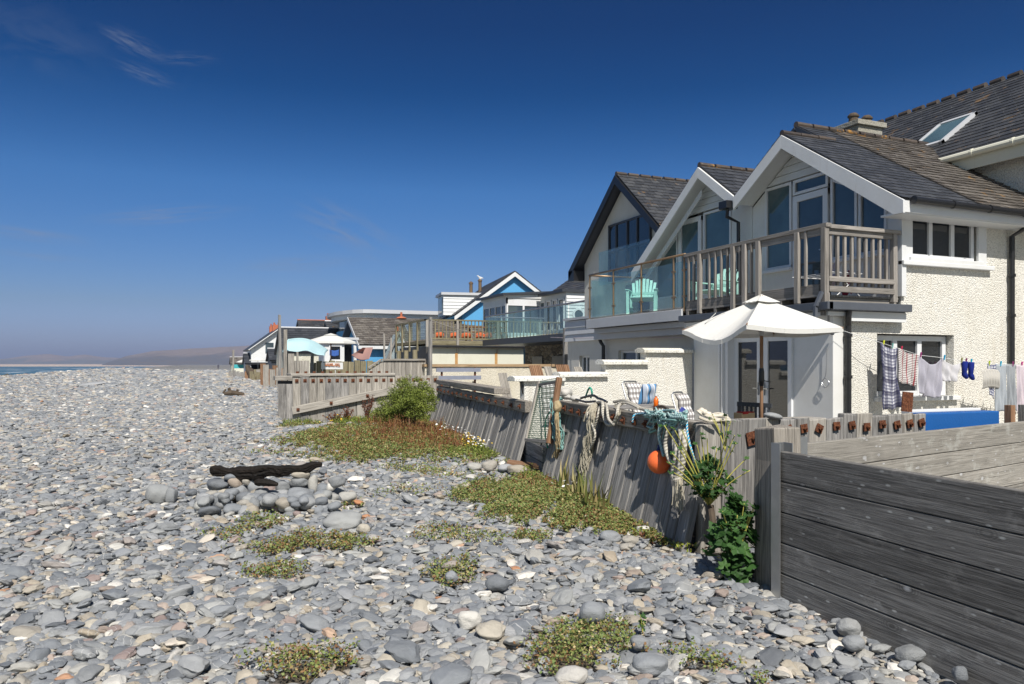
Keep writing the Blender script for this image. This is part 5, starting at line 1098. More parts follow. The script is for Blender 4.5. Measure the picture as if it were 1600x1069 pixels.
m = MB(); m.bb(xa-.1, xa+.95, 26.05, 26.6, 1.22, 1.36); m.build('top_beam', M['wood_pale'], mf2, bevel=.01); m = MB(); m.bb(xa, xa+.9, 26.2, 26.3, 1.08, 1.2); m.build('painted_shadow', M['charcoal'], mf2)  # the charcoal strip stands in for shade under the top beam
# paling fence with the stepped-down end
pf = thing('paling_fence', (5.4, 25.3, 0), 'silvery upright paling fence behind the bush with a sloping left end', 'fence'); xa, xb = XY(576, 25.3), XY(664, 25.3); x = xa; k = 0
while x < xb:
    h = 1.88 if x > xa+.45 else 1.6+.62*(x-xa); m = MB(); m.bb(x, x+.115, 25.28, 25.32, 0, h); m.build('pale', M['wood_pale'], pf); x += .125
m = MB(); m.bar((xa-.02, 25.27, 1.62), (xa+.42, 25.27, 1.90), .09, .06); m.build('sloping_cap', M['wood_pale'], pf); m = MB(); m.bar((xa+.42, 25.27, 1.90), (xb, 25.27, 1.90), .09, .06); m.build('cap', M['wood_pale'], pf)
bf = thing('mossy_fence', (XY(485, 31), 31, 0), 'brown mossy stake fence behind the painted sign board', 'fence'); x = XY(484, 31)
while x < XY(592, 31): vpost('stake', (x+.12, 31+rnd.uniform(-.05, .05)), .22, .12, 0, 1.85+rnd.uniform(-.06, .05), 0, M['wood_mossy'], bf, jit=.006); x += .25
sf3 = thing('low_plank_fence', (XY(445, 34), 34, 0), 'low pale plank fence under the pale blue awning', 'fence'); x = XY(444, 34)
while x < XY(482, 34): m = MB(); m.bb(x, x+.2, 33.98, 34.05, 0, 1.9 if x > XY(452, 34) else 2.2); m.build('plank', M['wood_pale'], sf3); x += .21
for (px, yt, yb, f_, w_, lab, mt) in ((437, 492, 585, 27, .085, 'tall thin grey timber pole rising highest by the pale blue awning', 'wood_grey'), (445.5, 515, 580, 27.6, .11, 'pale timber post just right of the tallest pole', 'wood_pale'),
        (449, 548, 577, 30, .05, 'black post under the left end of the pale blue awning', 'black'), (464.5, 547, 580, 31, .07, 'pale post under the middle of the pale blue awning', 'wood_pale'), (488, 550, 580, 30, .1, 'thin grey post left of the kiosk', 'wood_grey'),
        (600, 521, 566, 29, .06, 'left of two thin timber posts before the blue outbuilding', 'wood_pale'), (606.5, 528, 566, 29.2, .06, 'right of two thin timber posts before the blue outbuilding', 'wood_pale'),
        (364.5, 547, 571, 105, .22, 'pale pole standing alone far along the beach', 'wood_pale'), (672.5, 496, 590, 25.2, .095, 'tall square timber post in front of the cream garage', 'wood_grey'), (554.5, 540, 575, 38, .12, 'white post at the right side of the kiosk', 'white')):
    t = at(px, yt, f=f_); o = vpost('timber_post' if mt.startswith('wood') else 'post', (t.x, t.y), w_, w_, 0, t.z, .2, M[mt], jit=.01, lean=(.12 if px in (606.5,) else 0, 0)); tag(o, lab, 'post')

# ================================================================== patio walls and paving
pv_ = MB(); pv_.prism([(4.75, 6.2), (9.2, 6.2), (9.2, 12.7), (5.72, 12.7), (5.35, 10.4)], 2, -.1, .33); pv_.bb(9.2, 15.5, 6.4, 9.1, -.1, .329); pv_.prism([(5.75, 12.95), (9.6, 12.95), (9.6, 24.9), (7.35, 24.9), (6.95, 21.8)], 2, -.1, .32); pv_.bb(9.62, 10.8, 17.0, 24.9, -.1, .319)
po = pv_.build('patio', m_plain('paving_stone', (.34, .33, .31), .85, (.24, .23, .21), 2, .5, 40)); po['kind'] = 'structure'
sw = thing('stepped_patio_wall', (7.3, 12.7, 0), 'white pebbledashed patio wall stepping down towards the beach under coping slabs', 'wall')
xs_ = [5.55, XY(880, 12.7), XY(948, 12.7), XY(1011, 12.7), 9.2]; zt_ = [1.53, 1.60, 1.83, 2.06]
m = MB()
for i in range(4): m.bb(xs_[i]-(0 if i else 0), xs_[i+1], 12.74+.0*i, 12.94, 0, zt_[i]-.08, tint=.5)
m.build('wall_face', M['dash'], sw)
for i in range(4):
    c = MB(); x0, x1 = (xs_[i]-.08 if i else XY(803, 12.7)), xs_[i+1]+(.03 if i < 3 else -.02)
    c.prism([(12.66, zt_[i]-.09), (13.02, zt_[i]-.09), (13.02, zt_[i]-.03), (12.93, zt_[i]+.005), (12.75, zt_[i]+.005), (12.66, zt_[i]-.03)], 0, x0, x1); c.build('coping', m_dash('mossy_white_coping', (.78, .77, .72), 25, .4, .9), sw, bevel=.008)
m = MB(); m.bar((5.50, 12.8, 1.45), (5.62, 12.8, 1.0), .06, .03); m.build('bracket', M['charcoal'], sw)
cw = thing('timber_topped_wall', (9.5, 25, 0), 'old blotchy cream wall with a brown timber along its top', 'wall')
xa, xb = XY(664, 25), XY(893, 25)
m = MB(); m.bb(xa, xb, 25.0, 25.2, 0, 1.66); m.build('wall_face', M['dash_old'], cw); m = MB(); m.bb(xa-.03, xb, 24.95, 25.25, 1.662, 1.75); m.build('top_timber', M['wood_brown'] if False else m_wood('tan_timber', (.30, .20, .11), (.46, .33, .20), .3), cw)
# ================================================================== cloth, ropes, furniture
def cloth(name, fn, nu, nv, mat, par=None, W=1, H=1, solid=.004, sm=True):
    V = []; Gc = []; F = []
    for j in range(nv+1):
        for i in range(nu+1): V.append(fn(i/nu, j/nv)); Gc.append((i/nu*W, j/nv*H, 0))
    for j in range(nv):
        for i in range(nu): a = j*(nu+1)+i; F.append((a, a+1, a+nu+2, a+nu+1))
    m = MB(); m.add(V, F, Gc, .5); return m.build(name, mat, par, smooth_=sm, solid=solid)
def curve(P, n=8):
    P = [Vector(p) for p in P]; out = []
    for i in range(len(P)-1):
        p0, p1, p2, p3 = P[max(i-1, 0)], P[i], P[i+1], P[min(i+2, len(P)-1)]
        for k in range(n):
            t = k/n; out.append(.5*((2*p1)+(p2-p0)*t+(2*p0-5*p1+4*p2-p3)*t*t+(3*p1-p0-3*p2+p3)*t**3))
    return out+[P[-1]]
def m_rope(name, c1, c2):
    g = G(name); sx = g.new('SeparateXYZ'); g.link(g.coords('gc'), sx.inputs[0])
    ph = g.math('ADD', g.math('MULTIPLY', sx.outputs[0], 160), g.math('MULTIPLY', g.math('ARCTAN2', sx.outputs[1], sx.outputs[2]), 2))
    s = g.math('SINE', ph); k = g.mix(g.ramp(s, [(.3, 0), (.6, 1)]), c1, c2); return g.done(k, .9, g.bump(s, .6, .004), .2)
M['rope_pale'] = m_rope('pale_rope', (.52, .49, .42), (.33, .30, .25)); M['rope_teal'] = m_rope('teal_rope', (.26, .42, .42), (.42, .52, .50)); M['rope_blue'] = m_rope('blue_white_rope', (.02, .30, .50), (.6, .6, .56))
M['net_teal'] = m_plain('teal_net', (.13, .34, .31), .9, (.30, .44, .42), 30); M['net_tan'] = m_plain('tan_net', (.42, .34, .20), .9, (.26, .19, .10), 30); M['net_beige'] = m_plain('beige_net', (.47, .43, .34), .9, (.30, .27, .20), 30); M['net_green'] = m_plain('green_twine', (.02, .32, .22), .7)
def rope(name, P, r, mat, par=None, n=8, sides=8): m = MB(); m.tube(curve(P, n), r, sides); return m.build(name, mat, par, smooth_=True)
def tangle(name, P, wid, cnt, mat, par=None, r=.004, wig=.03, seed=0, taper=(1, 1)):
    """many loose strands following a centre line"""
    rr = random.Random(seed); m = MB(); C = curve(P, 6)
    for s in range(cnt):
        ox, oy = rr.gauss(0, .45), rr.gauss(0, .3); a0 = rr.uniform(0, .35)*len(C) if rr.random() < .5 else 0; a1 = len(C)*(1 if rr.random() < .6 else rr.uniform(.55, 1)); pts = []
        ph = rr.uniform(0, 6); fr = rr.uniform(.5, 1.4)
        for i in range(int(a0), int(a1)):
            t = i/len(C); w_ = wid*(taper[0]+(taper[1]-taper[0])*t); c = C[i]
            pts.append(c+Vector((math.sin(i*fr+ph)*wig*.5+oy*w_*.6, ox*w_+math.cos(i*fr*.8+ph)*wig, math.sin(i*fr*1.7+ph)*wig*.4)))
        if len(pts) > 2: m.tube(pts, r*rr.uniform(.7, 1.3), 4, cap=False)
    return m.build(name, mat, par)
# ---- things hung on the leaning wall
T_ = [gp(872, 622, -.05), gp(866, 628, .20), gp(868, 655, .24), gp(872, 678, .26), gp(874, 700, .26)]
nt1 = thing('fishing_net', tuple(gp(868, 690, .25)), 'tangled teal and tan fishing net hung over the far end of the wall', 'net')
tangle('teal_mesh', T_, .13, 70, M['net_teal'], nt1, .006, .045, 3, (1.0, .85)); tangle('tan_mesh', [gp(872, 632, .22), gp(870, 655, .30), gp(872, 690, .30), gp(868, 715, .30)], .055, 34, M['net_tan'], nt1, .006, .03, 4, (.6, 1.2))
m = MB(); rock_mb(m, gp(871, 636, .27), .06, .06, .09, sub=3); m.build('knot', M['net_tan'], nt1, smooth_=True)
rope('green_twine', [gp(862, 640, .22), gp(853, 655, .26), gp(852, 680, .28), gp(856, 700, .28)], .012, M['net_green'], nt1)
nt2 = thing('frayed_net', tuple(gp(925, 745, .3)), 'long beige frayed net and rope hanging from the wall to the plants', 'net')
tangle('hanging_strands', [gp(935, 630, .02), gp(926, 640, .20), gp(924, 670, .24), gp(918, 700, .27), gp(914, 735, .30), gp(908, 757, .33)], .10, 110, M['net_beige'], nt2, .006, .03, 7, (.55, 1.25))
for i, P in enumerate(([(926, 632, .0), (918, 645, .2), (921, 668, .24), (926, 690, .25)], [(940, 628, .0), (936, 640, .2), (930, 665, .24), (915, 700, .26)], [(932, 630, 0), (924, 655, .22), (930, 680, .25), (921, 705, .27)])): rope('rope_strand', [gp(*p) for p in P], .016, M['rope_pale'], nt2)
rope('loose_end', [gp(925, 632, .1), gp(918, 640, .2), gp(912, 659, .24)], .012, M['net_beige'], nt2)
rp1 = thing('rope_loop', tuple(gp(955, 655, .2)), 'thick pale rope looped over the wall beside the frayed net', 'rope')
rope('strand', [gp(930, 630, -.05), gp(941, 629, .16), gp(942, 645, .22), gp(948, 662, .24), gp(958, 662, .24), gp(964, 650, .23), gp(966, 636, .17), gp(972, 630, -.02)], .022, M['rope_pale'], rp1)
rope('strand', [gp(945, 629, -.05), gp(948, 636, .2), gp(951, 655, .25), gp(960, 664, .25)], .018, M['rope_pale'], rp1)
tangle('strand', [gp(962, 633, .02), gp(966, 645, .22), gp(960, 660, .24)], .04, 16, M['net_beige'], rp1, .005, .02, 9)
rp2 = thing('rope_along_wall', tuple(gp(985, 632, 0)), 'pale rope trailing along the top of the wall between loop and buoy', 'rope')
rope('strand', [gp(960, 628, .02), gp(975, 626, .0), gp(990, 632, .03), gp(1003, 639, .04), gp(1018, 641, .03)], .022, M['rope_pale'], rp2); rope('strand', [gp(965, 630, .08), gp(980, 630, .05), gp(998, 638, .08)], .014, M['rope_pale'], rp2)
rp3 = thing('blue_rope', tuple(gp(1000, 645, .1)), 'thin blue and white rope running along the wall and down past the buoy', 'rope')
rope('strand', [gp(988, 660, .23), gp(990, 650, .22), gp(996, 647, .17), gp(1018, 645, .16), gp(1042, 641, .12), gp(1062, 648, .16), gp(1072, 655, .2), gp(1074, 675, .25), gp(1080, 705, .28), gp(1090, 735, .3)], .011, M['rope_blue'], rp3)
rope('strand', [gp(1071, 655, .2), gp(1077, 690, .26), gp(1086, 722, .3)], .010, M['rope_blue'], rp3)
rp4 = thing('rope_bundle', tuple(gp(1045, 700, .25)), 'heaped teal and grey ropes draped over the wall above the orange buoy', 'rope')
rr = random.Random(5)
for i in range(26):
    x0 = rr.uniform(1018, 1062); y0 = rr.uniform(642, 655); P = [gp(x0+rr.uniform(-8, 8), y0, -.02)]
    for q in range(5): P.append(gp(x0+rr.uniform(-14, 18), y0+rr.uniform(-7, 26)*(q/4+.3), .14+rr.uniform(0, .14)))
    rope('teal_coil', P, rr.uniform(.009, .016), M['rope_teal'] if i % 3 else M['net_teal'], rp4, 6, 6)
rope('hanging_rope', [gp(1040, 650, .1), gp(1032, 664, .26), gp(1030, 682, .28), gp(1034, 700, .28), gp(1037, 712, .30)], .018, M['rope_teal'], rp4); rope('hanging_rope', [gp(1056, 648, .1), gp(1046, 668, .27), gp(1040, 695, .3), gp(1046, 718, .3), gp(1055, 730, .3), gp(1062, 745, .3)], .024, M['rope_pale'], rp4)
for P in ([(1062, 650, .1), (1064, 672, .27), (1065, 705, .29), (1062, 738, .31), (1060, 750, .32)], [(1066, 650, .1), (1070, 680, .27), (1068, 715, .30), (1063, 745, .31)], [(1050, 655, .15), (1058, 700, .3), (1052, 738, .32), (1056, 748, .32), (1062, 735, .32), (1064, 700, .3)], [(1058, 660, .2), (1054, 690, .28), (1060, 735, .3)]): rope('thick_rope', [gp(*p) for p in P], .029, M['rope_pale'], rp4)
tangle('frayed_end', [gp(1060, 742, .32), gp(1060, 760, .34), gp(1061, 795, .36)], .055, 90, M['net_beige'], rp4, .005, .012, 12, (.5, 1.2)); m = MB(); m.tube([gp(1060, 744, .32), gp(1060, 752, .32)], .055, 10); m.build('binding', M['rope_pale'], rp4)
by = thing('mooring_buoy', tuple(at(1030, 721, f=7.95)), 'round orange buoy with a dark blue neck hanging on the wall', 'buoy'); c = at(1030, 722, f=7.95); br_ = .123
tl = Matrix.Rotation(.35, 3, 'Y') @ Matrix.Rotation(-.2, 3, 'X')
prof = [(0, -br_)]+[(br_*math.sin(a), -br_*math.cos(a)) for a in np.linspace(.12, 2.75, 26)]; prof = [(r_*(1+.006*math.sin(z*230)), z) for r_, z in prof]
m = MB(); m.lathe(prof, c, 40, rot=tl); m.build('float', m_plain('orange_vinyl', (.85, .17, .045), .38, (.75, .13, .035), 5, .15, 30), by, smooth_=True)
m = MB(); m.lathe([(.068, .102), (.05, .118), (.045, .15), (.05, .17), (.03, .18), (0, .18)], c, 20, rot=tl); m.build('neck', m_plain('navy_vinyl', (.015, .015, .10), .4), by, smooth_=True)
# bits lying on the wall top
for (px, py, s, lab) in ((884, 611, (.14, .1, .09), 'white quartz stone resting on the wall by the net'), (899, 620, (.09, .07, .05), 'small grey pebble on the wall right of the white stone'), (885, 617, (.10, .08, .05), 'flat pale stone tucked beneath the white quartz stone')):
    m = MB(); rock_mb(m, gp(px, py+3, -.02), *s, tint=.96 if 'white' in lab else .3, sub=3, rough=.2); o = m.build('stone', M['stone'], smooth_=True); tag(o, lab, 'stone')
hn = thing('looped_rope', tuple(gp(922, 618, 0)), 'bright green and black looped handles lying on the wall top', 'rope handles'); rope('green_loop', [gp(914, 622, 0), gp(921, 606, 0), gp(925, 613, -.02), gp(923, 622, -.02)], .013, M['net_green'], hn); rope('black_loop', [gp(908, 622, 0), gp(926, 618, 0), gp(934, 622, -.02), gp(940, 624, -.02), gp(948, 628, 0)], .018, M['black'], hn); rope('black_loop', [gp(900, 624, 0), gp(915, 628, .02), gp(930, 627, .02)], .016, M['black'], hn)
dw = MB(); P = [(1092, 646), (1097, 642), (1104, 646), (1115, 650), (1128, 650), (1140, 655)]; dw.tube(curve([at(px, py, f=7.3) for px, py in P], 5), [.034-.0008*i+.004*math.sin(i*1.7) for i in range(26)], 8); dw.tube(curve([at(1100, 648, f=7.3), at(1118, 655, f=7.25), at(1142, 657, f=7.2)], 5), .017, 8); dw.tube(curve([at(1106, 650, f=7.4), at(1122, 646, f=7.4), at(1137, 650, f=7.4)], 5), .012, 7); dw.tube(curve([at(1092, 652, f=7.2), at(1108, 658, f=7.2), at(1124, 657, f=7.2)], 5), .015, 7)
o = dw.build('driftwood_branch', m_wood('bleached_driftwood', (.42, .37, .29), (.66, .61, .52), .6), smooth_=True); tag(o, 'bleached driftwood branch lying on top of the wall', 'driftwood')
m = MB(); q = at(1208, 653, f=7.6); rock_mb(m, (q.x, q.y, 1.235), .10, .08, .034, 0, .60, .05, 3); o = m.build('stone', M['stone'], smooth_=True); tag(o, 'smooth flat oval stone resting on the plank wall beneath the parasol', 'stone')

# ---- washing
LZ = [(1305, 2.30, 8.97), (1368, 2.11, 8.80), (1437, 1.89, 8.72), (1470, 1.855, 8.68), (1505, 1.80, 8.62), (1545, 1.755, 8.56), (1602, 1.74, 8.46), (1660, 1.80, 8.38)]
def line_pt(px):
    z = np.interp(px, [l[0] for l in LZ], [l[1] for l in LZ]); y = np.interp(px, [l[0] for l in LZ], [l[2] for l in LZ]); return Vector((XY(px, y), y, z))
wl = MB(); wl.tube([line_pt(p) for p in range(1305, 1661, 6)], .004, 5); o = wl.build('washing_line', M['white']); tag(o, 'thin white washing line strung in front of the lower window', 'washing line')
M['navy_check'] = m_pattern('navy_white_check', [(.05, .5, 0, (.07, .075, .15)), (.2, .3, .02, (.03, .03, .08))], [(.05, .5, 0, (.07, .075, .15)), (.2, .3, .1, (.03, .03, .08))], (.74, .74, .78), .62)
M['red_stripe'] = m_pattern('red_black_stripe', [(.105, .18, 0, (.42, .01, .03))], [(.028, .42, 0, (.08, .05, .05))], (.74, .71, .69), .9)
M['blue_check'] = m_pattern('blue_gingham', [(.05, .5, 0, (.01, .02, .12))], [(.05, .5, 0, (.01, .02, .12))], (.75, .76, .8), .7)
M['lilac'] = m_cloth('lilac_grey_cotton', (.42, .41, .47), trans=.12); M['white_cotton'] = m_cloth('white_cotton', (.62, .61, .63), trans=.15); M['navy'] = m_cloth('navy_cotton', (.012, .025, .20)); M['beige_cotton'] = m_cloth('beige_cotton', (.52, .50, .46), trans=.1); M['towel_grey'] = m_cloth('blue_grey_towel', (.36, .39, .42)); M['towel_pink'] = m_cloth('pinkish_towel', (.56, .49, .53))
def garment(name, label, cat, px0, px1, yb0, yb1, mat, sag=.03, shear=0, folds=3, amp=.02, pinch=.0, W=None, narrow=0, f_=None, curl=0):
    a, b = line_pt(px0), line_pt(px1); fd = a.x*ST+a.y*CT; H0 = a.z-(EYE+fd*(569-yb0)/1200); H1 = b.z-(EYE+fd*(569-yb1)/1200); W = W or (b-a).length*1.3; ph = rnd.uniform(0, 6)
    def fn(u, v):
        uu = .5+(u-.5)*(1-narrow*v); p = a.lerp(b, uu); h = (H0+(H1-H0)*u)*v; s = sag*math.sin(math.pi*u)*(1-v*.7)
        amp_ = amp*(.35+v*.8); y = math.sin(u*folds*6.28+ph+v*1.2)*amp_+math.sin(u*folds*2.7+ph*2+v*3)*amp_*.5+math.sin(u*folds*17+ph*3+v*2.3)*amp_*.28+math.sin((u-v)*9+ph)*amp_*.35
        return (p.x+shear*v+pinch*math.sin(math.pi*v)*(.5-u), p.y+y-.01, p.z-s-h-.008*math.sin(u*folds*9+ph)*v)
    o = cloth(name, fn, 36, 26, mat, None, W, (H0+H1)/2, .004); tag(o, label, cat, 'washing on the line'); return o
garment('checked_dress', 'long navy and white checked dress pegged at the left of the line', 'dress', 1375, 1402, 640, 637, M['navy_check'], .05, .03, 3, .035, .05, .42)
garment('striped_tea_towel', 'cream tea towel with red stripes beside the checked dress', 'tea towel', 1403, 1434, 596, 604, M['red_stripe'], .03, -.03, 2, .02, 0, .45, .12)
garment('lilac_towel', 'pale lilac grey towel hanging in the middle of the line', 'towel', 1434, 1473, 613, 621, M['lilac'], .13, -.04, 2.2, .035, 0, .6, .22)
garment('white_shirt', 'small white shirt hanging between lilac towel and blue socks', 'shirt', 1471, 1503, 594, 594, M['white_cotton'], .09, -.02, 2.2, .03, 0, .5, .25)
def sock(px, yb, lab):
    a = line_pt(px); fd = a.x*ST+a.y*CT; s = fd/1200; m = MB(); z0 = a.z-.01; L_ = z0-(EYE+fd*(569-yb)/1200)
    m.tube(curve([(a.x, a.y, z0), (a.x-.012, a.y-.01, z0-L_*.4), (a.x+.0, a.y, z0-L_*.72), (a.x+.05, a.y-.01, z0-L_*.97)], 5), [.05, .052, .05, .048, .045, .042, .04, .038, .036, .038, .042, .044, .04, .034, .03, .02], 10)
    o = m.build('sock', M['navy'], smooth_=True); tag(o, lab, 'sock', 'pair of blue socks')
sock(1507, 592, 'left one of the two dark blue socks on the line'); sock(1517, 594, 'right one of the two dark blue socks on the line')
garment('blue_checked_cloth', 'blue and white gingham cloth behind the beige peg bag', 'cloth', 1541, 1556, 612, 625, M['blue_check'], .02, 0, 1.5, .015, 0, .4, .3)
pb = thing('peg_bag', tuple(line_pt(1541)-Vector((0, .03, .3))), 'gathered beige peg bag hanging from the line', 'bag'); a, b = line_pt(1527)+Vector((0, -.08, -.13)), line_pt(1558)+Vector((0, -.08, -.13))
cloth('bag', lambda u, v: (a.x+(b.x-a.x)*u+.012*math.sin(v*9), a.y-.035*math.sin(math.pi*v)+.010*math.sin(u*40), a.z+.03*math.sin(math.pi*u)-.30*v), 60, 12, M['beige_cotton'], pb, 1, 1, .006); rope('hanger', [line_pt(1541), line_pt(1541)+Vector((0, -.06, -.08)), (a+b)/2+Vector((0, 0, .03))], .004, M['steel'], pb)
garment('grey_towel', 'blue grey towel pegged just right of the peg bag', 'towel', 1554, 1571, 645, 640, M['towel_grey'], .01, .0, 2, .02, 0)
garment('dark_grey_towel', 'darker grey towel between the blue grey and pinkish towels', 'towel', 1572, 1587, 643, 640, m_cloth('slate_towel', (.30, .32, .34)), .015, .02, 2, .025, 0)
garment('pinkish_towel', 'pinkish towel at the right end of the washing', 'towel', 1588, 1606, 645, 640, M['towel_pink'], .02, .0, 2, .03, 0)
for px, c, lab in ((1380, (.75, .8, .03), 'yellow peg on the left strap of the checked dress'), (1394, (.2, .45, .42), 'pale green peg on the right strap of the dress'), (1408, (.6, .02, .08), 'red peg holding the striped tea towel'), (1438, (.35, .03, .2), 'dark pink peg at the left of the lilac towel'), (1475, (.01, .35, .6), 'blue peg between lilac towel and white shirt'), (1502, (.3, .3, .1), 'olive peg at the right of the white shirt'), (1509, (.25, .04, .15), 'maroon peg on the left blue sock'), (1517, (.0, .45, .65), 'turquoise peg on the right blue sock'), (1545, (.5, .62, .03), 'lime peg above the gingham cloth'), (1563, (.0, .4, .6), 'turquoise peg on the blue grey towel'), (1582, (.25, .03, .15), 'maroon peg on the dark grey towel'), (1596, (.5, .03, .25), 'magenta peg on the pinkish towel')):
    p = line_pt(px); m = MB(); m.bar(p+Vector((-.008, -.012, -.03)), p+Vector((.012, -.012, .05)), .013, .010); m.bar(p+Vector((.008, .012, -.03)), p+Vector((.028, .012, .048)), .013, .010); o = m.build('clothes_peg', m_plain('peg_plastic', c, .4)); tag(o, lab, 'peg', 'coloured pegs on the washing line')
wr = MB(); wr.tube(curve([(9.17, 9.2, 2.0), (9.17, 9.22, 1.6), (9.16, 9.3, 1.45), (9.16, 9.22, 1.38), (9.16, 9.14, 1.46), (9.16, 9.22, 1.53), (9.16, 9.29, 1.47), (9.16, 9.22, 1.39)], 8), .006, 6); o = wr.build('coiled_wire', M['steel']); tag(o, 'thin looped wire hanging against the white front wall', 'wire')

# ---- big parasol
pa = thing('parasol', (6.5, 7.58, .33), 'square cream parasol open in front of the french doors', 'parasol'); C0 = Vector((6.5, 7.58, 0)); dv = Vector((.651, .759, 0)); rv_ = Vector((.759, -.651, 0))
ap = C0+Vector((0, 0, 2.57)); cr = [C0-rv_*.96+dv*.0, C0-dv*.92-rv_*.16, C0+rv_*.93-dv*.05, C0+dv*.92+rv_*.16]; ez = [2.19, 2.20, 2.19, 2.17]
def canopy(scale=1, top=ap, zoff=0, sagL=.16):
    V = []; F = []; n = 14; m = MB()
    for q in range(4):
        A_, B_ = cr[q], cr[(q+1) % 4]; za, zb = ez[q], ez[(q+1) % 4]; base = len(V)
        for j in range(n+1):
            for i in range(n+1):
                t = j/n; u = i/n; e = A_.lerp(B_, u); z = za+(zb-za)*u; sg = (sagL if q == 0 else .035)*math.sin(math.pi*u)**1.2; e2 = Vector((e.x, e.y, z-sg*1.0))
                inn = (A_+B_)/2-C0; e2 = e2-Vector((inn.x, inn.y, 0))*(.06*math.sin(math.pi*u))
                p = top.lerp(e2, t*scale); p.z += -.10*math.sin(math.pi*u)*t*(1-t)*(1.8 if q == 0 else .5)+zoff
                if q == 0: p.z += .010*math.sin(u*23+t*5)*t*(1-u)*.8
                V.append(p)
        for j in range(n):
            for i in range(n): a = base+j*(n+1)+i; F.append((a, a+1, a+n+2, a+n+1))
    m.add(V, F, None, .5); return m
cn = canopy().build('canopy', M['canvas'], pa, smooth_=False, solid=.004); canopy(.235, ap+Vector((0, 0, .045)), 0, .0).build('vent_cap', M['canvas'], cn, solid=.003)
m = MB()
for q in range(4):
    A_, B_ = cr[q], cr[(q+1) % 4]; n = 10
    for i in range(n):
        u0, u1 = i/n, (i+1)/n; inn = (A_+B_)/2-C0
        def E(u, dz): e = A_.lerp(B_, u); return Vector((e.x, e.y, ez[q]+(ez[(q+1) % 4]-ez[q])*u-(.16 if q == 0 else .035)*math.sin(math.pi*u)**1.2-dz))-Vector((inn.x, inn.y, 0))*(.06*math.sin(math.pi*u))
        m.add([E(u0, 0), E(u1, 0), E(u1, .055), E(u0, .055)], [(0, 1, 2, 3)], None, .5)
m.build('valance', M['canvas'], cn, solid=.003)
m = MB(); m.tube([(6.5, 7.58, .33), (6.5, 7.58, 2.6)], .021, 12); po_ = m.build('pole', M['wood_brown'], pa, smooth_=True); m = MB(); m.tube([(6.5, 7.58, 1.48), (6.5, 7.58, 1.54), (6.5, 7.58, 1.66), (6.5, 7.58, 1.70)], [.026, .036, .034, .026], 12); m.bar((6.5, 7.58, 1.55), (6.58, 7.5, 1.53), .012, .012); m.build('crank', M['black'], po_); m = MB(); m.tube([(6.5, 7.58, 2.1), (6.5, 7.58, 2.2)], .028, 12); m.build('collar', M['steel'], po_)
for q in range(4): m = MB(); m.bar(ap-Vector((0, 0, .08)), Vector((cr[q].x, cr[q].y, ez[q]-.01)), .016, .022); m.bar(Vector((6.5, 7.58, 2.15)), (ap*.5+Vector((cr[q].x, cr[q].y, ez[q]))*.5)-Vector((0, 0, .04)), .014, .018); m.build('rib', M['wood_brown'], pa)
for dx in (0, .07): cloth('tie_strap', lambda u, v: tuple(at(1101+8*math.sin(math.pi*.5*u)*2.2+(14 if dx else 0)*u, 507-17*math.sin(math.pi*(.5 if dx else .5)*u)+(0), f=9.05)+Vector((0, 0, .012*v))), 10, 1, M['canvas'], cn, solid=.002)

# ---- patio furniture
M['gingham'] = m_pattern('brown_gingham', [(.085, .5, 0, (.13, .11, .105))], [(.085, .5, 0, (.13, .11, .105))], (.80, .79, .77), .62, 0)
def folding_chair(px, yt, wpx, f_, label, rz, back=.62, tilt=.25, cushion=False, panel=True):
    t = at(px, yt, f=f_); W = wpx*f_/1200; ch = thing('garden_chair', (t.x, t.y, .33), label, 'chair', rz=rz); zt = t.z-.33; zs = zt-back
    m = MB(); r = .013; m.tube([(-W/2, 0, 0), (-W/2, .0, zs), (-W/2, tilt, zt-.04), (-W/2+.05, tilt, zt), (W/2-.05, tilt, zt), (W/2, tilt, zt-.04), (W/2, 0, zs), (W/2, 0, 0)], r, 8); m.build('frame', M['steel'], ch, local=True, smooth_=True)
    m = MB(); m.tube([(-W/2, 0, zs), (-W/2, -.5, zs+.05)], r, 8); m.tube([(W/2, 0, zs), (W/2, -.5, zs+.05)], r, 8); m.tube([(-W/2, -.45, 0), (-W/2, -.45, zs)], r, 8); m.tube([(W/2, -.45, 0), (W/2, -.45, zs)], r, 8); m.build('legs_frame', M['steel'], ch, local=True, smooth_=True)
    def padf(u, v): return (-W/2+.015+(W-.03)*u, tilt*(1-v)-.03-.03*math.sin(v*9.4)**2, zt-.02-(back-.02)*v)
    V = []; F = []; Gc = []; n = 12
    for s_ in (0, .045):
        for j in range(n+1):
            for i in range(n+1): p = padf(i/n, j/n); V.append((p[0], p[1]-s_, p[2])); Gc.append((i/n*W, j/n*back, 0))
    N1 = (n+1)**2
    for j in range(n):
        for i in range(n): a = j*(n+1)+i; F += [(a, a+1, a+n+2, a+n+1), (N1+a+n+1, N1+a+n+2, N1+a+1, N1+a)]
    for i in range(n): F += [(i, N1+i, N1+i+1, i+1), (n*(n+1)+i+1, N1+n*(n+1)+i+1, N1+n*(n+1)+i, n*(n+1)+i), (i*(n+1), (i+1)*(n+1), N1+(i+1)*(n+1), N1+i*(n+1)), ((i+1)*(n+1)+n, i*(n+1)+n, N1+i*(n+1)+n, N1+(i+1)*(n+1)+n)]
    m = MB(); m.add(V, F, Gc, .5); m.build('backrest', M['gingham'], ch, local=True, smooth_=True)
    m = MB(); m.box((0, -.25, zs+.02), (W-.03, .46, .05)); m.build('seat', M['gingham'], ch, local=True, bevel=.01); return ch, W, zt, zs
folding_chair(1076, 613.5, 36, 11.2, 'folding chair with a brown and white checked back beside the doors', .45, .60, .18)
folding_chair(857, 597, 26, 13.0, 'checked garden chair seen through the netted gate', .1, .75, .1)
c1, W1_, zt1, zs1 = folding_chair(1001, 596.5, 38, 12.3, 'metal framed garden chair with a blue striped cushion by the wall', .35, .66, .22)
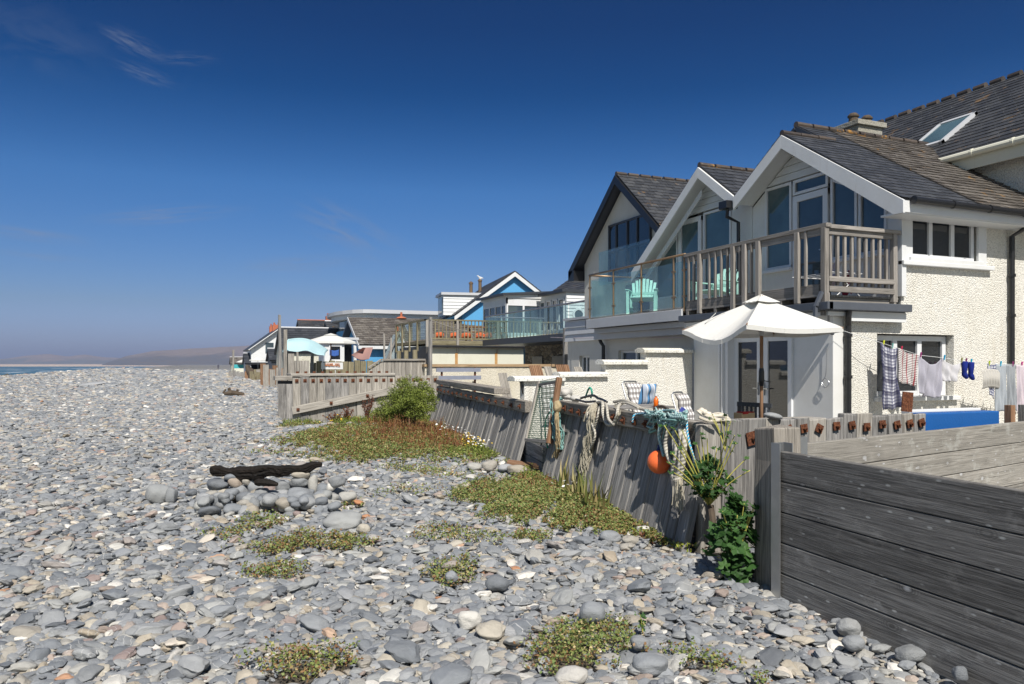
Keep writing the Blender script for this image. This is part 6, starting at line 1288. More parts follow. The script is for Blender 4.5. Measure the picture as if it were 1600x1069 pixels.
M['blue_stripe'] = m_pattern('blue_grey_stripes', [(.17, .36, .02, (.09, .27, .52)), (.17, .08, .145, (.02, .02, .04)), (.17, .08, .055, (.85, .85, .85))], [], (.42, .48, .58), .95, 0)
cu = thing('striped_cushion', (c1.location.x, c1.location.y, 1.1), 'blue, grey and white striped cushion propped on the metal garden chair', 'cushion', rz=.35); V = []; Gc = []; F = []; n = 14
for s_ in (-1, 1):
    for j in range(n+1):
        for i in range(n+1):
            u, v = i/n*2-1, j/n*2-1; bul = .055*(1-u**4)*(1-v**4); tuft = .03*math.exp(-(u*u+v*v)*9); V.append((u*.19+.02, -.09+s_*(bul-tuft)-v*.045, v*.17)); Gc.append((u*.19+.03*v, v*.17, 0))
N1 = (n+1)**2
for j in range(n):
    for i in range(n): a = j*(n+1)+i; F += [(a, a+1, a+n+2, a+n+1), (N1+a+n+1, N1+a+n+2, N1+a+1, N1+a)]
m = MB(); m.add(V, F, Gc, .5); o = m.build('cushion_pad', M['blue_stripe'], cu, local=True, smooth_=True); cu.location.z = EYE+(569-617)*12.2/1200; cu.location = at(1003, 617, f=11.95)
tb = thing('patio_table', tuple(at(975, 640, f=11)), 'low grey timber patio table behind the rope hung wall', 'table'); q = at(990, 632, f=10.9)
for i in range(5): m = MB(); m.box((q.x-.05, q.y-.3+i*.125, q.z-.03), (1.0, .118, .03)); m.build('table_board', M['wood_grey'], tb, bevel=.004)
for sx in (-.45, .38):
    for sy in (-.25, .17): m = MB(); m.box((q.x+sx, q.y+sy, (q.z+.28)/2), (.06, .06, q.z-.36)); m.build('leg', M['wood_grey'], tb)
bo = at(1025, 637, f=10.6); m = MB(); m.lathe([(0, 0), (.035, 0), (.037, .10), (.03, .14), (.014, .16), (.014, .18)], (bo.x, bo.y, bo.z-.02), 14); bt = thing('spray_bottle', tuple(bo), 'bright orange bottle with a white cap standing by the striped cushion', 'bottle'); m.build('bottle_body', m_plain('orange_plastic', (.85, .16, .01), .3), bt, smooth_=True); m = MB(); m.lathe([(0, 0), (.02, 0), (.02, .03), (0, .035)], (bo.x, bo.y, bo.z+.16), 12); m.build('cap', M['white'], bt)
wc = thing('hoop_back_chair', tuple(at(1035, 660, f=10.0)), 'dark wooden chair with a rounded spindle back behind the ropes', 'chair'); q = at(1035, 660, f=10.0)
m = MB(); Rr = .15; hoop = [Vector((q.x-.02+rv_.x*Rr*math.cos(a), q.y+rv_.y*Rr*math.cos(a), 1.0+.21*math.sin(a))) for a in np.linspace(0, math.pi, 15)]; hoop = [hoop[0]-Vector((0, 0, .45))]+hoop+[hoop[-1]-Vector((0, 0, .45))]; m.tube(hoop, .013, 8); m.build('back_hoop', M['wood_brown'] if False else m_plain('dark_wood', (.05, .035, .028), .6), wc, smooth_=True)
for i in range(7): u = -.75+i*.25; m = MB(); z = 1.0+.21*math.sqrt(max(0, 1-u*u)); p = Vector((q.x-.02+rv_.x*Rr*u, q.y+rv_.y*Rr*u, 0)); m.tube([(p.x, p.y, .75), (p.x, p.y, z)], .007, 6); m.build('spindle', M['bark'], wc)
m = MB(); m.box((q.x+.1, q.y+.15, .74), (.4, .4, .035)); m.build('seat', M['bark'], wc)
for sx in (-.08, .28):
    for sy in (-.02, .32): m = MB(); m.tube([(q.x+sx, q.y+sy, .33), (q.x+sx, q.y+sy, .74)], .018, 6); m.build('leg', M['bark'], wc)
bb_ = thing('dark_slatted_chair', tuple(at(1177, 660, f=10.8)), 'dark grey slatted chair standing in front of the french doors', 'chair'); q0, q1 = at(1152, 631, f=10.9), at(1206, 634, f=10.6)
m = MB(); m.bar(q0, q1, .03, .06); m.build('top_rail', M['charcoal'], bb_)
for i in range(8): p = q0.lerp(q1, (i+.3)/8); m = MB(); m.bar(p-Vector((0, 0, .42)), p, .035, .015); m.build('back_slat', M['charcoal'], bb_)
m = MB(); m.box(((q0.x+q1.x)/2-.1, (q0.y+q1.y)/2-.2, q0.z-.42), (.55, .45, .03)); m.build('seat', M['charcoal'], bb_)
for sx, sy in ((-.3, -.35), (.1, -.42), (-.15, .05), (.22, -.08)): m = MB(); m.box(((q0.x+q1.x)/2+sx, (q0.y+q1.y)/2+sy, (q0.z-.42+.33)/2), (.04, .04, q0.z-.42-.33)); m.build('leg', M['charcoal'], bb_)
q = at(1163, 650, f=10.3); bx = thing('open_box', tuple(q), 'small tan card box with red contents on the slatted chair', 'box'); m = MB(); m.box((q.x, q.y, q.z), (.22, .16, .09)); m.build('box_body', m_plain('tan_card', (.55, .38, .2), .8), bx); m = MB(); m.box((q.x, q.y-.02, q.z+.045), (.2, .12, .03), rot=.1); m.build('red_contents', m_plain('red_cloth', (.5, .02, .015), .8), bx)
q = at(1095, 632, f=10.6); m = MB(); m.box((q.x-.02, q.y, .75), (.25, .2, .09)); o = m.build('grey_tray', M['towel_grey'], bevel=.01); tag(o, 'folded dark grey cloth below the checked chair', 'cloth'); q = at(1067, 642, f=9.6); m = MB(); m.box(q, (.09, .02, .07), rot=Euler((.3, .5, .2)).to_matrix()); o = m.build('blue_sponge', m_plain('blue_plastic', (.09, .12, .5), .5)); tag(o, 'small blue scoop shape beside the rope heap', 'scoop')
# bench and loungers further along
bn = thing('slatted_bench', (8.25, 24.6, 0), 'blue grey slatted bench against the blotchy cream wall', 'bench'); bz = .3
for z, dy in ((1.56, .0), (1.30, -.05)): m = MB(); m.bb(XY(682, 24.5), XY(751, 24.5), 24.5+dy, 24.55+dy, z-.07, z+.06); m.build('back_slat', M['greypaint'] if False else m_plain('blue_grey_plank', (.24, .26, .33), .6), bn)
for i in range(3): m = MB(); m.bb(XY(682, 24.3), XY(751, 24.3), 24.05+i*.13, 24.16+i*.13, .76, .79); m.build('seat_slat', M['wood_grey'], bn)
for px in (690, 742): x = XY(px, 24.6); m = MB(); m.bar((x, 24.62, bz), (x, 24.58, 1.64), .06, .05); m.bar((x, 24.6, .74), (x, 24.0, .74), .05, .05); m.bar((x, 24.05, bz), (x, 24.05, .76), .06, .05); m.build('leg', M['rust'], bn)
def lounger(px, yt, wpx, f_, label, mat, h=.5):
    t = at(px, yt, f=f_); W = wpx*f_/1200; l_ = thing('wooden_lounger', (t.x, t.y, .32), label, 'lounger', rz=.2); zt = t.z-.32
    for i in range(7): m = MB(); x = -W/2+W*(i+.5)/7; m.bar((x, 0, zt-h), (x, .22, zt), W/7*.8, .018, up=(0, 1, 0)); m.build('back_slat', M[mat], l_, local=True)
    m = MB(); m.bar((-W/2, 0, zt-h), (W/2, 0, zt-h), .05, .04); m.build('frame', M[mat], l_, local=True)
    for i in range(7): m = MB(); x = -W/2+W*(i+.5)/7; m.bar((x, 0, zt-h), (x, -.8, zt-h), W/7*.8, .018); m.build('seat_slat', M[mat], l_, local=True)
    for x in (-W/2, W/2):
        for y in (0, -.7): m = MB(); m.bar((x, y, 0), (x, y, zt-h), .05, .05); m.build('leg', M[mat], l_, local=True)
lounger(845, 571, 24, 16.5, 'brown wooden lounger back, left of the pair beyond the stepped wall', 'wood_brown'); lounger(888, 570, 26, 16, 'brown wooden lounger back, right of the pair beyond the stepped wall', 'wood_brown'); lounger(864, 573, 14, 17.5, 'pale wicker chair back between the two brown loungers', 'wood_pale', .4); lounger(912, 573.5, 16, 17, 'pale wicker chair back under the small window', 'wood_pale', .4)
lounger(794, 583, 17, 17, 'pale leaning slatted board at the end of the blotchy wall', 'wood_pale', .6)
# ---- on the balconies
def arm_chair(c, rz, label, scale=1):
    ch = thing('plastic_armchair', c, label, 'chair', rz=rz); gm = m_plain('mint_plastic', (.42, .72, .64), .4); s = scale
    m = MB()
    m.bar((0, -.02, .36), (0, -.50, .42), .52, .03); m.build('seat', gm, ch, local=True, bevel=.012)
    bk = None
    for i in range(7):
        u = (i-3)/3; m = MB(); hgt = .92-.10*u*u; m.bar((u*.2, 0, .36), (u*.26, .22, hgt), .068, .018, up=(0, 1, 0)); m.build('back_slat', gm, ch, local=True, bevel=.008)
    m = MB(); m.bar((-.26, .06, .55), (.26, .06, .55), .02, .06); m.build('back_rail', gm, ch, local=True)
    for sx in (-1, 1):
        m = MB(); m.bar((sx*.31, .10, .60), (sx*.33, -.48, .60), .09, .022); m.build('armrest', gm, ch, local=True, bevel=.008)
        m = MB(); m.bar((sx*.31, -.45, 0), (sx*.32, -.44, .60), .07, .03); m.build('leg', gm, ch, local=True, bevel=.006); m = MB(); m.bar((sx*.28, .12, 0), (sx*.30, .08, .60), .07, .03); m.build('leg', gm, ch, local=True, bevel=.006)
q = at(1005, X=9.85); arm_chair((q.x, q.y, 2.875), R(-38), 'pale green plastic armchair behind the glass balustrade')
q = at(1128, X=10.1); arm_chair((q.x, q.y, 2.83), R(-75), 'pale green plastic armchair seen through the timber railing')
ar = thing('clothes_airer', (9.8, 9.7, 2.83), 'low folding airer with purple and white washing on the timber balcony', 'airer')
m = MB()
for i in range(5): m.tube([(9.45+i*.16, 9.35, 3.22), (9.45+i*.16, 10.2, 3.22)], .006, 5)
m.tube([(9.4, 9.35, 3.22), (10.15, 9.35, 3.22)], .008, 5); m.tube([(9.4, 10.2, 3.22), (10.15, 10.2, 3.22)], .008, 5); m.tube([(9.5, 9.35, 2.83), (10.05, 9.35, 3.22)], .008, 5); m.tube([(10.05, 9.35, 2.83), (9.5, 9.35, 3.22)], .008, 5); m.build('frame', M['white'], ar)
for (x, lab, mt, zt) in ((9.72, 'purple and white patterned cloth over the balcony airer', M['towel_pink'], 3.42), (9.98, 'dark red and navy cloth at the right of the airer', m_cloth('maroon_cloth', (.25, .03, .06)), 3.25), (9.5, 'blue checked cloth at the left of the balcony airer', M['blue_check'], 3.23)):
    o = cloth('drying_cloth', lambda u, v, x=x, zt=zt: (x+.14*(u-.5)+.02*math.sin(v*7), 9.42+.3*(u)+.02*math.sin(u*9), zt-.36*v+.05*math.sin(u*5)), 10, 10, mt, None, .3, .36); tag(o, lab, 'cloth', 'washing on the balcony airer')

# ================================================================== middle distance bits
sa = thing('awning', tuple(at(480, 545, f=30)), 'pale blue cloth awning billowing between timber posts', 'awning'); A_, B_, C_, D_ = at(450, 530, f=29), at(513, 547, f=31), at(508, 557, f=29), at(441, 551, f=28)
cloth('awning_cloth', lambda u, v: tuple(A_.lerp(B_, u).lerp(D_.lerp(C_, u), v)+Vector((0, .25*math.sin(v*3.1), .22*math.sin(math.pi*u)*(1-.4*v)+.03*math.sin(u*14)*v))), 24, 12, m_cloth('pale_blue_cloth', (.62, .86, .90), trans=.3), sa)
ps2 = thing('parasol', tuple(at(518, 575, f=36)), 'cream parasol above the white kiosk with a dark pole', 'parasol'); C2 = at(517, f=36.5); zt2 = EYE+(569-523)*36.5/1200
m = MB(); pr_ = [(0, 0), (.25, -.03), (1.25, -.34), (1.28, -.44)]; m.lathe(pr_, (C2.x, C2.y, zt2), 10); m.lathe([(0, .05), (.33, -.04)], (C2.x, C2.y, zt2+.02), 10); m.build('canopy', M['canvas'], ps2, solid=.01); m = MB(); m.tube([(C2.x, C2.y, 0), (C2.x, C2.y, zt2)], .03, 8); m.build('pole', M['wood_brown'], ps2)
kz = thing('beach_kiosk', (XY(525, 40), 40, 0), 'small white boarded kiosk with a window, under the cream parasol', 'kiosk'); xa, xb, xc = XY(507, 40), XY(538, 40), XY(553, 40)
m = MB(); m.bb(xa, xb, 40.0, 42.0, 0, 3.0); m.build('wall', M['white'], kz); m = MB(); m.bb(xb, xc, 40.6, 42, 0, 2.9); m.build('dark_doorway', M['pane_dark'], kz); window(kz, 'Y', 40.0, XY(514, 40), XY(534, 40), 1.9, 2.75, (), gm='pane_dark', rec=-.05, fw=.09, sill='white')
m = MB(); m.bb(xa-.2, xc+.2, 39.7, 42.2, 3.0, 3.12); m.build('roof', M['greypaint'], kz)
o = cloth('blue_cloth', lambda u, v: tuple(at(515+15*u, 546+9*v+2*math.sin(u*3.14), f=39.0)+Vector((0, .05*math.sin(u*20), 0))), 12, 8, m_cloth('blue_cotton', (.06, .14, .42))); tag(o, 'blue cloth hanging in the kiosk window', 'cloth')
sg = thing('sign_board', tuple(at(519, 578, f=30)), 'white sign board with faded orange lettering on the stake fence', 'sign'); qa, qb = at(502, 577, f=30), at(536, 566.5, f=30)
m = MB(); m.box(((qa.x+qb.x)/2, (qa.y+qb.y)/2, (qa.z+qb.z)/2), ((qb-qa).xy.length, .03, qb.z-qa.z), rot=math.atan2(qb.y-qa.y, qb.x-qa.x)); m.build('board', M['white'], sg)
m = MB(); ang = math.atan2(qb.y-qa.y, qb.x-qa.x); rs = random.Random(2)
for (x0, x1, y_) in ((508, 520, 568.6), (523.5, 530, 568.6), (508, 531, 571.5)):
    x = x0
    while x < x1:
        for q in range(2): p = at(x+rs.uniform(0, .5), y_+rs.uniform(-.4, .4), f=29.95); m.box(p, (.035, .006, rs.uniform(.02, .045)) if q else (rs.uniform(.03, .05), .006, .014), rot=ang)
        x += 1.25
m.build('lettering', m_plain('orange_lettering', (.60, .20, .06), .7), sg)
bk_ = thing('cloth_sail', tuple(at(566, 552, f=34)), 'pinkish brown triangular cloth sail slung before the blue outbuilding', 'sail'); A_, B_, C_, D_ = at(549, 555, f=34), at(567, 543, f=33.5), at(583, 543, f=34), at(577, 561, f=32.8)
cloth('sail_cloth', lambda u, v: tuple(A_.lerp(B_, u).lerp(D_.lerp(C_, u), v)+Vector((0, .35*math.sin(v*3.1)*u, -.12*math.sin(math.pi*v)*(1-u)))), 16, 16, m_cloth('rust_pink_cloth', (.34, .20, .175)), bk_, solid=.01)
rc = MB(); rc.tube([at(672, 499, f=25.1), at(690, 507, f=26), at(720, 516, f=30), at(760, 528, f=36)], .012, 5); o = rc.build('slack_line', M['rope_pale']); tag(o, 'slack pale line from the tall post across the deck railing', 'line')
pl = MB(); pl.tube([gp(1062, 505, 1) if False else Vector((9.3, 13.2, 2.3)), Vector((10.7, 21.0, 2.55)), Vector((12.4, 26, 2.75))], .010, 5); o = pl.build('washing_line', M['towel_pink']); tag(o, 'thin pink line running past the grey house towards the terrace', 'washing line')
# things far along the beach
def small(name, label, cat, px, py, f_, fn, mat): q = at(px, py, f=f_); m = MB(); fn(m, q); o = m.build(name, mat); tag(o, label, cat); return o
small('driftwood_log', 'low brown driftwood log with black stumps on the open shingle', 'driftwood', 364, 616, 41, lambda m, q: [m.tube([(q.x-.45, q.y, .12+.05), (q.x-.1, q.y, .22), (q.x+.55, q.y+.1, .10)], [.07, .16, .12], 8), m.tube([(q.x-.5, q.y+.1, .2), (q.x-.35, q.y+.1, .42)], .06, 6), m.tube([(q.x-.1, q.y+.2, .2), (q.x-.2, q.y+.2, .48)], .09, 6), m.tube([(q.x+.2, q.y+.2, .2), (q.x+.25, q.y+.2, .40)], .07, 6)], M['bark'])
small('turquoise_groundsheet', 'small turquoise groundsheet far along the beach', 'groundsheet', 374, 568.5, 100, lambda m, q: m.box((q.x, q.y, 1.45), (1.3, .5, .5)), m_plain('turquoise', (.05, .42, .45), .6))
small('driftwood_stump', 'upright brown weathered stump beside the far row of huts', 'driftwood', 390, 571, 84, lambda m, q: rock_mb(m, (q.x, q.y, .7), .5, .5, .85, 0, .5, .3, 3), M['bark'])
for (px, py, f_, c, lab) in ((403, 557.5, 86, M['canvas'], 'small white parasol in the far cluster of huts'), (413, 555, 92, m_cloth('lilac_canvas', (.45, .35, .62)), 'small lilac parasol right of the far white parasol'), (381, 561, 100, M['canvas'], 'tiny white parasol furthest left in the far cluster')):
    q = at(px, py, f=f_); p = thing('small_parasol', (q.x, q.y, 0), lab, 'parasol'); m = MB(); m.lathe([(0, 0), (.9, -.35), (.92, -.45)], q, 10); m.build('canopy', c, p, solid=.02); m = MB(); m.tube([(q.x, q.y, 0), (q.x, q.y, q.z)], .03, 6); m.build('pole', M['steel'], p)
for i in range(9):
    px = [372, 399, 407, 418, 425, 430, 411, 436, 386][i]; f_ = [96, 84, 82, 80, 79, 60, 78, 56, 90][i]; q = at(px, f=f_); m = MB(); h = [.9, 1.0, 1.2, 1.4, 1.7, 1.7, .9, 1.6, .8][i]
    for k in range(5): m.bb(q.x-1.1+k*.45, q.x-.72+k*.45, q.y, q.y+.15, 0, h*rnd.uniform(.8, 1.1))
    o = m.build('stake_fence', M[['wood_grey', 'wood_brown', 'wood_mossy', 'wood_pale'][i % 4]]); tag(o, ['low grey stakes below the lone far pole', 'short brown stakes beside the weathered stump', 'mossy stakes between stump and lilac parasol', 'pale stakes under the lilac parasol', 'tall grey stakes before the white gabled house', 'brown boards left of the tall poles', 'low mossy stakes above the yellow green plants', 'pale boards behind the tallest pole', 'low grey stakes left of the weathered stump'][i], 'fence', 'stake fences far along the shore')
pr2 = at(341, 574, f=240); m = MB(); z0 = gz(pr2.x, pr2.y)
hx, hy = pr2.x, pr2.y
skm = bpy.data.meshes.new('person'); VV = [(0, 0, .93), (0, 0, 1.2), (0, 0, 1.42), (0, 0, 1.52), (0, 0, 1.66), (.2, 0, 1.40), (.26, 0, 1.12), (.27, -.08, .88), (-.2, 0, 1.40), (-.26, 0, 1.12), (-.27, -.08, .88), (.1, 0, .88), (.12, -.05, .48), (.12, 0, .06), (-.1, 0, .88), (-.12, .05, .48), (-.12, .1, .06), (.12, -.14, .04), (-.12, -.04, .04)]
skm.from_pydata([(a+hx, b+hy, c+z0) for a, b, c in VV], [(0, 1), (1, 2), (2, 3), (3, 4), (2, 5), (5, 6), (6, 7), (2, 8), (8, 9), (9, 10), (0, 11), (11, 12), (12, 13), (0, 14), (14, 15), (15, 16), (13, 17), (16, 18)], []); skm.materials.append(m_cloth('dark_clothing', (.06, .06, .09)))
po3 = bpy.data.objects.new('person', skm); col.objects.link(po3); tag(po3, 'person in dark clothes standing far off on the beach', 'person'); sk = po3.modifiers.new('skin', 'SKIN')
for v, r_ in zip(skm.skin_vertices[0].data, [.14, .13, .15, .06, .11, .07, .05, .04, .07, .05, .04, .09, .065, .05, .09, .065, .05, .04, .04]): v.radius = (r_, r_)
skm.skin_vertices[0].data[0].use_root = True; ss_ = po3.modifiers.new('sub', 'SUBSURF'); ss_.levels = 1
for (px, py, w_) in ((135, 597, 1.5), (172, 598, 1.0)): q = at(px, py, f=58); m = MB(); rock_mb(m, (q.x, q.y, gz(q.x, q.y)+.08), w_*.8, .35, .14, 0, .5, .3, 2); o = m.build('slate_slab', M['stone']); tag(o, 'dark flat slab lying on the shingle crest, %s one' % ('left' if px < 150 else 'right'), 'slab')
# ================================================================== fire ring and boulders
fr_ = [ # photo px, py of the centre, half width px, half height px, tint, words
 (247, 772, 17, 14, .40, 'tall pointed brownish stone standing left of the fire ring', 1), (268, 774, 8, 12, .30, 'leaning slab against the pointed stone left of the fire ring', 0), (342, 756, 17, 8, .60, 'long pale grey stone under the left end of the charred log', 0), (368, 753, 10, 7.5, .885, 'orange brown cobble below the log', 0),
 (345, 771, 15, 8, .45, 'flat grey stone at the left of the pile', 1), (322, 775, 13, 8, .72, 'cream grey stone at the far left of the pile', 1), (348, 770, 10, 7, .82, 'tan stone left of the dark round cobble', 1), (376, 771, 12, 12, .27, 'dark round cobble near the left middle of the pile', 0), (401, 762, 13, 11, .05, 'dark slate cobble under the middle of the log', 0),
 (340, 784, 12, 10, .28, 'smooth grey stone low at the left front', 1), (327, 798, 17, 6.5, .29, 'flat grey stone at the front left corner of the pile', 1), (364, 794, 14, 7, .42, 'flat brownish stone low in the front', 1), (388, 784, 8, 9, .5, 'upright leaning stone in the front middle', 0), (397, 788, 8, 10, .3, 'second upright leaning stone in the front middle', 0),
 (419, 784, 17, 13, .30, 'large smooth blue grey stone at the front of the pile', 0), (418, 766, 13, 7, .90, 'purplish stone behind the large blue grey stone', 0), (467, 778, 25, 15, .33, 'broad dark grey boulder, biggest of the pile', 0), (451, 790, 15, 10, .70, 'angular pale boulder in front of the biggest one', 1), (432, 793, 8, 5.5, .90, 'small dark red stone at the pile front', 0),
 (442, 760, 11, 9, .30, 'grey cobble right of the log middle', 0), (469, 753, 16, 7, .31, 'flat grey stone under the right end of the log', 0), (489, 758, 7, 14, .73, 'pale upright stone right of the biggest boulder', 0), (504, 766, 10, 9, .5, 'small grey stone near the right end', 0), (509, 780, 18, 10, .71, 'rounded cream stone at the right end of the pile', 1),
 (472, 742, 14, 6, .81, 'tan stone half hidden behind the right of the log', 0), (527, 753, 14, 8, .31, 'smooth grey stone off the right end of the log', 1), (517, 761, 7, 6, .97, 'small white stone right of the pile', 0), (542, 777, 13, 8, .72, 'pale stone right of the cream one', 1), (464, 803, 7, 4.5, .90, 'small red stone below the angular boulder', 1), (360, 745, 9, 5, .6, 'small grey stone behind the left of the log', 0), (385, 753, 6, 5, .76, 'small pale stone beside the orange cobble', 0), (300, 770, 9, 5, .42, 'small grey stone between pointed stone and pile', 1), (405, 775, 9, 6, .68, 'little pale stone in the pile middle', 0), (433, 772, 10, 8, .29, 'grey stone behind the biggest boulder', 0)]
for (px, py, hw, hh, t, lab, low) in fr_:
    base = at(px, min(py+hh, 806), Z=.02); f_ = (base.x*ST+base.y*CT); f_ = min(max(f_, 8.7), 9.55); c = at(px, py, f=f_+hw*f_/1200*.5); sx = hw*f_/1200; sz = hh*f_/1200
    t = t if (t > .6) else [.03, .30, .62, .12, .45, .66, .28][int(px*7+py) % 7]; m = MB(); rock_mb(m, c, sx*1.03, sx*rnd.uniform(.7, .95), sz*1.06, -TH+rnd.uniform(-.2, .2), t, .24, 3, .85); o = m.build('boulder', M['stone'], smooth_=True); tag(o, lab, 'stone', 'stones of the beach fire ring')
fl_ = MB()                                 # hidden core of the heap
for _ in range(150):
    q = at(rnd.uniform(315, 530), rnd.uniform(752, 785), f=rnd.uniform(8.95, 9.9)); s = rnd.uniform(.06, .12); rock_mb(fl_, (q.x, q.y, rnd.uniform(.02, .17)), s, s*.8, s*.6, None, rnd.uniform(0, .8), .15, 3)
o = fl_.build('small_stones', M['stone'], smooth_=True); tag(o, 'small grey stones filling the fire ring heap', 'stones', kind='stuff')
lg = MB()
def chunk(px, py, hw, hh, f_, tilt, rough=.16):
    bm = bmesh.new(); bmesh.ops.create_icosphere(bm, subdivisions=5, radius=1); from mathutils import noise as mn; c = at(px, py, f=f_); sx, sz = hw*f_/1200, hh*f_/1200; o = rnd.uniform(0, 50); V = []; Gc = []
    for v in bm.verts:
        p = v.co; x = math.copysign(abs(p.x)**.6, p.x); n1_ = mn.noise(Vector((x*sx*5+o, p.y*1.6, p.z*1.6))); n2_ = mn.noise(Vector((x*sx*9+o, p.y*6, p.z*6))); k = 1+rough*n1_*1.8+rough*.8*n2_
        lx, ly, lz = x*sx, p.y*sz*k*1.1, p.z*sz*k+.06*sz*math.sin(x*4+o); lz += math.tan(R(tilt))*lx; V.append((c.x+lx*CT+ly*ST, c.y-lx*ST+ly*CT, c.z+lz)); Gc.append((lx, ly*1.0, lz))
    F = [tuple(v.index for v in q.verts) for q in bm.faces]; bm.free(); lg.add(V, F, Gc)
NL = 46; KL = 22; ptop = [(0, .040), (.05, .062), (.16, .066), (.28, .076), (.40, .082), (.52, .078), (.62, .068), (.78, .058), (.92, .046), (1, .026)]; V = []; Gc = []; F = []; e0, e1 = at(329, 731, f=9.62), at(503, 724, f=9.55)
grv = [rnd.uniform(-.16, .16) for _ in range(KL)]
for i in range(NL):
    t = i/(NL-1); r_ = np.interp(t, [p[0] for p in ptop], [p[1] for p in ptop])*(1+.10*math.sin(t*31)+rnd.uniform(-.05, .05)); c = e0.lerp(e1, t)-Vector((0, 0, r_*(1 if .1 < t < .9 else .9)))+Vector((0, .02*math.sin(t*9), .012*math.sin(t*13+1)+.008*math.sin(t*29))); r_ *= (1+.16*math.sin(t*17+2)*math.sin(t*5)); 
    for k in range(KL): q = 2*math.pi*k/KL; rr_ = r_*(1+1.5*grv[k]*(.6+.4*math.sin(t*9+k))+rnd.uniform(-.08, .08)); V.append((c.x+math.cos(q)*rr_*1.1*ST, c.y+math.cos(q)*rr_*1.1*CT, c.z+math.sin(q)*rr_)); Gc.append((t*1.4, math.cos(q)*.09, math.sin(q)*.09))
for i in range(NL-1):
    for k in range(KL): F.append((i*KL+k, i*KL+(k+1) % KL, (i+1)*KL+(k+1) % KL, (i+1)*KL+k))
F += [tuple(range(KL-1, -1, -1)), tuple(range((NL-1)*KL, NL*KL))]; lg.add(V, F, Gc)
for (pa, pb, f1_, w_) in (((398, 754), (434, 757), 9.35, .05),): lg.tube(curve([at(*pa, f=f1_), (at(*pa, f=f1_)+at(*pb, f=f1_))/2+Vector((0, 0, .01)), at(*pb, f=f1_)], 5), [w_*.5, w_*.8, w_, w_*.9, w_*1.0, w_*.9, w_*.95, w_*.8, w_*.7, w_*.5, w_*.4], 7)
o = lg.build('charred_log', M['charred']); tag(o, 'blackened charred driftwood log lying across the heap of stones', 'log')
for (px, py, hw, hh, t, lab) in ((536, 813, 31, 13, .66, 'large smooth pale grey stone right of the fire ring'), (568, 826, 11, 8, .83, 'small sandy orange stone beside the large pale one'), (705, 883, 15, 7, .93, 'pinkish oval stone on the central moss patch'), (705, 901, 10, 10, .3, 'round grey stone below the pinkish oval one'), (777, 911, 18, 13, .05, 'blocky dark grey stone at the middle of the foreground'), (733, 969, 20, 16, .965, 'rusty speckled white quartz stone in the foreground'), (894, 1056, 25, 14, .955, 'pale rounded boulder at the bottom edge'), (1016, 1037, 28, 15, .30, 'long grey cobble right of the bottom moss patch'), (925, 958, 20, 18, .27, 'big upright grey stone above the bottom moss patch'), (1000, 1005, 16, 12, .4, 'grey veined stone beside the small green plant'), (1425, 1020, 25, 11, .45, 'long brown grey cobble against the dark board fence'), (1335, 1005, 17, 13, .33, 'round grey cobble below the board fence'), (1325, 980, 18, 14, .6, 'broad pale grey stone near the fence foot'), (1500, 1053, 11, 13, .05, 'dark leaning slate at the fence foot, bottom right'), (986, 768, 0, 0, 0, ''), (560, 785, 8, 4, 1.0, 'small orange brick fragment right of the fire ring'), (1005, 828, 12, 7, .97, 'white shell like stone at the moss edge'), (985, 845, 14, 9, .76, 'pale stone below the white one at the moss edge'), (953, 838, 17, 9, .3, 'blue grey cobble at the lower edge of the big moss patch'),
        (741, 729, 12, 6, .72, 'low pale boulder, leftmost of the group below the gate'), (765, 728, 12, 9, .76, 'blocky pale boulder of the group below the gate'), (778, 720, 13, 6, .62, 'flat grey boulder behind the blocky one'), (792, 731, 14, 7, .5, 'grey boulder between blocky and sandy boulders'), (808, 734, 16, 8, .80, 'sandy rounded boulder, rightmost below the gate'), (1052, 829, 14, 6, .31, 'flat blue grey stone in the red leafy plants'), (682, 716, 6, 4, .93, 'small pinkish stone among the brown weeds')):
    if not hw: continue
    b = at(px, py+hh*.8, Z=.03); f_ = b.x*ST+b.y*CT; sx = hw*f_/1200; sz = hh*f_/1200*.95; c = at(px, py, f=f_+sx*.6); m = MB(); rock_mb(m, c, sx, sx*.8, sz, -TH+rnd.uniform(-.3, .3), t, .15, 4, .95); o = m.build('boulder' if hw > 13 else 'stone', M['stone'], smooth_=True); tag(o, lab, 'stone')

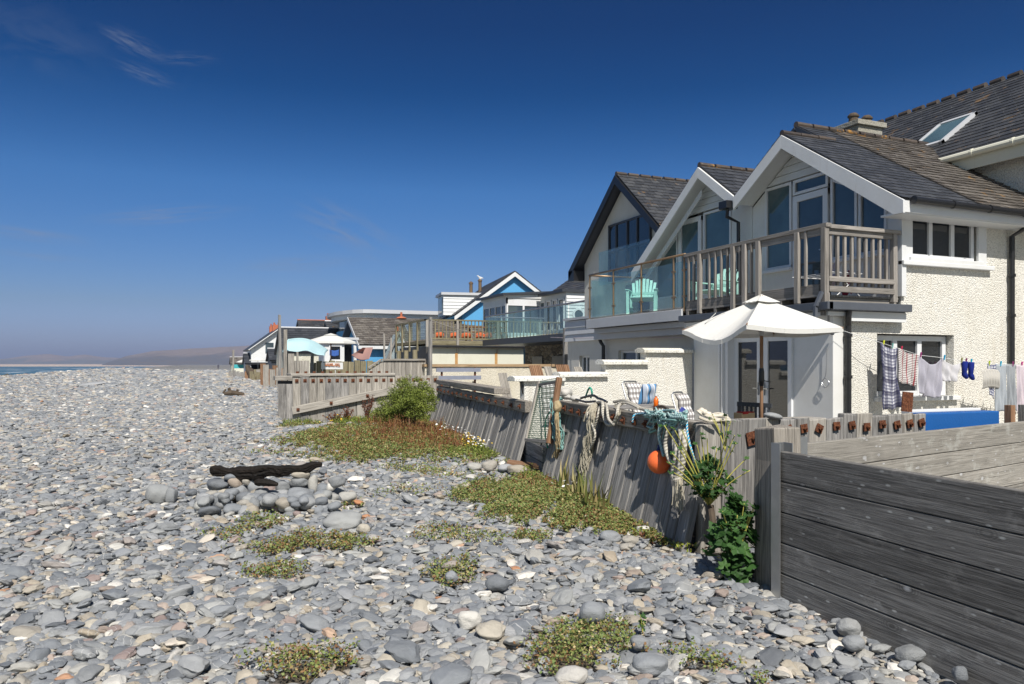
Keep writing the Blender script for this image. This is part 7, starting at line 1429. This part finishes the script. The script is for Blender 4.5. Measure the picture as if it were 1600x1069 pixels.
# ================================================================== plants
def leaves(name, P, Nn, size, tint, mat, par=None, aspect=.5, bend=.25, hexa=False):
    """one small pointed leaf (two bent halves) at every point"""
    n = len(P); Nn = Nn/np.linalg.norm(Nn, axis=1, keepdims=True); a = rng.normal(size=(n, 3)); a -= (a*Nn).sum(1, keepdims=True)*Nn; a /= np.linalg.norm(a, axis=1, keepdims=True); b = np.cross(Nn, a); s = np.asarray(size).reshape(-1, 1)*np.ones((n, 1))
    p0 = P-a*s*.5; p3 = P+a*s*.5; m0 = P+Nn*s*bend*-.3; l = P+b*s*aspect*.5+Nn*s*bend*.3; r = P-b*s*aspect*.5+Nn*s*bend*.3
    V = np.stack([p0, l, p3, r], 1).reshape(-1, 3); F = np.arange(n*4).reshape(n, 4); return npmesh(name, V, F, np.repeat(tint, 4), mat, par)
def blades(name, P, h, w_, tint, mat, par=None, lean=.5):
    n = len(P); th = rng.uniform(0, 6.28, n); d = np.stack([np.cos(th), np.sin(th), np.zeros(n)], 1); e = np.stack([-np.sin(th), np.cos(th), np.zeros(n)], 1); ln = (rng.random(n)*lean*h)[:, None]; up = np.array([[0, 0, 1.]]); h = h[:, None]; w_ = w_[:, None]
    V = np.stack([P-e*w_, P+e*w_, P+up*h*.55+d*ln*.35+e*w_*.8, P+up*h*.55+d*ln*.35-e*w_*.8, P+up*h+d*ln], 1).reshape(-1, 3); i = np.arange(n)[:, None]*5
    F = np.concatenate([i+np.array([[0, 1, 2]]), i+np.array([[0, 2, 3]]), i+np.array([[3, 2, 4]])]); return npmesh(name, V, F, np.repeat(tint, 5), mat, par)
def patch_points(n_m2, fmax=30, f0=2.5, thr=.12, dz=.0):
    out = []
    for (cx, cy, a, b, th, d) in PATCH:
        n = int(4*a*b*1.9*n_m2*min(1, (9/max(3, math.hypot(cx, cy)))**1.1)); 
        if n < 1: continue
        u = rng.uniform(-1.35, 1.35, n)*a; v = rng.uniform(-1.35, 1.35, n)*b; x = cx+u*math.cos(th)-v*math.sin(th); y = cy+u*math.sin(th)+v*math.cos(th)
        out.append(np.stack([x, y], 1))
    P = np.concatenate(out); D = patch_density(P[:, 0], P[:, 1]); keep = (rng.random(len(P)) < D*1.1-thr) & ~inland(P[:, 0], P[:, 1]); return P[keep]
P = patch_points(5200); n = len(P); print('mat leaves', n); far = np.hypot(P[:, 0], P[:, 1]); cl = .5+.5*wob(P[:, 0]*2.3, P[:, 1]*2.3)
z = gh(P[:, 0], P[:, 1])+rng.uniform(0, .055, n)*(1+.5*cl)+.03*cl; Nn = rng.normal(size=(n, 3))*.8+np.array([0, 0, 1.0]); t_ = np.clip(rng.random(n)*.9+.1*cl, 0, 1)
pz = .5+.5*np.sin(P[:, 0]*1.1+P[:, 1]*.7+1)*np.cos(P[:, 1]*.9-P[:, 0]*.5); t_ = np.where((rng.random(n) < .35*pz), t_*.3, t_)
o = leaves('ground_cover', np.stack([P[:, 0], P[:, 1], z], 1), Nn, rng.uniform(.009, .020, n)*(1+far/11), t_, M['leaf_mat'], aspect=.7); tag(o, 'low green and brown creeping plants in patches on the shingle', 'ground cover', kind='stuff')
# taller brown weeds near the bush and wall
def ellipse_pts(lst, dens):
    out = []
    for (px, py, rx, ry, k) in lst:
        c, r, b = at(px, py, Z=0), at(px+rx, py, Z=0), at(px, py+ry, Z=0); n = int(dens*k*math.pi*(r-c).length*(c-b).length); a = rng.uniform(0, 6.28, n); q = np.sqrt(rng.random(n)); u, v = np.cos(a)*q, np.sin(a)*q; P = np.array([c])+u[:, None]*np.array([r-c])+v[:, None]*np.array([c-b]); out.append(P[:, :2])
    P = np.concatenate(out); P = P[~inland(P[:, 0]+.05, P[:, 1])]; return P
def stand(name, lst, dens, h0, h1, leaf, lsize, mat, label, cat='weeds', flower=None, kind='stuff', blade=True, lean=.5):
    P = ellipse_pts(lst, dens); n = len(P); h = rng.uniform(h0, h1, n)*(.6+.4*(.5+.5*wob(P[:, 0]*1.9, P[:, 1]*1.9))); B_ = np.column_stack([P, gh(P[:, 0], P[:, 1])])
    o = blades(name, B_, h, np.full(n, .009 if name == 'dry_grass' else .0045)*(1+np.hypot(P[:, 0], P[:, 1])/10), rng.random(n), M[mat], lean=lean); tag(o, label, cat, kind=kind)
    if leaf:
        rep = leaf; idx = np.repeat(np.arange(n), rep); t = rng.uniform(.15, 1.0, len(idx)); Q = B_[idx]+np.column_stack([rng.normal(0, .035, len(idx)), rng.normal(0, .035, len(idx)), h[idx]*t]); o2 = leaves('foliage', Q, rng.normal(size=(len(idx), 3))+np.array([0, 0, .5]), rng.uniform(lsize*.6, lsize*1.4, len(idx)), rng.random(len(idx)), M[mat], o, .6)
    return o, B_, h
stand('brown_weeds', [(665, 695, 90, 18, 1), (620, 680, 60, 10, .8), (730, 690, 70, 16, 1), (560, 700, 60, 8, .5), (700, 668, 60, 10, 1), (860, 760, 60, 14, .25)], 95, .07, .26, 9, .030, 'leaf_red', 'brown and reddish weeds below the far plank wall')
stand('dry_twigs', [(640, 690, 50, 10, 1), (610, 680, 40, 6, .6), (700, 680, 40, 8, .8), (760, 672, 40, 5, .6)], 30, .25, .55, 14, .025, 'leaf_red', 'tall reddish brown dry stems in front of the round bush')
stand('green_weeds', [(770, 705, 45, 14, 1), (740, 715, 40, 8, .6), (850, 745, 40, 14, .5), (800, 690, 20, 10, .8), (560, 662, 40, 5, .8), (470, 664, 30, 4, .5), (665, 655, 30, 8, .8)], 160, .08, .26, 9, .032, 'leaf_bush', 'green low weeds with daisies in front of the plank wall')
def daisies(name, lst, n_, mat, label, z0, z1, s):
    P = ellipse_pts(lst, n_); n = len(P); Q = np.column_stack([P, gh(P[:, 0], P[:, 1])+rng.uniform(z0, z1, n)]); o = leaves(name, Q, rng.normal(0, .35, size=(n, 3))+np.array([0, -.2, 1]), rng.uniform(s*.7, s*1.3, n), rng.random(n), M[mat], aspect=1.0, bend=.05); tag(o, label, 'flowers', kind='stuff')
daisies('white_daisies', [(768, 700, 42, 14, 1), (730, 690, 50, 12, .25), (800, 770, 120, 30, .04)], 60, 'flower_white', 'white daisies scattered in the green weeds', .15, .30, .05)
daisies('yellow_flowers', [(765, 702, 44, 13, 1), (740, 675, 40, 8, .3), (530, 680, 60, 6, .1)], 85, 'flower_yellow', 'yellow flower heads among the daisies', .15, .28, .04)
stand('dry_grass', [(960, 798, 50, 14, 1), (915, 780, 30, 10, .8), (1000, 800, 25, 12, .6), (880, 765, 20, 8, .4)], 210, .20, .58, 0, .03, 'leaf_grass', 'tall dry orange and green grass at the foot of the rope wall', 'grass', lean=.7)
stand('low_leafy_plants', [(1040, 835, 40, 12, 1), (1090, 850, 45, 14, 1), (1070, 820, 30, 12, .6), (1010, 838, 20, 6, .5)], 160, .04, .14, 12, .035, 'leaf_yellow', 'low yellow green and red leafed plants at the wall foot')
stand('low_red_plants', [(1060, 848, 45, 9, 1), (1020, 842, 25, 6, .8), (1190, 1062, 18, 6, 1)], 90, .04, .12, 10, .035, 'leaf_red', 'low dark red leafed plants on the pebbles')
stand('shore_plants', [(405, 589, 19, 1.6, 1)], 14, .5, 1.2, 30, .30, 'leaf_yellow', 'bright yellow green plants far along the shingle'); stand('shore_weeds', [(412, 595, 16, 1.0, 1)], 12, .3, .8, 20, .22, 'leaf_red', 'dark red weeds in front of the yellow green shore plants')
# round bush
def bush(cx, cy, r, h, n, size, label):
    b = thing('green_bush', (cx, cy, 0), label, 'bush'); m = MB()
    for i in range(46):
        a = rnd.uniform(0, 6.28); e = rnd.uniform(.2, 1.0); p1 = Vector((cx+math.cos(a)*r*.4*e, cy+math.sin(a)*r*.4*e, h*.45)); p2 = Vector((cx+math.cos(a)*r*.9*e, cy+math.sin(a)*r*.9*e, h*(.35+.6*(1-e*.5)*rnd.random()))); m.tube(curve([(cx+math.cos(a)*.08, cy+math.sin(a)*.08, 0), p1, p2], 4), [.022-.0018*k for k in range(9)], 5)
    m.build('branches', M['bark'], b)
    K = 150; cc = []; 
    for _ in range(K):
        v = rng.normal(size=3); v /= np.linalg.norm(v); v[2] = v[2]*.55+.28 if rng.random() < .5 else abs(v[2])*.95; q = rng.random()**.35; cc.append((cx+v[0]*r*q*(1.0+.22*math.sin(v[1]*5+v[2]*3)), cy+v[1]*r*q, h*.36+v[2]*h*.60*q+.03, .10+.12*rng.random()))
    cc = np.array(cc); idx = rng.integers(0, K, n); d = rng.normal(size=(n, 3)); d /= np.linalg.norm(d, axis=1, keepdims=True); P = cc[idx, :3]+d*(cc[idx, 3]*rng.random(n)**.4)[:, None]*np.array([[1.1, 1.1, .8]]); P[:, 2] = np.maximum(P[:, 2], .04)
    Nn = d+rng.normal(0, .5, size=(n, 3))+np.array([0, 0, .4]); t = np.clip(.30+.25*rng.random(n)+.35*(idx % 7)/7+.12*rng.normal(size=n), 0, 1); leaves('foliage', P, Nn, rng.uniform(size*.6, size*1.3, n), t, M['leaf_bush'], b, .42)
    # arching sprays that break the outline
    m = MB(); SP = []; 
    for i in range(110):
        a = rnd.uniform(0, 6.28); e = rnd.uniform(.75, 1.0); el = rnd.uniform(.1, 1.4); p = Vector((cx+math.cos(a)*r*e*math.cos(el), cy+math.sin(a)*r*e*math.cos(el), h*.4+h*.55*math.sin(el))); q = p+Vector((math.cos(a)*.14*math.cos(el), math.sin(a)*.14*math.cos(el), rnd.uniform(.02, .17))); m.tube([p, (p+q)/2+Vector((0, 0, .02)), q], [.005, .004, .002], 4)
        for k in range(16): s = p.lerp(q, rnd.uniform(.2, 1.05)); SP.append((s.x+rnd.gauss(0, .02), s.y+rnd.gauss(0, .02), s.z+rnd.gauss(0, .02)))
    tag(m.build('shoots', M['bark'], b), kind='stuff'); SP = np.array(SP); leaves('shoot_leaves', SP, rng.normal(size=SP.shape)+[0, 0, .3], rng.uniform(size*.5, size*1.1, len(SP)), rng.uniform(.4, 1, len(SP)), M['leaf_bush'], b, .4); return b
q = at(641, f=19.6); bush(q.x, q.y, .68, 1.42, 21000, .045, 'rounded bright green bush at the end of the diagonal beam wall')
q = at(614, f=19.9); bush(q.x, q.y, .45, .75, 7000, .05, 'low green bush spreading left of the rounded bush')
def dock(px, py, h, label):
    q = at(px, py, Z=.0); d = thing('dock_plant', (q.x, q.y, 0), label, 'plant'); m = MB(); SP = []
    for i in range(9): t = Vector((rnd.gauss(0, .14), rnd.gauss(0, .1), h*rnd.uniform(.6, 1))); m.tube([q, q+t*.5, q+t], [.014, .01, .005], 5); SP += [tuple(q+t*rnd.uniform(.3, 1)+Vector((rnd.gauss(0, .03), rnd.gauss(0, .03), 0))) for _ in range(36)]
    m.build('stems', m_plain('dark_red_stem', (.09, .025, .018), .8), d); SP = np.array(SP); leaves('seed_heads', SP, rng.normal(size=SP.shape), rng.uniform(.03, .06, len(SP)), rng.uniform(0, .3, len(SP)), m_plain('dock_seed', (.12, .035, .022), .9) if False else M['leaf_red'], d, .8)
dock(574, 660, .85, 'dark red dock plant against the diagonal beam wall'); dock(542, 662, .55, 'smaller dark red dock plant left of the tall one'); dock(525, 662, .35, 'short brown dock plant beside the beam wall')
# mallows
def lobed(m, c, n, s, t):
    n = Vector(n).normalized(); u = n.orthogonal().normalized(); u.rotate(Quaternion(n, rnd.uniform(0, 6.28))); v = n.cross(u); V = [Vector(c)-n*s*.08]; K = 15
    for k in range(K): a = 2*math.pi*k/K*.92+.25; rr_ = s*(.42+.13*math.cos(a*5))*(1+rnd.uniform(-.08, .08)); V.append(Vector(c)+u*(math.cos(a)*rr_)+v*(math.sin(a)*rr_)+n*(s*.06*math.cos(a*5)-.02*s))
    m.add(V, [(0, k+1, (k+2)) for k in range(K-1)], None, t)
def mallow(base, tips, label, nleaf, s, spread, hmax, hmin=.1, lowleaf=True, stem='stem_yellow', nm='mallow_plant', cy=None):
    b = thing(nm, tuple(base), label, 'plant'); m = MB(); L_ = MB()
    for (p, r_) in tips: p = Vector(p); mid = (base+p)/2+Vector((0, 0, .04)); m.tube(curve([base, mid, p], 4), [r_*(1-.06*i) for i in range(9)], 6)
    m.build('stems', M[stem], b, smooth_=True)
    for i in range(nleaf):
        a = rnd.uniform(0, 6.28); q = rnd.random()**.6; z = rnd.uniform(hmin, hmax); R_ = spread*math.sin(math.pi*min(1, (z-hmin)/(hmax-hmin)*.8+.2))*q; p = (base.x+math.cos(a)*R_, base.y+math.sin(a)*R_*.6, z); lobed(L_, p, (math.cos(a)*.5+rnd.gauss(0, .3), math.sin(a)*.5-.35+rnd.gauss(0, .3), .8), s*rnd.uniform(.6, 1.25), rnd.random())
    for (p, r_) in tips: 
        for _ in range(2): lobed(L_, Vector(p)+Vector((rnd.gauss(0, .02), rnd.gauss(0, .02), 0)), (rnd.gauss(0, .4), -.4, .8), s*.55, rnd.uniform(.6, 1))
    L_.build('leaves', M['leaf_mallow'], b); return b
f_ = 6.85; mb_ = at(1105, 762, f=f_); tp = []
for (px, py) in ((1038, 665), (1052, 668), (1066, 672), (1095, 678), (1088, 692), (1066, 700), (1050, 708), (1045, 722), (1052, 738), (1150, 692), (1168, 715), (1172, 735), (1138, 675), (1120, 700), (1105, 685), (1148, 680)): tp.append((at(px, py, f=f_-rnd.uniform(.05, .3)), .0075))
mm_ = mallow(at(1108, 790, f=f_), tp, 'leggy mallow with bare yellow stems against the pale planks', 190, .085, .27, EYE+(569-712)*f_/1200, EYE+(569-775)*f_/1200)
sm_ = MB(); sm_.tube(curve([at(1112, 860, f=6.7), at(1115, 830, f=6.75), at(1110, 790, f=6.85)], 4), .03, 8); sm_.build('trunk', M['bark'], mm_)
mallow(at(1133, 660, f=6.6)-Vector((0, 0, .25)), [(at(1125+rnd.uniform(-15, 20), 640+rnd.uniform(0, 25), f=6.6), .004) for _ in range(7)], 'thin leafy sprig rising above the wall corner', 12, .05, .10, EYE+(569-645)*6.6/1200, EYE+(569-720)*6.6/1200)
mallow(at(1150, 890, f=6.15), [(at(1120+rnd.uniform(-5, 60), 785+rnd.uniform(0, 50), f=6.05), .006) for _ in range(14)], 'dense dark green mallow tucked behind the big timber post', 260, .13, .24, EYE+(569-778)*6.1/1200, .03, nm='leafy_mallow')
mallow(at(1004, 990, Z=0), [(at(1004+rnd.uniform(-8, 10), 965+rnd.uniform(-15, 15), f=4.95), .003) for _ in range(5)], 'tiny green plant sprouting between foreground pebbles', 16, .035, .03, .13, .02, nm='small_plant')
